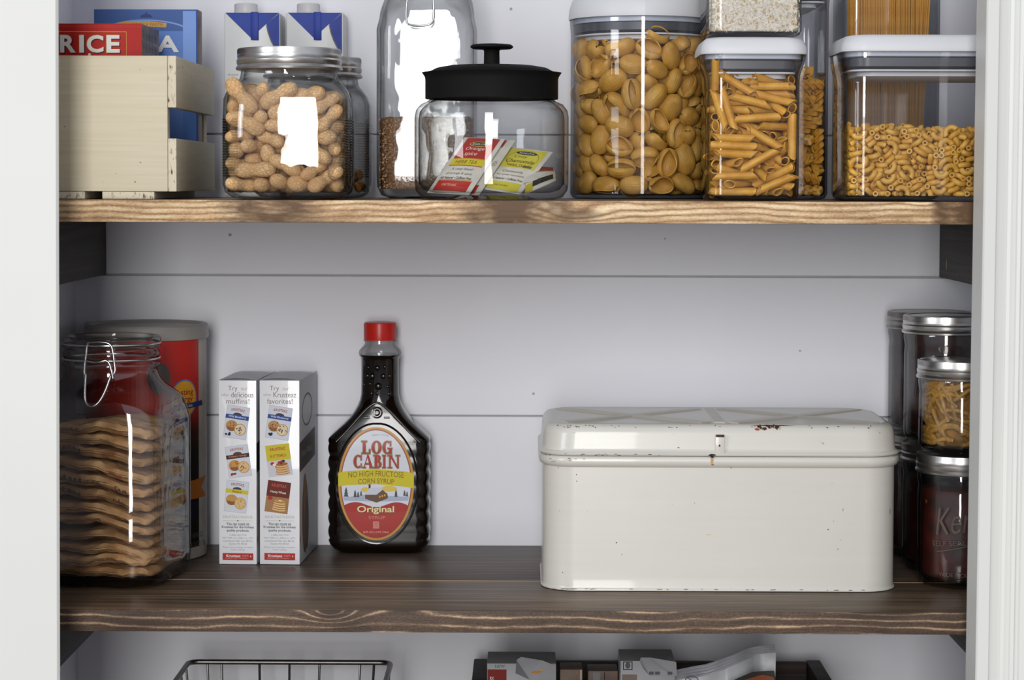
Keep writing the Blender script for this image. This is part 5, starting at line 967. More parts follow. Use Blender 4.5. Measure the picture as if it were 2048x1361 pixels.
def pour(key, name, meshes, org, label, cat, group, keep=300, floor=0, scale=1.0, sel=None, rest_mesh=None):
    its = items(key)
    if sel: its = [i for i in its if sel(i)]
    zmax = max(i[0].z for i in its)
    its.sort(key=lambda i: min(i[0].y+.05, (zmax-i[0].z)*1.3))      # the ones seen first: front face, then top
    proto = [bpy.data.objects.new(name, m) for m in meshes]
    for n, (p, q, s) in enumerate(its[:keep]):
        o = proto[n % len(proto)].copy(); COL.objects.link(o); tag(o, label, cat, group)
        o.rotation_mode = 'QUATERNION'; o.location = Vector(org)+p+Vector((0, 0, floor)); o.rotation_quaternion = q; o.scale = (s*scale,)*3
    for pr in proto: bpy.data.objects.remove(pr)
    rest = its[keep:]
    if rest:
        me = rest_mesh or meshes[0]; vs, fs = [], []
        base = [v.co.copy() for v in me.vertices]; pf = [tuple(p.vertices) for p in me.polygons]
        for p, q, s in rest:
            R3 = q.to_matrix(); o_ = len(vs); off = p+Vector((0, 0, floor))
            vs += [R3 @ (c*s*scale)+off for c in base]; fs += [tuple(i+o_ for i in f) for f in pf]
        m2 = bpy.data.meshes.new(name+'_pile'); m2.from_pydata(vs, [], fs); m2.materials.append(me.materials[0])
        for pl in m2.polygons: pl.use_smooth = True
        o = bpy.data.objects.new(name+'_pile', m2); COL.objects.link(o); o.location = org
        tag(o, 'deeper elbow macaroni packed behind the front layer in the wide container', 'pasta', None, 'stuff')
pour('shells', 'pasta_shell', [shell_mesh(.60, 1), shell_mesh(1.0, 2), shell_mesh(.30, 3)], (SHX, SHY, UP+.0045), 'ribbed yellow pasta shell inside the big round clear container', 'pasta', 'pasta shells in the round container')
pour('penne', 'penne_pasta', [penne_mesh()], (PEN['x'], PEN['Y'], UP+.0045), 'yellow penne tube with slanted ends in the small square container', 'pasta', 'penne in the small container')
pour('macaroni', 'elbow_macaroni', [mac_mesh()], (mx_, MY, UP+.0045), 'small curved macaroni elbow in the wide container by the right trim', 'pasta', 'elbow macaroni in the wide container', rest_mesh=mac_mesh(7, 6))
pour('rotini', 'rotini_pasta', [rotini_mesh()], (rtx, RTY, UP+.0045), 'spiral rotini piece in the tall container behind the penne', 'pasta', 'rotini in the tall rear container')
pour('peanuts', 'peanut', [peanut_mesh(i) for i in range(5)], (xj, JY1, UP+.0070), 'peanut in its tan shell inside the ribbed glass jar', 'nut', 'peanuts in the front jar')
pour('peanuts', 'dried_fruit', [ (lambda b: (bmesh.ops.create_icosphere(b, subdivisions=2, radius=.0068, matrix=Matrix.Diagonal((1.35, .9, .6, 1))), mesh_from(b, 'dried_fruit', mottled('dried_fruit_skin', srgb('#8a4f17'), srgb('#d9962f'), 200, .35, .3, bscale=500), 60))[1])(bmesh.new()) ],
     (xj2, JY2, UP+.0045), 'small piece of amber dried fruit in the jar behind the peanuts', 'dried fruit', 'dried fruit in the rear jar', sel=lambda i: i[0].z < .020)
# spaghetti strands
rnd = random.Random(5); b = bmesh.new(); lathe(b, [(0, 0), (.00095, 0), (.00095, .262), (0, .262)], n=7, cap0=False, cap1=False); sm = mesh_from(b, 'spaghetti_strand', M['spag'], 50)
pr = bpy.data.objects.new('spaghetti_strand', sm)
n_ = 0
for row in range(5):
    for i in range(33):
        o = pr.copy(); COL.objects.link(o); tag(o, 'dry spaghetti strand standing in the tall container behind the macaroni', 'pasta', 'spaghetti strands in the tall container')
        bx = -hs+.0066+i*.00205+(row % 2)*.001+rnd.uniform(-.0003, .0003); by = -hs+.0060+row*.0024+rnd.uniform(-.0004, .0004)
        tx = bx+rnd.uniform(-.004, .004)+(.010 if i > 20 and rnd.random() < .3 else 0); tx = max(-hs+.0042, min(hs-.0045, tx)); ty = by+rnd.uniform(-.001, .004)
        o.location = (spx+bx, SPY+by, UP+.0045); o.rotation_euler = (-atan((ty-by)/.26), atan((tx-bx)/.26), 0)
bpy.data.objects.remove(pr)
# rice and brown grain: uncountable
def grains(name, hx, hy, rc, z0, z1, org, mats, label, cat, L=.0055, W=.0009, n=2600, seed=1):
    bm = bmesh.new(); rnd = random.Random(seed)
    loft(bm, [(hx-.001, hy-.001, rc, z0), (hx-.0005, hy-.0005, rc, z0+.001), (hx-.0005, hy-.0005, rc, z1-.002), (hx-.003, hy-.003, rc, z1)], n=8)
    for i in range(n):
        side = rnd.random(); z = rnd.uniform(z0+.001, z1-.001)
        if side < .7: p = Vector((rnd.uniform(-hx+.003, hx-.003), -hy+.0003, z)); ax = Vector((cos(q := rnd.uniform(0, 6.28)), rnd.uniform(-.15, .15), sin(q)))
        elif side < .8: p = Vector((-hx+.0003, rnd.uniform(-hy+.003, 0), z)); ax = Vector((0, cos(q := rnd.uniform(0, 6.28)), sin(q)))
        elif side < .87: p = Vector((hx-.0003, rnd.uniform(-hy+.003, 0), z)); ax = Vector((0, cos(q := rnd.uniform(0, 6.28)), sin(q)))
        else: p = Vector((rnd.uniform(-hx+.003, hx-.003), rnd.uniform(-hy+.003, hy-.003), z1)); ax = Vector((cos(q := rnd.uniform(0, 6.28)), sin(q), rnd.uniform(-.2, .2)))
        ax.normalize(); u = ax.orthogonal().normalized(); v = ax.cross(u); a = bm.verts.new(p-ax*L/2); c_ = bm.verts.new(p+ax*L/2)
        m4 = [bm.verts.new(p+(u*cos(k)+v*sin(k))*W) for k in (0, pi/2, pi, 3*pi/2)]; mi = 0 if rnd.random() < .8 else 1
        for k in range(4):
            for e in (a, c_): f = bm.faces.new((e, m4[k], m4[(k+1) % 4])); f.material_index = mi
    o = mk(name, bm, mats, None, 50); o.location = org; return tag(o, label, cat, None, 'stuff')
M['rice'] = mottled('rice', srgb('#cfc6b4'), srgb('#e6e0d2'), 400, .5); M['rice2'] = mottled('rice_gold', srgb('#b89a72'), srgb('#cdb48c'), 400, .5)
grains('white_rice', hr-.0026, hr-.0026, .010, .0036, .060, (PEN['x'], PEN['Y'], UP+zl1+.0016), [M['rice'], M['rice2']], 'white rice filling the container stacked above the penne', 'rice')
M['grain'] = mottled('brown_grain', srgb('#6d4e38'), srgb('#9c7654'), 500, .7, .5, bscale=900); M['grain2'] = mottled('brown_grain_light', srgb('#a98560'), srgb('#c09a72'), 400, .7)
grains('brown_grain', htj-.0034, htj-.0034, .015, .0084, P(856, 238, TJY).z-UP, (xtj, TJY, UP+.0005), [M['grain'], M['grain2']], 'coarse brown grain filling the lower half of the tall clamp jar', 'grain', L=.0028, W=.0010, n=3000, seed=3)

# ================================================================== crate with two boxes (upper left)
M['cream'] = None
def m_cream():
    m = N('worn_cream_paint'); v = m.coord()
    a = m.noise(v, 5, 3); g = m.noise(m.coord(scale=(12, 12, 300)), 1.0, 4)
    col = m.ramp(m.math('ADD', m.math('MULTIPLY', a, .6), m.math('MULTIPLY', g, .4)), [(.35, srgb('#c9bc9c')), (.65, srgb('#d8cfb6'))])
    sp = m.ramp(m.noise(v, 170, 2), [(.735, 0.0), (.76, 1.0)])
    col = m.mix(m.math('MULTIPLY', sp, .8), col, srgb('#6b5138'))
    m.P(col, .55); m.bump(g, .2, .0005); return m.m
M['cream'] = m_cream()
M['endgrain'] = mottled('cream_end_grain', srgb('#5a4632'), srgb('#ddd3ba'), 420, .7, .4, stretch=(1, 1, .35), contrast=(.30, .44), bscale=500)
cx1, cy0, cy1 = P(353, 200, .02).x, .018, .243
cx0 = XL+.004
ct = thing('wooden_crate', 'cream painted wooden crate holding the red and blue boxes', 'crate', ((cx0+cx1)/2, (cy0+cy1)/2, UP+.0003))
W2, D2 = (cx1-cx0)/2, (cy1-cy0)/2
cz = lambda py: P(345, py, .02).z-UP
zb, zt_ = cz(384), cz(112.5)
sl = .0072
bm = bmesh.new(); box(bm, -W2+sl+.0002, W2-sl-.0002, -D2, -D2+.012, zb, zt_, .0008); mk('front_panel', bm, M['cream'], ct, 30)
bm = bmesh.new(); box(bm, -W2+sl+.0002, W2-sl-.0002, D2-.012, D2-.0005, zb, zt_-.001, .0008); mk('back_panel', bm, M['cream'], ct, 30)
for s in (-1, 1):
    for a, b_ in ((zb, cz(278)), (cz(216), zt_)):
        bm = bmesh.new(); x0, x1 = (W2-sl, W2) if s > 0 else (-W2, -W2+sl); box(bm, x0, x1, -D2+.0003, D2, a, b_, .0007)
        for f in bm.faces:
            if abs(f.normal.y) > .9: f.material_index = 1
        mk('side_slat', bm, [M['cream'], M['endgrain']], ct, 30)
lx = lambda px: P(px, 392, .02).x-(cx0+cx1)/2
for x0, x1 in ((-W2+.001, lx(170)), (lx(205), lx(309))):
    bm = bmesh.new(); box(bm, x0, x1, -D2+.001, D2-.001, 0, zb-.0002, .0006)
    for f in bm.faces:
        if abs(f.normal.y) > .9: f.material_index = 1
    mk('floor_board', bm, [M['cream'], M['endgrain']], ct, 30)

def carton_box(name, label, cat, x0, x1, Y0, Y1, z0, z1, mats, rotz=0, bev=.0006):
    """box with loc at base centre"""
    t = thing(name, label, cat, ((x0+x1)/2, (Y0+Y1)/2, z0), rotz)
    hx, hy, h = (x1-x0)/2, (Y1-Y0)/2, z1-z0
    bm = bmesh.new(); box(bm, -hx, hx, -hy, hy, 0, h, bev)
    for f in bm.faces:
        c = f.calc_center_median(); n = f.normal
        if len(mats) > 1 and n.x > .9: f.material_index = 1
        if len(mats) > 2 and n.z > .9: f.material_index = 2
    mk('carton', bm, mats, t, 30)
    return t, hx, hy, h
M['redcard'] = mottled('red_card', srgb('#a81713'), srgb('#b5221b'), 12, .5, spec=.22)
M['bluecard'] = mottled('blue_card', srgb('#3a63ae'), srgb('#5a86cc'), 10, .5, spec=.25)
M['brickprint'] = mottled('brick_print', srgb('#4b382c'), srgb('#7b5e48'), 260, .4)
# rice
RY = .062; xr1 = P(283.5, 80, RY).x; RY1 = .150; zr = P(200, 47, RY).z
t, hx, hy, h = carton_box('rice_box', 'red box lettered RICE in the front of the cream crate', 'food box', cx0+.010, xr1, RY, RY1, UP+zb+.0008, zr, [M['redcard'], M['brickprint']])
kx = (P(283, 80, RY).x-P(183, 80, RY).x)/100; X0 = (cx0+.010+xr1)/2
U = lambda px: (P(px, 80, RY).x-X0)*1000; V = lambda py: (P(200, py, RY).z-(UP+zb+.0008))*1000
art = Art(front(-hy)); k = kx*1000
art.rect(-hx*1000, V(56), hx*1000, V(50), '#b02820', 1); 
for z_, c in ((63.5, '#c9a94a'),): art.rect(-hx*1000+2, V(z_+.6), U(253), V(z_-.3), c, 2); art.rect(U(252.3), V(112), U(253), V(z_), c, 2)
for i, ch in enumerate('RICE'):
    cxp = (136.2, 163.5, 190.5, 226.5)[i]; wp = (31, 9, 33, 26)[i]
    art.text(ch, U(cxp)+.9, V(87.9)-.8, wp*k, 35*k, '#3a1a10', 3, .03)
    art.text(ch, U(cxp)-.2, V(87.9)+.1, wp*k+.5, 35.6*k, '#c9b24e', 4, .035)
    art.text(ch, U(cxp), V(87.9), wp*k, 34.6*k, '#dcdad6', 5, .03)
art.text('A', U(179), V(122), 22*k, 31*k, '#dcdad6', 5, .03)
art.rect(-hx*1000+4, V(200), U(250), V(135), '#e0c98a', 2); art.ell(U(180), V(168), 30, 12, '#f0ece0', 3)
art.done('printed_front', t)
art = Art(lambda u, v, l: Vector((hx+l+.0001, -hy+u, v)))
for r in range(7):
    for c_ in range(5):
        art.rect(6+c_*15, V(60+r*24+16), 6+c_*15+10, V(60+r*24), '#6f7274', 1); art.rect(10.5+c_*15, V(60+r*24+16), 11.2+c_*15, V(60+r*24), '#3c2f26', 2); art.rect(6+c_*15, V(60+r*24+8.5), 16+c_*15, V(60+r*24+7.5), '#3c2f26', 2)
art.done('printed_side', t)
# pasta box
BY = .190; xb0, xb1 = P(188, 60, BY).x, P(395.5, 60, BY).x; zb_ = P(290, 18.5, BY).z
t, hx, hy, h = carton_box('pasta_box', 'blue box with white letters TA standing in the back of the crate', 'food box', xb0, xb1, BY, BY+.026, UP+zb+.0008, zb_, [M['bluecard'], M['brickprint']])
X0 = (xb0+xb1)/2; U = lambda px: (P(px, 80, BY).x-X0)*1000; V = lambda py: (P(290, py, BY).z-(UP+zb+.0008))*1000; k = (U(290)-U(190))/100
art = Art(front(-hy))
art.rect(-hx*1000+.1, V(62), U(391), V(19.5), '#41609c', 1)
art.ring(U(292), V(75), 100*k, 36*k, 5*k, '#7f9cd0', 2, 30, 0, 180, 3*k)
art.rect(U(366), V(200), U(392), V(22), '#7c9edc', 2); art.rect(U(392), V(330), hx*1000-.1, V(19), '#2c4f9e', 3)
art.rect(U(200), V(330), U(366), V(62), '#5c80c4', 2)
art.ell(U(293), V(35), 12*k, 7*k, '#273f74', 3, 20, 0, 180); art.rect(U(291.5), V(28), U(294.5), V(24), '#273f74', 3)
art.poly([(U(226), V(49)), (U(332), V(55)), (U(334), V(46)), (U(300), V(42.5)), (U(250), V(42))], '#c79a50', 4)
art.text('WHOLE PASTA', U(295), V(48.6), 62*k, 6*k, '#8a6424', 5)
art.text('PASTA', U(272), V(89), 174*k, 34*k, '#24407c', 4, .03); art.text('PASTA', U(272)-.4, V(89)+.5, 174*k, 34*k, '#dfe0de', 6, .03)
art.done('printed_front', t)

# white pouch slumped in the crate, seen through the gap
bm = bmesh.new()
rows = []
for i in range(13):
    u = i/12; row = []
    for j in range(11):
        v = j/10; e = (sin(pi*u)*sin(pi*v))**.5
        row.append((u, v, e))
    rows.append(row)
top_ = [[bm.verts.new((-.045+.09*u, -.022+.044*v, .010+.028*e+.003*sin(9*u)*e)) for u, v, e in r] for r in rows]
bot_ = [[bm.verts.new((-.045+.09*u, -.022+.044*v, .010-.010*e)) if 0 < i < 12 and 0 < j < 10 else top_[i][j] for j, (u, v, e) in enumerate(r)] for i, r in enumerate(rows)]
for i in range(12):
    for j in range(10):
        for g in (top_, bot_):
            try: bm.faces.new((g[i][j], g[i+1][j], g[i+1][j+1], g[i][j+1]))
            except ValueError: pass
o = mk('food_pouch', bm, mottled('pouch_film', srgb('#b9b2a6'), srgb('#d6d1c8'), 30, .4, .2), None, 70); at(o, (cx1-.056, .182-.013, UP+zb+.0015), .0)
o.location.y = .1685; o.scale = (1, .40, 1.25)
tag(o, 'pale slumped pouch glimpsed through the side gap of the cream crate', 'pouch')

# ================================================================== drink cartons behind the peanut jar
M['carton'] = mottled('carton_white', (.66, .67, .665), (.70, .71, .70), 10, .35)
M['cartonblue'] = mottled('carton_blue', srgb('#16287e'), srgb('#24409e'), 20, .45, spec=.25)
M['capwhite'] = mottled('cap_white', (.52, .52, .53), (.58, .58, .59), 30, .4)
def drink_carton(px0, px1, label):
    Y0 = .282; x0, x1 = P(px0, 200, Y0).x, P(px1, 200, Y0).x; z1 = P(px0, 26, Y0).z-UP
    t = thing('drink_carton', label, 'carton', ((x0+x1)/2, Y0+.0225, UP+.0003), 0, 'white and blue drink cartons')
    hx, hy = (x1-x0)/2, .0225
    bm = bmesh.new(); loft(bm, [(hx-.0008, hy-.0008, .001, 0), (hx, hy, .0015, .0012), (hx, hy, .0015, z1-.001), (hx-.0008, hy-.0008, .001, z1)], n=2)
    mk('carton_body', bm, M['carton'], t, 30)
    k = (x1-x0)/(px1-px0)*1000; U = lambda x: (x-(449+560)/2)*k*110/111; V = lambda y: z1*1000-(y-26)*k
    art = Art(front(-hy), step=.00012)
    b = M['cartonblue']
    art.poly([(U(450.5), V(26)), (U(559), V(26)), (U(533.5), V(48)), (U(518), V(62)), (U(518), V(81)), (U(507), V(81))], b, 1)
    art.poly([(U(533.5), V(48)), (U(559), V(27)), (U(559), V(107)), (U(554.5), V(105)), (U(548), V(93)), (U(541), V(78)), (U(536), V(63))], b, 1)
    art.line([(U(533.5), V(50)), (U(537), V(66)), (U(542), V(80)), (U(549), V(94)), (U(555), V(106))], 1.1, '#6d665c', 2)
    art.ring(U(503), V(109), 7*k, 6*k, 2*k, '#b9733a', 2, 16, 0, 180)
    art.text('MADE WITH', U(473), V(166), 12*k, 4*k, '#3b4a8c', 2); art.text('all natural', U(466), V(149), 20*k, 4*k, '#8c8c92', 2)
    art.text('0278-H-18', U(462), V(390), 20*k, 3*k, '#5a5a5a', 2)
    art.rect(U(459), V(300), U(552), V(180), '#c8cdd8', 2)
    art.done('printed_front', t)
    # folded ear seam over the front and cap on top
    bm = bmesh.new(); x = U(513)/1000; w = .0022
    box(bm, x-.0052, x+.0020, -hy-.0016, -hy-.0002, z1-.0265, z1+.0008, .0005); mk('fold_seam', bm, M['cartonblue'], t, 40)
    bm = bmesh.new(); r = 24*k/1000; cxp = U(489)/1000
    lathe(bm, [(0, 0), (r*1.0, 0), (r, .0012), (r*.97, .0016), (r*.97, .0085), (r*.90, .0095), (0, .0095)], n=60, cx=cxp, cy=-hy+r*1.05, knurl=(3, 4))
    bmesh.ops.translate(bm, verts=bm.verts, vec=(0, 0, z1)); mk('screw_cap', bm, M['capwhite'], t, 40)
drink_carton(449, 560, 'white and blue drink carton nearer the cream crate, left of the pair')
drink_carton(573, 687, 'white and blue drink carton nearer the tall clamp jar, right of the pair')

# ================================================================== tea bags
M['teapaper'] = mottled('tea_sachet_paper', srgb('#c9c4b8'), srgb('#dad6cb'), 60, .55)
def sachet(label, corners, Yb, Yt, deco, bulge=.004, thick=.0012, x_y=0, group='tea sachets in the black lidded jar'):
    """corners in the photo: TL, TR, BR, BL; leaning back from Yb to Yt"""
    TL, TR, BR, BL = [P(c[0], c[1], Yt if i < 2 else Yb) for i, c in enumerate(corners)]
    TR = TR+Vector((0, x_y, 0)); BR = BR+Vector((0, x_y, 0))
    org = (BL+BR)/2
    def S(u, v, l=0):       # u, v in 0..1
        p = (BL*(1-u)+BR*u)*(1-v)+(TL*(1-u)+TR*u)*v; n = (TR-TL).cross(TL-BL).normalized()
        if n.y > 0: n = -n
        e = (max(0, sin(pi*u))*max(0, sin(pi*v)))**.6
        return p+n*(bulge*e*l/abs(l) if l else 0)+n*(l)
    t = thing('tea_sachet', label, 'tea bag', org, 0, group)
    bm = bmesh.new(); n = 14; F_, B_ = [], []
    for i in range(n+1):
        F_.append([bm.verts.new(S(i/n, j/n, thick*.3)-org) for j in range(n+1)]); B_.append([bm.verts.new(S(i/n, j/n, -thick*.3)-org) for j in range(n+1)])
    for i in range(n):
        for j in range(n):
            bm.faces.new((F_[i][j], F_[i+1][j], F_[i+1][j+1], F_[i][j+1])); bm.faces.new((B_[i][j], B_[i][j+1], B_[i+1][j+1], B_[i+1][j]))
    for i in range(n):
        for e in (0, n):
            bm.faces.new((F_[i][e], F_[i+1][e], B_[i+1][e], B_[i][e])); bm.faces.new((F_[e][i], F_[e][i+1], B_[e][i+1], B_[e][i]))
    mk('sachet', bm, M['teapaper'], t, 50)
    art = Art(lambda u, v, l: S(min(max(u, 0), 1), min(max(v, 0), 1), thick*.3+.0002+l)-org, step=.0001, cut=.0625, unit=1.0)
    deco(art); art.done('printed_label', t)
def d_orange(a):
    a.rect(.10, .60, .90, .985, '#a8261e', 1); a.rect(.09, .04, .88, .21, '#b3291f', 1)
    a.rect(.10, .585, .90, .60, '#c08a2c', 2); a.rect(.10, .475, .90, .585, '#c9bb22', 1); a.rect(.10, .463, .90, .475, '#a8261e', 2); a.rect(.09, .215, .88, .228, '#c08a2c', 2)
    a.ell(.5, .865, .24, .048, '#c9a32e', 2); a.ell(.5, .865, .215, .036, '#1e1c1c', 3); a.text('BIGELOW', .5, .865, .34, .035, '#d8d4cc', 4)
    a.text('Orange', .47, .77, .46, .075, '#e6d5c4', 4, 0, 0, .2); a.text('spice', .45, .67, .30, .085, '#e6d5c4', 4, 0, 0, .2)
    a.text('HERB TEA', .47, .53, .52, .06, '#7a5a18', 4); a.text('A cozy blend', .48, .40, .5, .055, '#6f6a62', 4, 0, 0, .2)
    a.text('of orange & spice', .47, .325, .62, .05, '#6f6a62', 4, 0, 0, .2); a.text('All Natural \u2022 Caffeine Free', .46, .255, .74, .045, '#35322e', 4, .01)
    a.text('ONE TEA BAG', .40, .135, .34, .035, '#e3c9a8', 4)
def d_cham(a):
    a.rect(.06, .52, .90, .97, '#c8bf38', 1); a.rect(.05, .03, .88, .20, '#c6bc3c', 1); a.ring(.48, .74, .36, .20, .015, '#a8862a', 2)
    a.ell(.5, .87, .24, .042, '#1e1c1c', 3); a.text('BIGELOW', .5, .87, .34, .035, '#d8d4cc', 4)
    a.text('Cozy', .42, .775, .30, .07, '#6a4a1e', 4, 0, 0, .2); a.text('Chamomile', .48, .675, .66, .08, '#6a4a1e', 4, .01, 0, .15)
    a.text('HERB TEA', .46, .575, .44, .05, '#6a4a1e', 4); a.rect(.62, .54, .82, .59, '#5c5a48', 3)
    a.text('Chamomile', .48, .43, .48, .05, '#6f6a62', 4); a.text('for quiet moments', .48, .345, .66, .05, '#6f6a62', 4); a.text('All Natural \u2022 Caffeine Free', .46, .26, .76, .045, '#35322e', 4, .01)
    a.text('ONE TEA BAG', .42, .12, .34, .035, '#7a6a20', 4)
def d_back(a):
    a.rect(.0, .86, .80, .985, '#a8261e', 1); a.rect(0, .84, .80, .86, '#c08a2c', 1); a.rect(.0, .02, .85, .16, '#b3291f', 1)
    a.text('TEA', .88, .55, .10, .10, '#6f6a62', 2, 0, pi/2)
def d_flat(a):
    a.rect(.05, .55, .95, .95, '#8e241c', 1); a.rect(.05, .50, .95, .55, '#b9832e', 2)
def d_flat2(a):
    a.rect(.25, .25, .93, .75, '#1d1a18', 1); a.rect(.0, .0, .25, .6, '#c2b32e', 1); a.rect(.93, .2, 1.0, .9, '#d8c78c', 1)
sachet('orange spice tea sachet with red top, leaning frontmost in the jar', [(929, 275), (1010, 279), (938, 391), (854, 386)], .0745, .101, d_orange)
sachet('pale sachet edge with red corner just behind the orange spice sachet', [(955, 279), (1031, 281), (958, 391), (884, 389)], .0835, .110, d_back, .003)
sachet('yellow chamomile tea sachet leaning right of the orange one', [(1018, 294), (1106, 305), (1040, 390), (960, 378)], .093, .117, d_cham, .003)
sachet('dark red sachet lying low against the right wall of the jar', [(1062, 333), (1108, 336), (1112, 352), (1046, 366)], .092, .118, d_flat, .001)
sachet('pale sachet with black patch lying lowest at the jar right side', [(1052, 362), (1110, 345), (1112, 361), (1050, 389)], .080, .098, d_flat2, .001)

# ================================================================== canister (lower left, behind)
KY = .2705; kx0 = P(294, 900, KY).x; kr = P(412, 900, KY).x-kx0; kz = lambda py: P(294, py, KY).z
t = thing('oat_canister', 'tall round cardboard canister with red label behind the paper packet jar', 'canister', (kx0, KY, .0003))
M['board'] = mottled('canister_board', srgb('#9d968d'), srgb('#b0aaa2'), 30, .45)
bm = bmesh.new(); lathe(bm, [(0, 0), (kr-.001, 0), (kr, .001), (kr, kz(672)), (kr-.002, kz(668)), (0, kz(668))], n=96); mk('canister_tube', bm, M['board'], t, 40)
M['greylid'] = mottled('grey_lid_plastic', srgb('#8a8682'), srgb('#989490'), 20, .35)
bm = bmesh.new(); lathe(bm, [(0, kz(676)), (kr+.0003, kz(676)), (kr+.0022, kz(675)), (kr+.0026, kz(668)), (kr+.0016, kz(662)), (kr+.0016, kz(654)), (kr+.0020, kz(650)), (kr+.0005, kz(647)), (kr-.003, kz(647)), (kr-.005, kz(652)), (0, kz(652))], n=96)
mk('canister_lid', bm, M['greylid'], t, 40)
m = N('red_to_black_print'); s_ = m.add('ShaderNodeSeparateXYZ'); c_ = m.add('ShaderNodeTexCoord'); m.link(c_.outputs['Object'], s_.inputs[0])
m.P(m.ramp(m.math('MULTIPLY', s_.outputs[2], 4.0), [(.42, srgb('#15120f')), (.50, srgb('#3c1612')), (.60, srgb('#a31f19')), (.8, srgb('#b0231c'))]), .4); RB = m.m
art = Art(cyl(kr), cut=.004)
ang = lambda px: math.asin(max(-1, min(1, (P(px, 900, KY-.034).x-kx0)/kr)))*kr*1000
V = lambda py: kz(py)*1000
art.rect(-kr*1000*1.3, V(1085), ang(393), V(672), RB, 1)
art.ell(ang(326), V(748), 11, 15, '#57534f', 2)
art.ell(ang(371), V(790), 16.5, 18.5, '#5a6a94', 2); art.ell(ang(371), V(790), 15, 17, '#c9902e', 3)
art.text('Lasting', ang(370), V(779), 23, 7.5, '#8a2016', 4, .01); art.text('Energy', ang(370), V(793), 22, 7.5, '#8a2016', 4, .01)
art.poly([(ang(352), V(802)), (ang(397), V(797)), (ang(398), V(807)), (ang(352), V(813))], '#1f3566', 4)
art.text('1/2 WHOLE GRAIN', ang(374), V(805), 15, 2.6, '#c8c8c8', 5)
art.poly([(ang(366), V(955)), (ang(401), V(949)), (ang(396), V(970)), (ang(401), V(990)), (ang(366), V(990))], '#b0672a', 3)
art.rect(ang(366), V(1030), ang(389), V(995), '#221e2a', 2)
art.text('NET WT 42 OZ', ang(388), V(1063), 26, 5, '#6c6660', 2); art.text('(2 LB 10 OZ) 1.19kg', ang(391), V(1082), 34, 7, '#6c6660', 2)
art.done('printed_wrap', t)

# ================================================================== brown paper packets in the big clamp jar
M['kraft'] = mottled('kraft_paper', srgb('#a2764a'), srgb('#dab07e'), 34, .65, .6, bscale=75, dist=.004)
M['kraft2'] = mottled('darker_kraft_paper', srgb('#8e6740'), srgb('#c59a6a'), 34, .65, .6, bscale=75, dist=.004)
from mathutils import noise
rnd = random.Random(21); hw = hcj-.0048
pk = [(1138, -5, 1.0), (1110, 9, 1.2), (1083, -6, 1.0), (1058, 4, .8), (1035, -3, .9), (1010, 3, 1.1), (984, -2, 1.1), (955, 3, 1.25), (925, -4, 1.15), (897, 6, 1.0), (868, 9, 1.15), (838, 12, 1.1)]
labs = ['folded brown paper packet at the very bottom of the clamp jar pile', 'brown packet slanting up to a point, second from the jar bottom', 'brown packet third from the bottom of the clamp jar', 'thin brown packet fourth from the bottom of the clamp jar',
        'brown packet with printed arrow line, fifth from the jar bottom', 'brown packet sixth from the bottom, below the dark printed ones', 'brown packet with large dark print rolled at its right edge', 'brown packet with rows of dark printed columns across its front',
        'plain wavy brown packet above the dark printed one', 'brown packet with small red print in the upper part of pile', 'brown packet second from the top of the clamp jar pile', 'topmost brown paper packet with creased flap in the clamp jar']
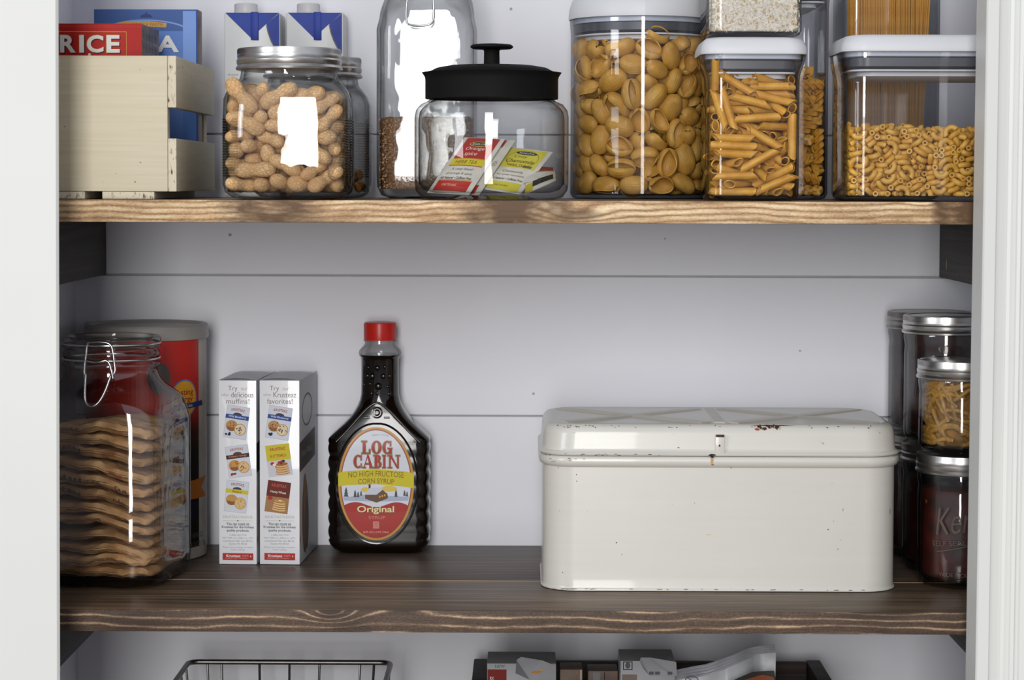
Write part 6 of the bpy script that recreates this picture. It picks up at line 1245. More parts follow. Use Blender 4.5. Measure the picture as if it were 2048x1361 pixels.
for i, (py, sl_, th) in enumerate(pk):
    z_lo, z_hi = .0150, zj(842)
    zc = z_lo+(z_hi-z_lo)*i/(len(pk)-1); T = .0080*th; nx, ny = 44, 24
    w_ = hw-rnd.uniform(.0005, .005); d_ = hw-rnd.uniform(.0005, .003); ph = rnd.uniform(0, 6); tl = radians(sl_)*.55; tr = rnd.uniform(-.04, .04)
    def crumple(x, y, s, q): return noise.noise(Vector((x*s+ph*3, y*s-ph, q+i)))
    def hgt(u, v): return .011*min(1, i*.5)*noise.noise(Vector((u*1.1, i*.16, 5.2)))-.007*min(1, i*.4)*abs(u-.45*sin(i*.5+1))+tan(tl)*u*w_*(.3 if i in (0, 11) else 1)*.35+tr*v*d_+.0022*crumple(u*w_, v*d_, 40, 0)+.0012*crumple(u*w_, v*d_, 130, 3)
    wedge = rnd.uniform(-.25, .25)
    bm = bmesh.new(); Tp, Bt = [], []
    for a in range(nx+1):
        u = -1+2*a/nx; r1, r2 = [], []
        for b in range(ny+1):
            v = -1+2*b/ny
            e = (max(0, 1-abs(u)**14)*max(0, 1-abs(v)**16))**.45*(1+wedge*u)
            k_ = 1-.13*(abs(u*v))**4
            x, y = u*w_*k_, v*d_*k_+(.0014*crumple(u*w_, 0, 70, 7) if b == 0 else 0)
            c = hgt(u, v); q = .0008*crumple(x, y, 120, 9)
            r1.append(bm.verts.new((x, y, c+T*.48*e+.0003+q))); r2.append(bm.verts.new((x, y, c-T*.48*e-.0003+q)))
        Tp.append(r1); Bt.append(r2)
    for a in range(nx):
        for b in range(ny):
            bm.faces.new((Tp[a][b], Tp[a+1][b], Tp[a+1][b+1], Tp[a][b+1])); bm.faces.new((Bt[a][b], Bt[a][b+1], Bt[a+1][b+1], Bt[a+1][b]))
    for a in range(nx):
        for e in (0, ny): bm.faces.new((Tp[a][e], Tp[a+1][e], Bt[a+1][e], Bt[a][e]))
    for b in range(ny):
        for e in (0, nx): bm.faces.new((Tp[e][b], Tp[e][b+1], Bt[e][b+1], Bt[e][b]))
    o = mk('paper_packet', bm, M['kraft'] if i % 3 else M['kraft2'], None, 28); o.location = (cxj, CY_, zc); o.rotation_euler = (0, 0, JROT)
    tag(o, labs[i], 'paper packet', 'brown paper packets in the clamp jar')
    words = {7: [('QUINOA', -.55, .30, '#3a2a1c'), ('ORGANIC', .05, .3, '#3a2a1c'), ('OUR', .55, .22, '#3a2a1c')], 6: [('Qui', -.35, .3, '#33241a'), ('NUTRITION', -.72, .3, '#4a3827'), ('No', .5, .2, '#33241a')],
             9: [('ORGANIC', .35, .22, '#8e2a20')], 8: [('Natural', .45, .2, '#8e2a20')], 4: [('cooking directions inside', -.1, .6, '#5a452f')], 11: [('BULK', -.3, .3, '#5d482f')], 1: [('Please recycle this bag', .2, .5, '#5a452f')]}.get(i, [])
    if True:
        art = Art(lambda u, v, l: Vector((u*w_, -d_-.0012-l, hgt(u, -1)+v*T*.40)), step=.0001, cut=.06, unit=1.0)
        for q in range(3):
            v0 = -.75+.55*q+rnd.uniform(-.1, .1); w0 = rnd.uniform(-.05, .02); x0_ = rnd.uniform(-.94, -.3); x1_ = rnd.uniform(.2, .93)
            art.line([(x0_+(x1_-x0_)*m_/8, v0+rnd.uniform(-.10, .10)+w0*m_) for m_ in range(9)], .10, '#4a3420' if q % 2 else '#5c4228', 1)  # dark lines painted along the edges of the folded layers
        if i in (6, 7, 9):
            for q in range(9): art.rect(-.9+.09*q, -.55, -.9+.09*q+(.035 if q % 3 else .06), .62, '#4a3626', 1)
        for wd, uc, ww, cc in words:
            art.text(wd, uc, 0, ww, .9, cc, 1, .01)
            if i in (6, 7):
                pass
        # raise the print onto the bulging edge
        art.done('words_and_fold_lines', o)

# ================================================================== baking mix boxes
M['cardwhite'] = mottled('white_card', (.76, .77, .80), (.79, .80, .83), 8, .35, coat=.5)
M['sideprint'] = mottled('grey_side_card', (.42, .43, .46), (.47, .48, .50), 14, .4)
def pack(a, cx, cy, w, h, rot, kind, k=1):
    """a small printed picture of a mix packet"""
    c, s = cos(rot), sin(rot)
    T = lambda x, y: (cx+(x*c-y*s), cy+(x*s+y*c))
    def q(x0, y0, x1, y1, col, L): a.poly([T(x0, y0), T(x1, y0), T(x1, y1), T(x0, y1)], col, L)
    def e(x, y, rx, ry, col, L, n=20): p = T(x, y); a.ell(p[0], p[1], rx, ry, col, L, n, rot=rot)
    def tx(t_, x, y, w_, h_, col, L, b=.01, arch=0): p = T(x, y); a.text(t_, p[0], p[1], w_, h_, col, L, b, rot, 0, arch)
    q(-w/2-.8, -h/2-.8, w/2+.8, h/2+.8, '#b4bac9', 1); q(-w/2, -h/2, w/2, h/2, '#cdd2dc', 2)
    rnd = random.Random(int(cx*10+cy))
    if kind in ('blue', 'brown', 'yellow'):
        col = {'blue': '#2f4a8c', 'brown': '#43302a', 'yellow': '#cdbb30'}[kind]
        tx('KRUSTEAZ', 0, h*.38, w*.60, 5.2, '#a8483a', 4, .02, 1.2)
        e(0, h*.235, 9, 4.5, '#3b3f4c' if kind != 'brown' else '#5b4436', 3); q(-w/2-1, h*.10, w/2+1, h*.23, col, 4)
        tx({'blue': 'Wild Blueberry', 'brown': 'Cranberry Orange', 'yellow': 'Banana'}[kind], 0, h*.165, w*(.8 if kind != 'yellow' else .42), 5, '#c9d2ea' if kind == 'blue' else ('#c87a6c' if kind == 'brown' else '#a05a24'), 5, .02)
        tone = {'blue': ('#b98a52', '#dccaa8', '#2b2730'), 'brown': ('#c48f50', '#d8b784', '#6e3a22'), 'yellow': ('#bf9254', '#d6b67e', '#b08a52')}[kind]
        e(-9, -h*.12, 12, 11, tone[0], 3); e(-9, -h*.20, 9, 6, '#8a5c38', 4); e(-9, -h*.07, 11, 6.5, tone[0], 5)
        e(9, -h*.21, 12, 12, tone[0], 5); e(9, -h*.21, 10.6, 10.6, tone[1], 6)
        for _ in range(12):
            r_, a_ = rnd.uniform(0, 9), rnd.uniform(0, 6.28); e(9+r_*cos(a_), -h*.21+r_*sin(a_), rnd.uniform(.8, 1.6), rnd.uniform(.8, 1.6), tone[2], 7, 8)
        for _ in range(5): e(-9+rnd.uniform(-8, 8), -h*.07+rnd.uniform(-4, 5), 1.2, 1, tone[2], 7, 8)
        for _ in range(4): e(-14+rnd.uniform(-4, 6), -h*.38+rnd.uniform(-2, 2), 2.4, 2.2, {'blue': '#23252f', 'brown': '#a02c2c', 'yellow': '#e0cfa0'}[kind], 8, 10)
    else:
        col = '#c9b930' if kind == 'butter' else '#6a2a22'
        q(-w/2-.8, h*.0, w/2+.8, h/2+.8, col, 3); tx('KRUSTEAZ', 0, h*.37, w*.66, 6, '#a83a34' if kind == 'butter' else '#c05a4e', 5, .02)
        tx('BUTTERMILK' if kind == 'butter' else 'Honey Wheat', 0, h*.15, w*.70, 6, '#b06a1e' if kind == 'butter' else '#e0d4c4', 5, .02)
        q(-w/2-.8, -h/2-.8, w/2+.8, h*.0, '#c8c8d0' if kind == 'butter' else '#a07850', 3)
        for n_ in range(5):
            y = -h*.42+n_*4.4; e(5, y, 14.5-n_*.6, 3.4, '#9c6434', 4+n_); e(5, y+.9, 14.2-n_*.6, 3.0, '#d9b27c' if n_ < 4 else '#c78e4e', 4+n_)
        if kind == 'butter':
            for x, y, c_ in ((0, -.02, '#a82c2c'), (5, .0, '#a82c2c'), (9, .01, '#2b2b3c'), (4, -.05, '#7c2630')): e(x, h*y-3, 3, 2.6, c_, 10, 12)
            e(-14, -h*.09, 4, 3.6, '#b02c2c', 5, 12); e(-9, -h*.13, 5, 2.6, '#e4e0dc', 6, 12); e(-6, -h*.2, 3, 2.5, '#b02c2c', 6, 12)
        else: e(6, -h*.42+19.6, 4, 1.4, '#ecd88c', 11, 12); e(-15, -h*.06, 5, 4, '#a8342a', 4)
def mix_box(px0, px1, pyb, pyt, rot, label, lines, packs):
    Y = P(px0, pyb, 0).y; Y = .2145
    x0, x1 = P(px0, 950, Y).x, P(px1, 950, Y).x; zt0 = P(px0, pyt, Y).z; D = .104
    hx = (x1-x0)/2; cx = (x0+x1)/2
    # origin at base centre; front face centre sits at (cx, Y)
    ox, oy = cx+sin(-rot)*D/2, Y+cos(rot)*D/2
    t = thing('baking_mix_box', label, 'food box', (ox, oy, .0003), rot, 'white baking mix boxes')
    bm = bmesh.new(); box(bm, -hx, hx, -D/2, D/2, 0, zt0, .0006)
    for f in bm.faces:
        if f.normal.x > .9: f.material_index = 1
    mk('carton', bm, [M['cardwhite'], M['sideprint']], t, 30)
    # top flap, slightly lifted
    bm = bmesh.new(); n = 10; a, b = [], []
    for i in range(n+1):
        u = i/n; z = zt0+.0002+.0022*sin(pi*u); a.append(bm.verts.new((-hx+2*hx*u, -D/2, z))); b.append(bm.verts.new((-hx+2*hx*u, D/2-.02, zt0+.0004+.001*sin(pi*u))))
    for i in range(n): bm.faces.new((a[i], a[i+1], b[i+1], b[i]))
    bmesh.ops.solidify(bm, geom=bm.faces[:], thickness=.0005); mk('top_flap', bm, M['cardwhite'], t, 40)
    k = (x1-x0)/(px1-px0); pc = (px0+px1)/2
    art = Art(front(-D/2), unit=k, step=.00005)
    v = lambda py: zt0/k-(py-pyt)
    grey = '#8a8078'
    art.text('Try', lines[0]-pc, v(779), 19, 12.5, grey, 1); art.text('our', lines[0]-pc+23, v(779), 13, 5.5, '#b8b0a4', 1)
    art.text('other', lines[1]-pc, v(790.5), 16, 6.5, '#b8b0a4', 1); art.text(lines[2], lines[3]-pc, v(790.5), lines[4], 10.5, grey, 1)
    art.text(lines[5], lines[6]-pc, v(803.5), lines[7], 10.5, grey, 1)
    for (x, y, w, h, r, kd) in packs: pack(art, x-pc, v(y), w, h, radians(r), kd)
    art.text('KRUSTEAZ PLEDGE', 0, v(1036), 59, 5, '#b4a78e', 1); art.rect(-30, v(1044), 30, v(1043.4), '#b4ae9e', 1); art.ell(0, v(1043.5), 1.5, 1.5, '#8a6a48', 2)
    for i, (s_, w_) in enumerate((('You can count on', 46), ('Krusteaz for the highest', 65), ('quality products.', 46))): art.text(s_, 0, v(1050+i*6.9), w_, 6.2, '#3f3d42', 1, .015)
    for i, (s_, w_) in enumerate((('1 (800) 457-7791', 34), ('M-F 7:00 a.m.-4:00 p.m. (PT)', 62), ('Continental Mills, Box 88176,', 60), ('Seattle, WA 98138', 36))): art.text(s_, 0, v(1073+i*5.8), w_, 4, '#8e8e94', 1)
    for i, (s_, w_) in enumerate((('Please have package available', 62), ('when calling.', 28))): art.text(s_, 0, v(1097.5+i*5), w_, 4, '#a0a0a6', 1, 0, 0, .2)
    art.rect(-31, v(1123), 31, v(1109), '#b5332c', 1); art.text('Krusteaz', -9, v(1114.5), 29, 5.5, '#e8dedc', 2, .03); art.text('.com', 14, v(1114.5), 14, 4.5, '#dc9a94', 2)
    art.text('recipes \u2022 tips \u2022 coupons', -3, v(1119.5), 44, 2.6, '#e0b0ac', 2); art.poly([(25, v(1117)), (25, v(1113)), (27.5, v(1115))], '#e8dedc', 2)
    art.done('printed_front', t)
    art = Art(lambda u, w_, l: Vector((hx+l+.0001, -D/2+u, w_)), unit=.001); h = zt0*1000
    art.rect(0, h*.50, 92, h*.66, '#3b302c', 1, skew=6); art.text('Honey Wheat', 40, h*.59, 60, 9, '#9a9088', 2)
    art.rect(0, h*.10, 3, h*.42, '#c8912e', 1); art.ell(32, h*.24, 18, 36, '#6a5646', 1); art.ell(30, h*.36, 10, 20, '#7a5e3e', 2); art.ell(42, h*.2, 10, 26, '#4e4640', 2); art.ring(45, h*.82, 30, 16, 2, '#5c5c62', 1)
    art.rect(0, h*.12, 4, h*.15, '#a8341e', 2)
    art.done('printed_side', t)
mix_box(437.5, 513.5, 1129, 762, radians(-3.4), 'white baking mix box printed with three muffin packets, left of the pair', (466, 450, 'delicious', 485, 45, 'muffins!', 476, 47),
        [(473.5, 846, 45, 64, -8, 'blue'), (477, 924, 45, 62, 8, 'brown'), (473, 995, 44, 62, -6, 'yellow')])
mix_box(519, 599.5, 1130, 762, radians(-3.4), 'white baking mix box printed with pancake packets, next to the syrup', (549, 535, 'Krusteaz', 570, 46, 'favorites!', 560, 51),
        [(558, 847, 46, 64, -8, 'blue'), (558, 922, 47, 62, 7, 'butter'), (555.5, 996, 45, 62, -7, 'honey')])

# ================================================================== syrup bottle
SYY = .300; k = P(757, 645, SYY).z/463; sx0 = P(760, 950, SYY).x
t = thing('syrup_bottle', 'dark syrup bottle with red cap and oval white and red label', 'bottle', (sx0, SYY, .0003))
sz = lambda py: (1108-py)*k
M['syrup'] = N('dark_syrup_in_plastic').P((.005, .0025, .0015), .12, coat=.35)
M['redcap'] = mottled('red_cap', srgb('#b51f17'), srgb('#c4281f'), 20, .3)
rings = [(1108, 70, 38, 20), (1107, 80, 44, 22), (1101, 92, 50, 26), (1092, 99, 53, 26), (1084, 102, 54, 26)]
y = 1080
while y > 884:
    for f_ in range(0, 7): rings.append((y-f_*4, 99.5+3.2*abs(sin(pi*f_/7)), 54, 26))
    y -= 28
rings += [(882, 102.5, 54, 26), (877, 101, 54, 26), (872, 96.5, 53.5, 26), (860, 83.5, 52.5, 26), (848, 70.5, 51, 27), (836, 59, 49, 28), (824, 50.5, 46, 30), (812, 44, 42.5, 33), (802, 40.5, 40, 37), (790, 38.5, 38.5, 38.5), (760, 38, 38, 38), (722, 38, 38, 38), (716, 39, 39, 39), (713, 42, 42, 42), (710, 42.5, 42.5, 42.5)]
bm = bmesh.new(); loft(bm, [(a*k, b*k, min(c, a, b)*k, sz(py)) for py, a, b, c in rings], n=8); mk('bottle_body', bm, M['syrup'], t, 50)
bm = bmesh.new(); lathe(bm, [(42.5*k, sz(709.8)), (43*k, sz(706)), (41*k, sz(701)), (33*k, sz(693)), (30.5*k, sz(688)), (30.5*k, sz(680)), (27.5*k, sz(680)), (27.5*k, sz(688)), (30*k, sz(693)), (38*k, sz(701.5)), (40*k, sz(709.7))], n=56, cap0=False, cap1=False)
mk('clear_neck', bm, M['jar_glass'], t, 50)
bm = bmesh.new(); r = 32.5*k; lathe(bm, [(0, sz(681)), (r, sz(681)), (r*1.01, sz(679)), (r*1.01, sz(650)), (r*.97, sz(646)), (r*.9, sz(645)), (0, sz(645))], n=72, knurl=(3,)); mk('bottle_cap', bm, M['redcap'], t, 40)
bm = bmesh.new(); lathe(bm, [(29*k, sz(683.5)), (33.5*k, sz(683.5)), (33.5*k, sz(681.8)), (29*k, sz(681.8))], n=56, cap0=False, cap1=False); mk('cap_ring', bm, M['jar_glass'], t, 40)
def hyp(py):
    for (p0, a0, b0, c0), (p1, a1, b1, c1) in zip(rings, rings[1:]):
        if p1 <= py <= p0: return b0+(b1-b0)*((p0-py)/(p0-p1) if p0 != p1 else 0)
    return 54
bm = bmesh.new()
F_ = lambda px, py, l=.0006: ((px-760)*k, -hyp(py)*k-l+.0004, sz(py))
tube(bm, smooth_path([F_(676, 882), F_(700, 858), F_(726, 828), F_(742, 812), F_(757, 803), F_(772, 812), F_(790, 828), F_(818, 858), F_(843, 882)], 2), .0013, 8)
tube(bm, [F_(757+82*cos(2*pi*i/60), 966-121*sin(2*pi*i/60) if 966-121*sin(2*pi*i/60) > 846 else 846, .0004) for i in range(60)], .0011, 6, closed=True)
for (px, py, r_) in ((757, 735, 6), (747, 752, 7), (769, 752, 6), (737, 752, 4), (781, 752, 4), (759, 772, 8), (742, 768, 4), (777, 773, 4), (757, 786, 4), (745, 787, 4), (780, 788, 4), (739, 735, 3), (772, 733, 4), (790, 745, 3), (730, 770, 3)):
    dx = (px-760)*k; R_ = 38*k; yy = -sqrt(max(0, R_*R_-dx*dx)); tt = bmesh.new()
    bmesh.ops.create_icosphere(tt, subdivisions=2, radius=r_*k*1.0, matrix=Matrix.Translation((dx, yy+.0003, sz(py))) @ Matrix.Diagonal((1, .6, 1, 1))); join(bm, tt)
for rr_ in (10, 5): tube(bm, [F_(757+rr_*cos(2*pi*i/20), 824+rr_*sin(2*pi*i/20), .0008) for i in range(20)], .0008, 6, closed=True)
for s in (-1, 1): tube(bm, [F_(757+s*14, 834), F_(757+s*26, 834)], .0010, 6)
mk('moulded_relief', bm, M['syrup'], t, 60)
# label
art = Art(lambda u, v, l: Vector((u*k, -54*k-.0011-l, v*k+sz(966))), unit=1.0, step=.00006)
cx, e_ = -4, lambda y, rx, ry: rx*sqrt(max(0, 1-(y/ry)**2))
def seg(rx, ry, y0, y1, col, L, wave=None, n=24):
    ys = [y0+(y1-y0)*i/n for i in range(n+1)]
    pts = [(cx+e_(y_, rx, ry), y_) for y_ in ys]+[(cx-e_(y_, rx, ry), y_) for y_ in reversed(ys)]
    art.poly(pts, col, L)
L_ = lambda c, coat=1: N('label_ink').P(srgb(c), .42, spec=.3, coat=.12)
white, gold, red, yel, brn = L_('#d2d5de'), L_('#c08a38'), L_('#a5261f'), L_('#c9bb12'), L_('#7a4a1c')
art.ell(cx, 0, 76, 114, gold, 1, 64); art.ell(cx, 0, 71.5, 109.5, L_('#8e2a1c'), 2, 64); art.ell(cx, 0, 69.5, 107.5, white, 3, 64)
# lower red field with a wavy top
pts = []
for i in range(25):
    x = -66+132*i/24; pts.append((cx+x, -42+5*cos(x/66*pi*1.6)*(-1) if abs(x) < 66 else -42))
low = [(cx+69.5*cos(a), 107.5*sin(a)) for a in [radians(-24-132*i/30) for i in range(31)]]
art.poly([(cx+69.5*cos(radians(-24)), 107.5*sin(radians(-24)))]+list(reversed(pts))[1:-1]+[(cx+69.5*cos(radians(-156)), 107.5*sin(radians(-156)))]+list(reversed(low))[1:-1], red, 4)
art.poly([(cx-76, -6), (cx-76, 22), (cx-60, 25), (cx, 30), (cx+60, 25), (cx+76, 21), (cx+75, -9), (cx+60, -6), (cx, -1), (cx-60, -3)], yel, 5)
O = '#6e6248'
for g_, cl, L in ((1.4, L_('#8d7f5c'), 6), (0, red, 7)):
    for ch, x, w_ in (('L', -29.5, 19), ('O', -9, 20), ('G', 13, 19)): serif(art, ch, cx+x, 60, w_, 26, cl, L, .26, g_)
    for ch, x, w_ in (('C', -45, 18), ('A', -26, 20), ('B', -5, 17), ('I', 11, 10), ('N', 24, 23)): serif(art, ch, cx+x, 31.5, w_, 26, cl, L, .26, g_)
art.text('NO HIGH FRUCTOSE', cx, 17.5, 111, 11, brn, 7, .0, 0, 0, 3); art.text('CORN SYRUP', cx, 4, 72, 10, brn, 7, .0, 0, 0, 2)
art.ell(cx-22, -12, 8, 5, '#d8c05a', 4); art.ell(cx+26, -10, 16, 6, '#d8c05a', 4)
art.poly([(cx-66, -28), (cx-20, -22), (cx+20, -24), (cx+66, -26), (cx+64, -34), (cx, -36), (cx-64, -34)], '#aab2c6', 4)
art.poly([(cx-22, -30), (cx-22, -22), (cx+4, -36), (cx+24, -28), (cx+22, -18), (cx+2, -26)], '#5a4a44', 6); art.poly([(cx-22, -30), (cx+1, -38), (cx+22, -30), (cx+22, -20), (cx+13, -12), (cx+1, -22), (cx-22, -22)], '#6b5344', 6)
art.poly([(cx-24, -21), (cx-12, -8), (cx+14, -8), (cx+1, -22)], '#c9cbd6', 7); art.poly([(cx-15, -10), (cx-15, -1), (cx-11, -1), (cx-11, -8)], '#4a3c38', 7)
for x in (6, 11, 16): art.rect(cx+x, -28+(x-6)*.3, cx+x+3, -24+(x-6)*.3, '#e0a040', 8)
for x, y_, s_ in ((-60, -26, 1.3), (-42, -27, 1), (-36, -27, .8), (-30, -24, .7), (40, -26, 1), (57, -24, .8), (62, -25, .7)):
    for q in range(3): art.poly([(cx+x-4*s_*(1-q*.2), y_+q*4*s_), (cx+x+4*s_*(1-q*.2), y_+q*4*s_), (cx+x, y_+(q*4+7)*s_)], '#4c5158', 7)
art.text('Original', cx, -54, 74, 17, '#6a1a14', 7, .03); art.text('Original', cx-.8, -53, 74, 17, '#e6dca6', 8, .02)
art.text('SYRUP', cx+2, -68, 34, 6, '#cf8a80', 7); art.rect(cx-6, -90, cx+6, -76, '#cf8a80', 6); art.text('200', cx, -80, 8, 3.4, '#a5261f', 7); art.text('CAL', cx, -86, 8, 3, '#a5261f', 7)
art.text('24 FL OZ (1.5 PT) 710mL', cx, -98, 52, 5, '#dcb0a8', 7, .01); art.text('GREAT TASTE', cx+8, 97, 34, 3.2, '#8a8e9c', 7, 0, 0, 0, 1.5)
art.done('oval_label', t)

# ================================================================== cream bread box
BXY = .1675; bx0 = (P(1075, 915, .15).x+P(1786, 915, .15).x)/2; bhx = (P(1783, 915, .15).x-P(1075, 915, .15).x)/2
bz = lambda py: P(1430, py, .0885).z
def m_enamel():
    m = N('chipped_cream_enamel'); v = m.coord()
    a = m.noise(v, 4, 3); g = m.noise(m.coord(scale=(8, 8, 200)), 1.0, 3)
    col = m.ramp(m.math('ADD', m.math('MULTIPLY', a, .7), m.math('MULTIPLY', g, .3)), [(.35, (.575, .56, .51)), (.65, (.61, .595, .545))])
    sp = m.ramp(m.noise(v, 95, 2), [(.755, 0.0), (.772, 1.0)])
    col = m.mix(m.math('MULTIPLY', sp, .7), col, srgb('#a08560'))
    m.P(col, .30, coat=.25); m.bump(m.noise(v, 14, 3), .12, .003); return m.m
M['enamel'] = m_enamel(); M['enamel_rib'] = mottled('beige_raised_band', srgb('#b9b3a3'), srgb('#c4beae'), 14, .35, coat=.2)
M['rust'] = mottled('chipped_dark_metal', srgb('#2a1c14'), srgb('#5c3a26'), 500, .7)
t = thing('bread_box', 'chipped cream enamel bread box with hinged lid and small latch', 'bread box', (bx0, BXY, .0003))
hB = bhx-.0038; hY = .0785; zs = bz(935)
bm = bmesh.new()
loft(bm, [(hB+.0002, hY-.001, .030, 0), (hB+.0013, hY+.0005, .032, .0003), (hB+.0014, hY+.0006, .032, .0014), (hB+.0006, hY-.0001, .031, .0021), (hB, hY-.0006, .030, .0040), (hB, hY-.0006, .030, .012), (hB, hY-.0006, .030, zs-.001), (hB+.0026, hY+.0016, .032, zs+.0005), (hB+.0038, hY+.0028, .033, zs+.004), (hB+.0036, hY+.0026, .033, zs+.0075), (hB+.0015, hY+.0008, .032, bz(914.5)), (hB-.001, hY-.002, .030, bz(914))], n=12)
mk('box_body', bm, M['enamel'], t, 50)
bm = bmesh.new(); zl = bz(913.5); zt_ = bz(851)
loft(bm, [(hB-.001, hY-.002, .03, zl), (hB+.0034, hY+.0024, .033, zl+.0002), (hB+.0040, hY+.003, .033, zl+.0015), (hB+.0030, hY+.002, .033, zl+.003), (hB+.0012, hY+.0002, .032, zl+.0042), (hB+.0006, hY-.0004, .031, zl+.007), (hB-.0002, hY-.0012, .031, zt_-.010), (hB-.0015, hY-.0025, .031, zt_-.004), (hB-.0045, hY-.0055, .030, zt_-.0008), (hB-.008, hY-.009, .028, zt_), (hB-.012, hY-.013, .026, zt_-.0006), (hB-.014, hY-.015, .026, zt_-.0008)], n=12)
lid = mk('box_lid', bm, M['enamel'], t, 50)
bm = bmesh.new(); az, bzz = zt_-.0012, zt_+.0002; hxr, hyr = hB-.018, hY-.020
def bar(x0, y0, x1, y1, w_, up=0):
    d = Vector((x1-x0, y1-y0, 0)); L = d.length; d.normalize(); n = Vector((-d.y, d.x, 0))*w_/2; a = Vector((x0, y0, 0)); b = Vector((x1, y1, 0)); i = n*.7
    lo = [a+n, a-n, b-n, b+n]; hi = [a+i, a-i, b-i, b+i]
    lo = [bm.verts.new((p.x, p.y, az)) for p in lo]; hi = [bm.verts.new((p.x, p.y, bzz+up)) for p in hi]
    for q in range(4): bm.faces.new((lo[q], lo[(q+1) % 4], hi[(q+1) % 4], hi[q]))
    bm.faces.new(hi)
for s in (-1, 1):
    bar(s*hxr, -hyr, s*.012, hyr, .017); bar(s*hxr, hyr, s*.012, -hyr, .017, .0001)
bar(0, -hyr, 0, hyr, .012, .0002)
mk('pressed_bands', bm, M['enamel_rib'], lid, 30)
bm = bmesh.new(); lxp = lambda px: P(px, 890, .0885).x-bx0
yf = -hY-.0005
box(bm, lxp(1430), lxp(1449), yf-.0022, yf+.0002, bz(909), bz(871), .0006); box(bm, lxp(1431), lxp(1448), yf-.0030, yf-.0018, bz(875), bz(870), .0004, 1); box(bm, lxp(1437), lxp(1440), yf-.0030, yf-.0018, bz(894), bz(890), .0004, 1)
mk('latch', bm, [M['enamel'], M['rust']], t, 40)
art = Art(lambda u, v, l: Vector((lxp(u), -hY-.0015-l if v < 905 else -hY-.0030-l, bz(v))), unit=1.0); R = random.Random(4)
cc = M['rust']
def Yl(py):   # outward position of the lid front at this height
    z = bz(py)
    if z > zt_-.0008: return hY-.0060
    if z > zt_-.004: return hY-.0025-(z-(zt_-.004))/.0032*.0030
    if z > zt_-.010: return hY-.0012-(z-(zt_-.010))/.006*.0013
    if z > zl+.0042: return hY-.0004
    return hY+.0031
art.mp = lambda u, v, l: Vector((lxp(u), -Yl(v)-l-.0002, bz(v)))
for _ in range(46): art.blob(R.uniform(1108, 1240) if R.random() < .6 else R.uniform(1100, 1770), R.uniform(853.5, 858), R.uniform(.5, 2.4), R.uniform(.3, .9), cc, 1, .4, 8, R)
for q in range(16): art.blob(1516+q*2.9, 856+R.uniform(-2.5, 3), R.uniform(2, 4.5), R.uniform(1.5, 4), cc if q % 3 else '#b9b0a2', 1+q % 3, .4, 9, R)
art.blob(1515, 860, 5, 2.2, '#a8442a', 5, .3, 9, R); art.blob(1545, 853.5, 40, .9, '#1f1712', 1, .2, 20, R)
for _ in range(16): art.blob(R.uniform(1075, 1330), R.uniform(909, 912), R.uniform(1, 4), R.uniform(.3, .7), cc, 1, .3, 8, R)
art.blob(1424, 910.5, 9, 1.8, '#17110d', 2, .3, 10, R); art.blob(1424, 914.5, 3.5, 2, '#17110d', 2, .3, 10, R)
for (x, y_, r_) in ((1357, 897, 2.5), (1148, 868, .8), (1388, 866, .7), (1345, 871, .7), (1760, 866, 1.4), (1757, 862, 1)): art.blob(x, y_, r_, r_*.5, '#8a6a4c', 1, .3, 7, R)
art.done('chipped_paint', lid)
art = Art(lambda u, v, l: Vector((lxp(u), -hY+.0004-l, bz(v))), unit=1.0)
for (x, y_, r_) in ((1658, 1060, 1.3), (1669, 1043, .8), (1126, 1148, 1), (1234, 1088, 1.2), (1153, 952, 1.0), (1154, 965, 1), (1245, 1111, .8), (1390, 1008, .7), (1346, 1011, .6), (1665, 967, .6), (1684, 1080, .7), (1119, 1025, .6)): art.blob(x, y_, r_, r_, '#4a3828', 1, .3, 7, R)
art.blob(1419, 1071, 4, .8, '#c9b67a', 1, .3, 9, R)
for _ in range(40): art.blob(R.uniform(1100, 1150) if R.random() < .4 else R.uniform(1110, 1740), 1180.3+R.uniform(-.6, .5), R.uniform(1, 5), .5, cc, 1, .3, 8, R)
art.mp = (lambda old: (lambda u, v, l: old(u, v, l) + (Vector((0, -.0015, 0)) if v > 1176 else Vector((0, 0, 0)))))(art.mp)
art.done('paint_flecks', t)
art = Art(lambda u, v, l: Vector((lxp(u), -hY-.0030-l, bz(v))), unit=1.0)
art.blob(1424, 922, 3, 6, '#b89a66', 1, .3, 10, R); art.blob(1425, 930, 3, 1.2, '#8a5a30', 2, .3, 8, R)
for _ in range(8): art.blob(R.uniform(1095, 1170), R.uniform(918, 926), R.uniform(1, 4), .5, '#5a4430', 1, .3, 8, R)
art.done('rust_run', t)

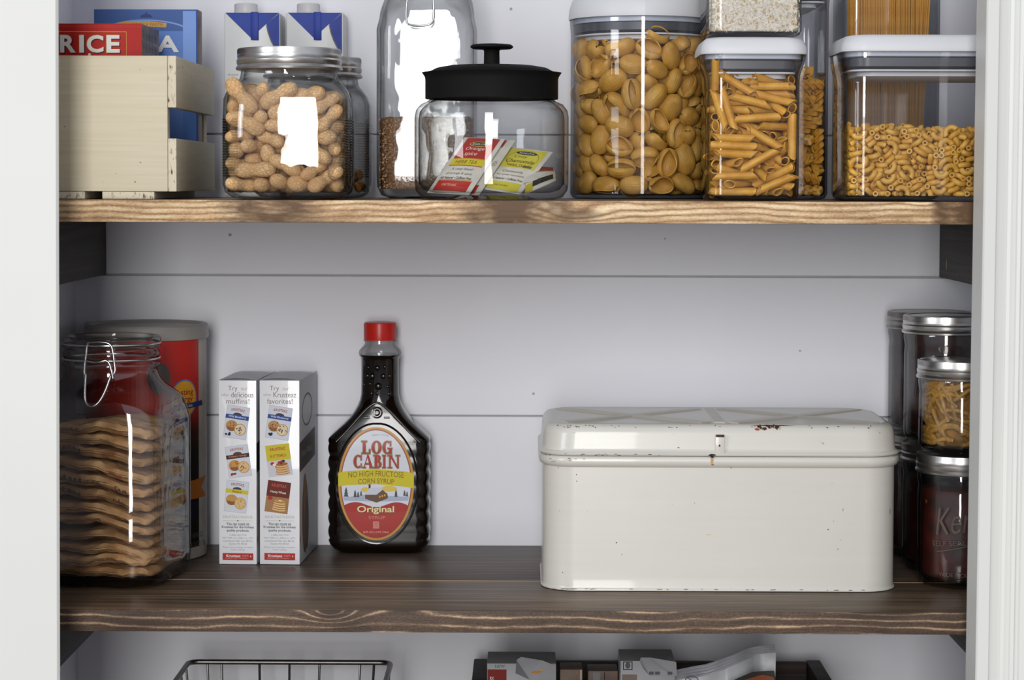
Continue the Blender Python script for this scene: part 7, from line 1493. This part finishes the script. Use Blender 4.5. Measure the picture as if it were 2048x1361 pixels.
# ================================================================== canning jars (right)
def canning_jar(x, Y, z, h, r, content, label, fill=.80, mat=None, gap=.0030):
    t = thing('canning_jar', label, 'jar', (x, Y, z), 0, 'canning jars stacked at the right end')
    rn = .0385; zn = h-.0155
    prof = [(r-.014, .003), (r-.010, .0), (r-.003, .0018), (r-.0003, .007), (r, .014), (r, zn-.020), (r-.0006, zn-.013), (rn+.0008, zn-.004), (rn, zn), (rn, h-.001)]
    inn = [(q[0]-.0026, max(q[1], .006)) for q in reversed(prof)]
    bm = bmesh.new(); lathe(bm, [(0, .003)]+prof+inn+[(0, .006)], n=72, cap0=False, cap1=False); mk('jar_body', bm, M['jar_glass'], t, 60)
    silver_lid(t, .0403, h-.0165, .0170, mat or M['silver'])
    zf = h*fill
    bm = bmesh.new(); rc = r-gap; lathe(bm, [(0, .0065), (rc-.008, .0065), (rc-.001, .010), (rc, .015), (min(rc, rc if zf < zn-.02 else rc), min(zf, zn-.016)), (rc-.001, min(zf, zn-.0155)+.0002)]+([(rn-gap-.0005, zn-.002), (rn-gap-.0005, zf)] if zf > zn else [])+[(0, max(zf, min(zf, zn-.0155)+.0004) if zf > zn else min(zf, zn-.0155)+.0003)], n=56, cap0=False, cap1=False)
    o = mk('preserve', bm, content, None, 60); o.location = (x, Y, z)
    return t, o
def m_sauce(name, c0, c1, chunk):
    m = N(name); v = m.coord(); a = m.ramp(m.noise(v, 60, 4), [(.35, c0), (.65, c1)])
    vo = m.add('ShaderNodeTexVoronoi'); m.link(v, vo.inputs['Vector']); vo.inputs['Scale'].default_value = 85
    f = m.ramp(vo.outputs['Distance'], [(.12, 1.0), (.22, 0.0)]); n = m.ramp(m.noise(v, 40, 1), [(.55, 0.0), (.62, 1.0)])
    m.P(m.mix(m.math('MULTIPLY', f, m.math('MULTIPLY', n, .8)), a, chunk), .45, spec=.25); m.bump(m.noise(v, 120, 3), .3, .001); return m.m
M['sauce'] = m_sauce('tomato_preserve', srgb('#220b06'), srgb('#42150c'), srgb('#8a4818'))
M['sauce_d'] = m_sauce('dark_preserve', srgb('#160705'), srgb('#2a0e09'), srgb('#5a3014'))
M['peachy'] = m_sauce('brine', srgb('#7a531a'), srgb('#9c7024'), srgb('#b58a3a'))
JR = .0385; hq = .119; g = 'canning jars'
JX = P(1832, 920, .1345).x+.0409; jy = (.162, .250, None)
jy1, jy2, jy3 = .1345, .2125, .2905
def cont(o, label): tag(o, label, 'preserve', 'preserves in the canning jars')
j, c = canning_jar(JX, jy1, .0003, hq, JR, M['sauce'], 'front lower canning jar of red sauce with raised script on glass', fill=.74); cont(c, 'red tomato sauce inside the front lower canning jar')
art = Art(cyl(JR), cut=.003, step=.0004)
kk = 1/2.17; U = lambda px: (px-1921)*kk*1.0; V = lambda py: (1168-py)*kk
M['emboss'] = N('raised_glass_script').P((.10, .075, .06), .12, coat=.7)
e = M['emboss']
art.text('Kerr', U(1902), V(1030), 40*1.0, 24, e, 1, -.004, radians(8), .25)
art.text('SELF SEALING', U(1896), V(1076), 44, 4.6, e, 1, .0, radians(4)); art.line([(U(1858), V(1095)), (U(1880), V(1090)), (U(1925), V(1079))], .9, e, 1)
art.text('WIDE MOUTH', U(1900), V(1138), 34, 3.6, e, 1)
art.done('raised_lettering', j)
xa = JX
j, c = canning_jar(xa, jy1, .0003+hq+.0016, .0835, JR, M['peachy'], 'short canning jar of yellow pickle strips, topmost of the front stack', fill=.93, gap=.0078); cont(c, 'golden brine packed with pickle strips in the short canning jar')
# pickle strips: pressed against the glass
M['strip'] = mottled('pickled_strip', srgb('#7c5820'), srgb('#ad8034'), 140, .35, .2)
rnd = random.Random(9)
for i in range(64):
    bm = bmesh.new(); L = rnd.uniform(.018, .034); a0 = rnd.uniform(-1.7, .8); z0 = .010+.054*((i*.618) % 1); sl_ = rnd.uniform(-.35, .35) if rnd.random() < .6 else rnd.uniform(-1.4, 1.4); pts = []; R_ = JR-.0052
    for q in range(9):
        s_ = (q/8-.5)*L; a = a0+s_*cos(sl_)/R_; z = z0+s_*sin(sl_)+.004*sin(q/8*pi+i); z = max(.010, min(.066, z)); pts.append((R_*sin(a), -R_*cos(a), z))
    c0 = Vector(pts[4]); tube(bm, [Vector(p)-c0 for p in smooth_path(pts, 1)], .0024, 8)
    o = mk('pickle_strip', bm, M['strip'], None, 60); o.location = Vector((xa, jy1, .0003+hq+.0016))+c0
    tag(o, 'yellow pickled strip pressed against the glass of the short canning jar', 'pickle', 'pickled strips in the short jar')
x2 = P(1805, 640, jy2).x+.0409
x3 = P(1774, 622, jy3).x+.0409
# middle and rear stacks, staggered along the side wall
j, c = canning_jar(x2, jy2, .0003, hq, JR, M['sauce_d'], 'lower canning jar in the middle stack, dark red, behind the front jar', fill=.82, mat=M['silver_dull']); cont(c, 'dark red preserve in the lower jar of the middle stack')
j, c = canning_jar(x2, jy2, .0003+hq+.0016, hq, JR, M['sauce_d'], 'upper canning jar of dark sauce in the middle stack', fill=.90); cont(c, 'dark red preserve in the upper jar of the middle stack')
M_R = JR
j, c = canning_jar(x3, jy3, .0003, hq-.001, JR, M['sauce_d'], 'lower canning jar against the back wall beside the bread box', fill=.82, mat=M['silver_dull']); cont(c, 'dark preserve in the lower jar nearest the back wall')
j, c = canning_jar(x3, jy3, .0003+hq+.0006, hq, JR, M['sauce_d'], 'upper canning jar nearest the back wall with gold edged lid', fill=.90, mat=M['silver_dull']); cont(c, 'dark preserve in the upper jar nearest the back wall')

# ================================================================== things on the lowest shelf
# wire basket
wy0, wy1 = .075, .262; zr_ = P(580, 1326, wy1).z; wx0, wx1 = P(378, 1326, wy1).x, P(782, 1330, wy1).x
t = thing('wire_basket', 'dark wire basket with rounded rim on the lowest shelf', 'basket', ((wx0+wx1)/2, (wy0+wy1)/2, Z3+.0003))
hx, hy, hz = (wx1-wx0)/2, (wy1-wy0)/2, zr_-Z3
bm = bmesh.new(); rim = [(x, y, hz) for x, y in rr(hx, hy, .010, 6)]; tube(bm, rim, .0026, 10, closed=True); mk('basket_rim', bm, M['darkwire'], t, 60)
bm = bmesh.new()
tube(bm, [(x, y, .004) for x, y in rr(hx-.022, hy-.018, .012, 6)], .0022, 8, closed=True)
xs = [P(px, 1340, wy1).x-(wx0+wx1)/2 for px in (415, 443, 519, 579, 639, 720, 748)]
for x in xs:
    for s in (-1, 1): tube(bm, [(x, s*hy, hz-.001), (x*.86, s*(hy-.018), .004)], .0013, 6)
    tube(bm, [(x*.86, -(hy-.018), .004), (x*.86, hy-.018, .004)], .0013, 6)
for i in range(6):
    y = -hy+.018+(2*hy-.036)*i/5
    for s in (-1, 1): tube(bm, [(s*hx, y, hz-.001), (s*(hx-.022), y*.86, .004)], .0013, 6)
    tube(bm, [(-(hx-.022), y*.86, .004), (hx-.022, y*.86, .004)], .0013, 6)
for zz in (.08, .15):
    f_ = zz/hz; tube(bm, [(x, y, zz) for x, y in rr(hx-.022*(1-f_), hy-.018*(1-f_), .012, 6)], .0013, 6, closed=True)
mk('wire_grid', bm, M['darkwire'], t, 60)
# dark crate and its packs
M['darkcrate'] = wood_top('dark_crate_wood', srgb('#171211'), srgb('#2b201c'), srgb('#4c3a30'), seed=8, rough=.6)
yc0, yc1 = .060, .288; zk = P(1300, 1320, yc1).z; kx0_, kx1_ = P(948, 1318, yc1).x, P(1640, 1325, yc1).x
t = thing('wooden_crate', 'dark stained wooden crate full of snack packs on the lowest shelf', 'crate', ((kx0_+kx1_)/2, (yc0+yc1)/2, Z3+.0003))
hx, hy, hz = (kx1_-kx0_)/2, (yc1-yc0)/2, zk-Z3
for nm, b_ in (('end_panel', (-hx, -hx+.014, -hy, hy)), ('end_panel', (hx-.014, hx, -hy, hy)), ('long_side', (-hx+.0142, hx-.0142, hy-.010, hy)), ('long_side', (-hx+.0142, hx-.0142, -hy, -hy+.010))):
    bm = bmesh.new(); box(bm, b_[0], b_[1], b_[2], b_[3], .0, hz-(.0 if 'long' not in nm else .001), .0015); mk(nm, bm, M['darkcrate'], t, 30)
bm = bmesh.new(); box(bm, -hx+.0145, hx-.0145, -hy+.0102, hy-.0102, .001, .009); mk('crate_floor', bm, M['darkcrate'], t, 30)
zf0 = Z3+.0100
M['foil'] = mottled('silver_foil_film', (.42, .42, .45), (.58, .58, .62), 40, .22, .5, bscale=30, dist=.003)
M['film'] = mottled('printed_film', srgb('#8f9092'), srgb('#b2b3b6'), 20, .3, .3, bscale=25, dist=.003)
def snack_box(label, px0, px1, pyt, Y, depth, deco, mat='cardwhite', flap=None):
    x0, x1 = P(px0, 1340, Y).x, P(px1, 1340, Y).x; z1 = P((px0+px1)/2, pyt, Y).z
    t = thing('snack_box', label, 'food box', ((x0+x1)/2, Y+depth/2, zf0), 0, 'snack packs in the dark crate')
    hx = (x1-x0)/2; h = z1-zf0; bm = bmesh.new(); box(bm, -hx, hx, -depth/2, depth/2, 0, h, .0006); mk('carton', bm, M[mat], t, 30)
    U = lambda px: (P(px, 1340, Y).x-(x0+x1)/2)*1000; V = lambda py: (P(1300, py, Y).z-zf0)*1000
    art = Art(front(-depth/2)); deco(art, U, V); art.done('printed_front', t)
    if flap:
        bm = bmesh.new(); pts = [(U(a)/1000, V(b)/1000) for a, b in flap]; n = 8
        vs = [bm.verts.new((x, -depth/2-.0015-.006*max(0, (z-h)/.01), z)) for x, z in pts]; bm.faces.new(vs); bmesh.ops.solidify(bm, geom=bm.faces[:], thickness=.0006)
        mk('torn_flap', bm, M[mat], t, 0)
        a2 = Art(lambda u, v, l: Vector((u*.001, -depth/2-.0026-.006*max(0, (v*.001-h)/.01)-l, v*.001)), unit=1.0)
        return t, U, V, a2
    return t, U, V, None
def d1(a, U, V): a.rect(U(975), V(1420), U(1013), V(1341), '#6e1610', 1); a.text('RX', U(984), V(1359), 3.5, 3, '#d8d0c8', 2); a.text('NEW', U(1000), V(1335), 9, 3, '#4a4a4c', 1)
M['cardwhite_shaded'] = mottled('shaded_white_card', (.24, .24, .25), (.28, .28, .29), 30, .5)  # white card, its colour darkened to stand in for shade beneath the shelf
t_, U, V, a2 = snack_box('torn white snack box with red panel at the left of the dark crate', 974, 1112, 1328, .150, .05, d1, 'cardwhite_shaded', [(1031, 1348), (1033, 1320), (1042, 1313), (1085, 1321), (1112, 1333), (1112, 1361), (1060, 1361)])
a2.blob(U(1072), V(1341), 7, 3, '#a8702c', 1, .3, 12, random.Random(2)); a2.blob(U(1080), V(1338), 4, 1.6, '#c89a4c', 2, .3, 12, random.Random(3)); a2.done('printed_flap', t_)
M['browncard'] = mottled('brown_card', srgb('#4b3a30'), srgb('#6c5444'), 60, .5)
snack_box('small brown snack box behind the torn white one', 1120, 1165, 1340, .165, .03, lambda a, U, V: a.rect(U(1160), V(1361), U(1164), V(1341), '#9c8a78', 1), 'browncard')
snack_box('small brown box with grey stripe near the middle of the dark crate', 1176, 1236, 1343, .185, .03, lambda a, U, V: (a.rect(U(1186), V(1380), U(1200), V(1346), '#77777a', 1), a.rect(U(1208), V(1380), U(1210), V(1346), '#2a211c', 1)), 'browncard')
def d2(a, U, V):
    a.rect(U(1246), V(1341), U(1265), V(1324), '#2c2c2e', 1); a.rect(U(1248), V(1339), U(1263), V(1326), '#9a9a9e', 2); a.ell(U(1255.5), V(1332), 2.4, 3, '#4c4c50', 3); a.rect(U(1244), V(1400), U(1274), V(1350), '#6e6058', 1)
t_, U, V, a2 = snack_box('white card snack box with square emblem in the middle of the dark crate', 1241, 1350, 1323, .150, .05, d2, 'cardwhite_shaded', [(1287, 1338), (1279, 1322), (1281, 1314), (1300, 1314), (1352, 1324), (1354, 1352), (1300, 1352)])
for x in (1298, 1310, 1335): a2.rect(U(x), V(1349), U(x+9), V(1343), '#4c4c50', 1)
a2.done('printed_flap', t_)
# silver chip bag with crimped top
Y = .155
t = thing('chip_bag', 'silver foil snack bag with crimped top rising from the dark crate', 'snack bag', (P(1450, 1340, Y).x, Y, zf0), 0, 'snack packs in the dark crate')
ox = P(1450, 1340, Y).x
top = [(1340, 1344), (1375, 1338), (1410, 1330), (1450, 1314), (1480, 1304), (1500, 1298), (1550, 1290)]; bot_in = [(1350, 1361), (1385, 1359), (1418, 1352), (1455, 1334), (1487, 1322), (1512, 1312), (1552, 1307)]
L2 = lambda a, l=0: Vector((P(a[0], a[1], Y).x-ox, -l, P(a[0], a[1], Y).z-zf0))
bm = bmesh.new(); n = 48; rows = []
def lerp_path(path, s):
    s *= len(path)-1; i = min(int(s), len(path)-2); f = s-i; return (path[i][0]*(1-f)+path[i+1][0]*f, path[i][1]*(1-f)+path[i+1][1]*f)
for i in range(n+1):
    s = i/n; a, b = L2(lerp_path(top, s)), L2(lerp_path(bot_in, s)); rip = .0006
    rows.append([bm.verts.new(a*(1-q/8)+b*(q/8)+Vector((0, .004*sin(s*9)+rip*(q % 2), 0))) for q in range(9)])
for i in range(n):
    for q in range(8): bm.faces.new((rows[i][q], rows[i+1][q], rows[i+1][q+1], rows[i][q+1]))
bmesh.ops.solidify(bm, geom=bm.faces[:], thickness=.0006); mk('crimped_seal', bm, M['foil'], t, 30)
bm = bmesh.new(); rows = []
for i in range(25):
    s = i/24; b = L2(lerp_path(bot_in, s)); fr, bk = [], []
    for q in range(11):
        v = q/10; z = b.z*(1-v); x = b.x*(1-v)+(-.046+.085*s)*v; e = sin(pi*min(1, v*1.05))**.6*sin(pi*(.04+.92*s))**.5 if 0 < q < 10 else 0
        fr.append((x, -.020*e+.004*sin(s*9)*(1-v)+.0012*sin(s*23+q), z)); bk.append((x, .022*e+.004*sin(s*9)*(1-v)+.0005, z))
    rows.append((fr, bk))
for side in (0, 1):
    g_ = [[bm.verts.new(p) for p in r[side]] for r in rows]
    for i in range(24):
        for q in range(10): bm.faces.new((g_[i][q], g_[i+1][q], g_[i+1][q+1], g_[i][q+1]))
bmesh.ops.remove_doubles(bm, verts=bm.verts, dist=.0007); mk('bag_body', bm, M['film'], t, 60)
def bagmap(u, v, l):     # photo pixel to bag front
    p = P(u, v, Y); s = max(0, min(1, (u-1350)/202)); return Vector((p.x-ox, -.0225-l+.004*sin(s*9)*.5, p.z-zf0))
art = Art(bagmap, unit=1.0, cut=6)
art.poly([(1440, 1361), (1470, 1345), (1500, 1334), (1543, 1332), (1548, 1361)], '#2b2724', 1); art.poly([(1455, 1361), (1480, 1350), (1520, 1340), (1542, 1345), (1544, 1361)], '#7a3c1e', 2); art.ell(1515, 1362, 16, 8, '#a9a39c', 3)
art.ring(1380, 1352, 14, 10, 2, '#4a4e58', 1, 20); art.line([(1368, 1352), (1392, 1352)], 1.5, '#4a4e58', 2); art.line([(1372, 1346), (1390, 1358)], 1.5, '#4a4e58', 2)
o_ = art.done('printed_front', t)
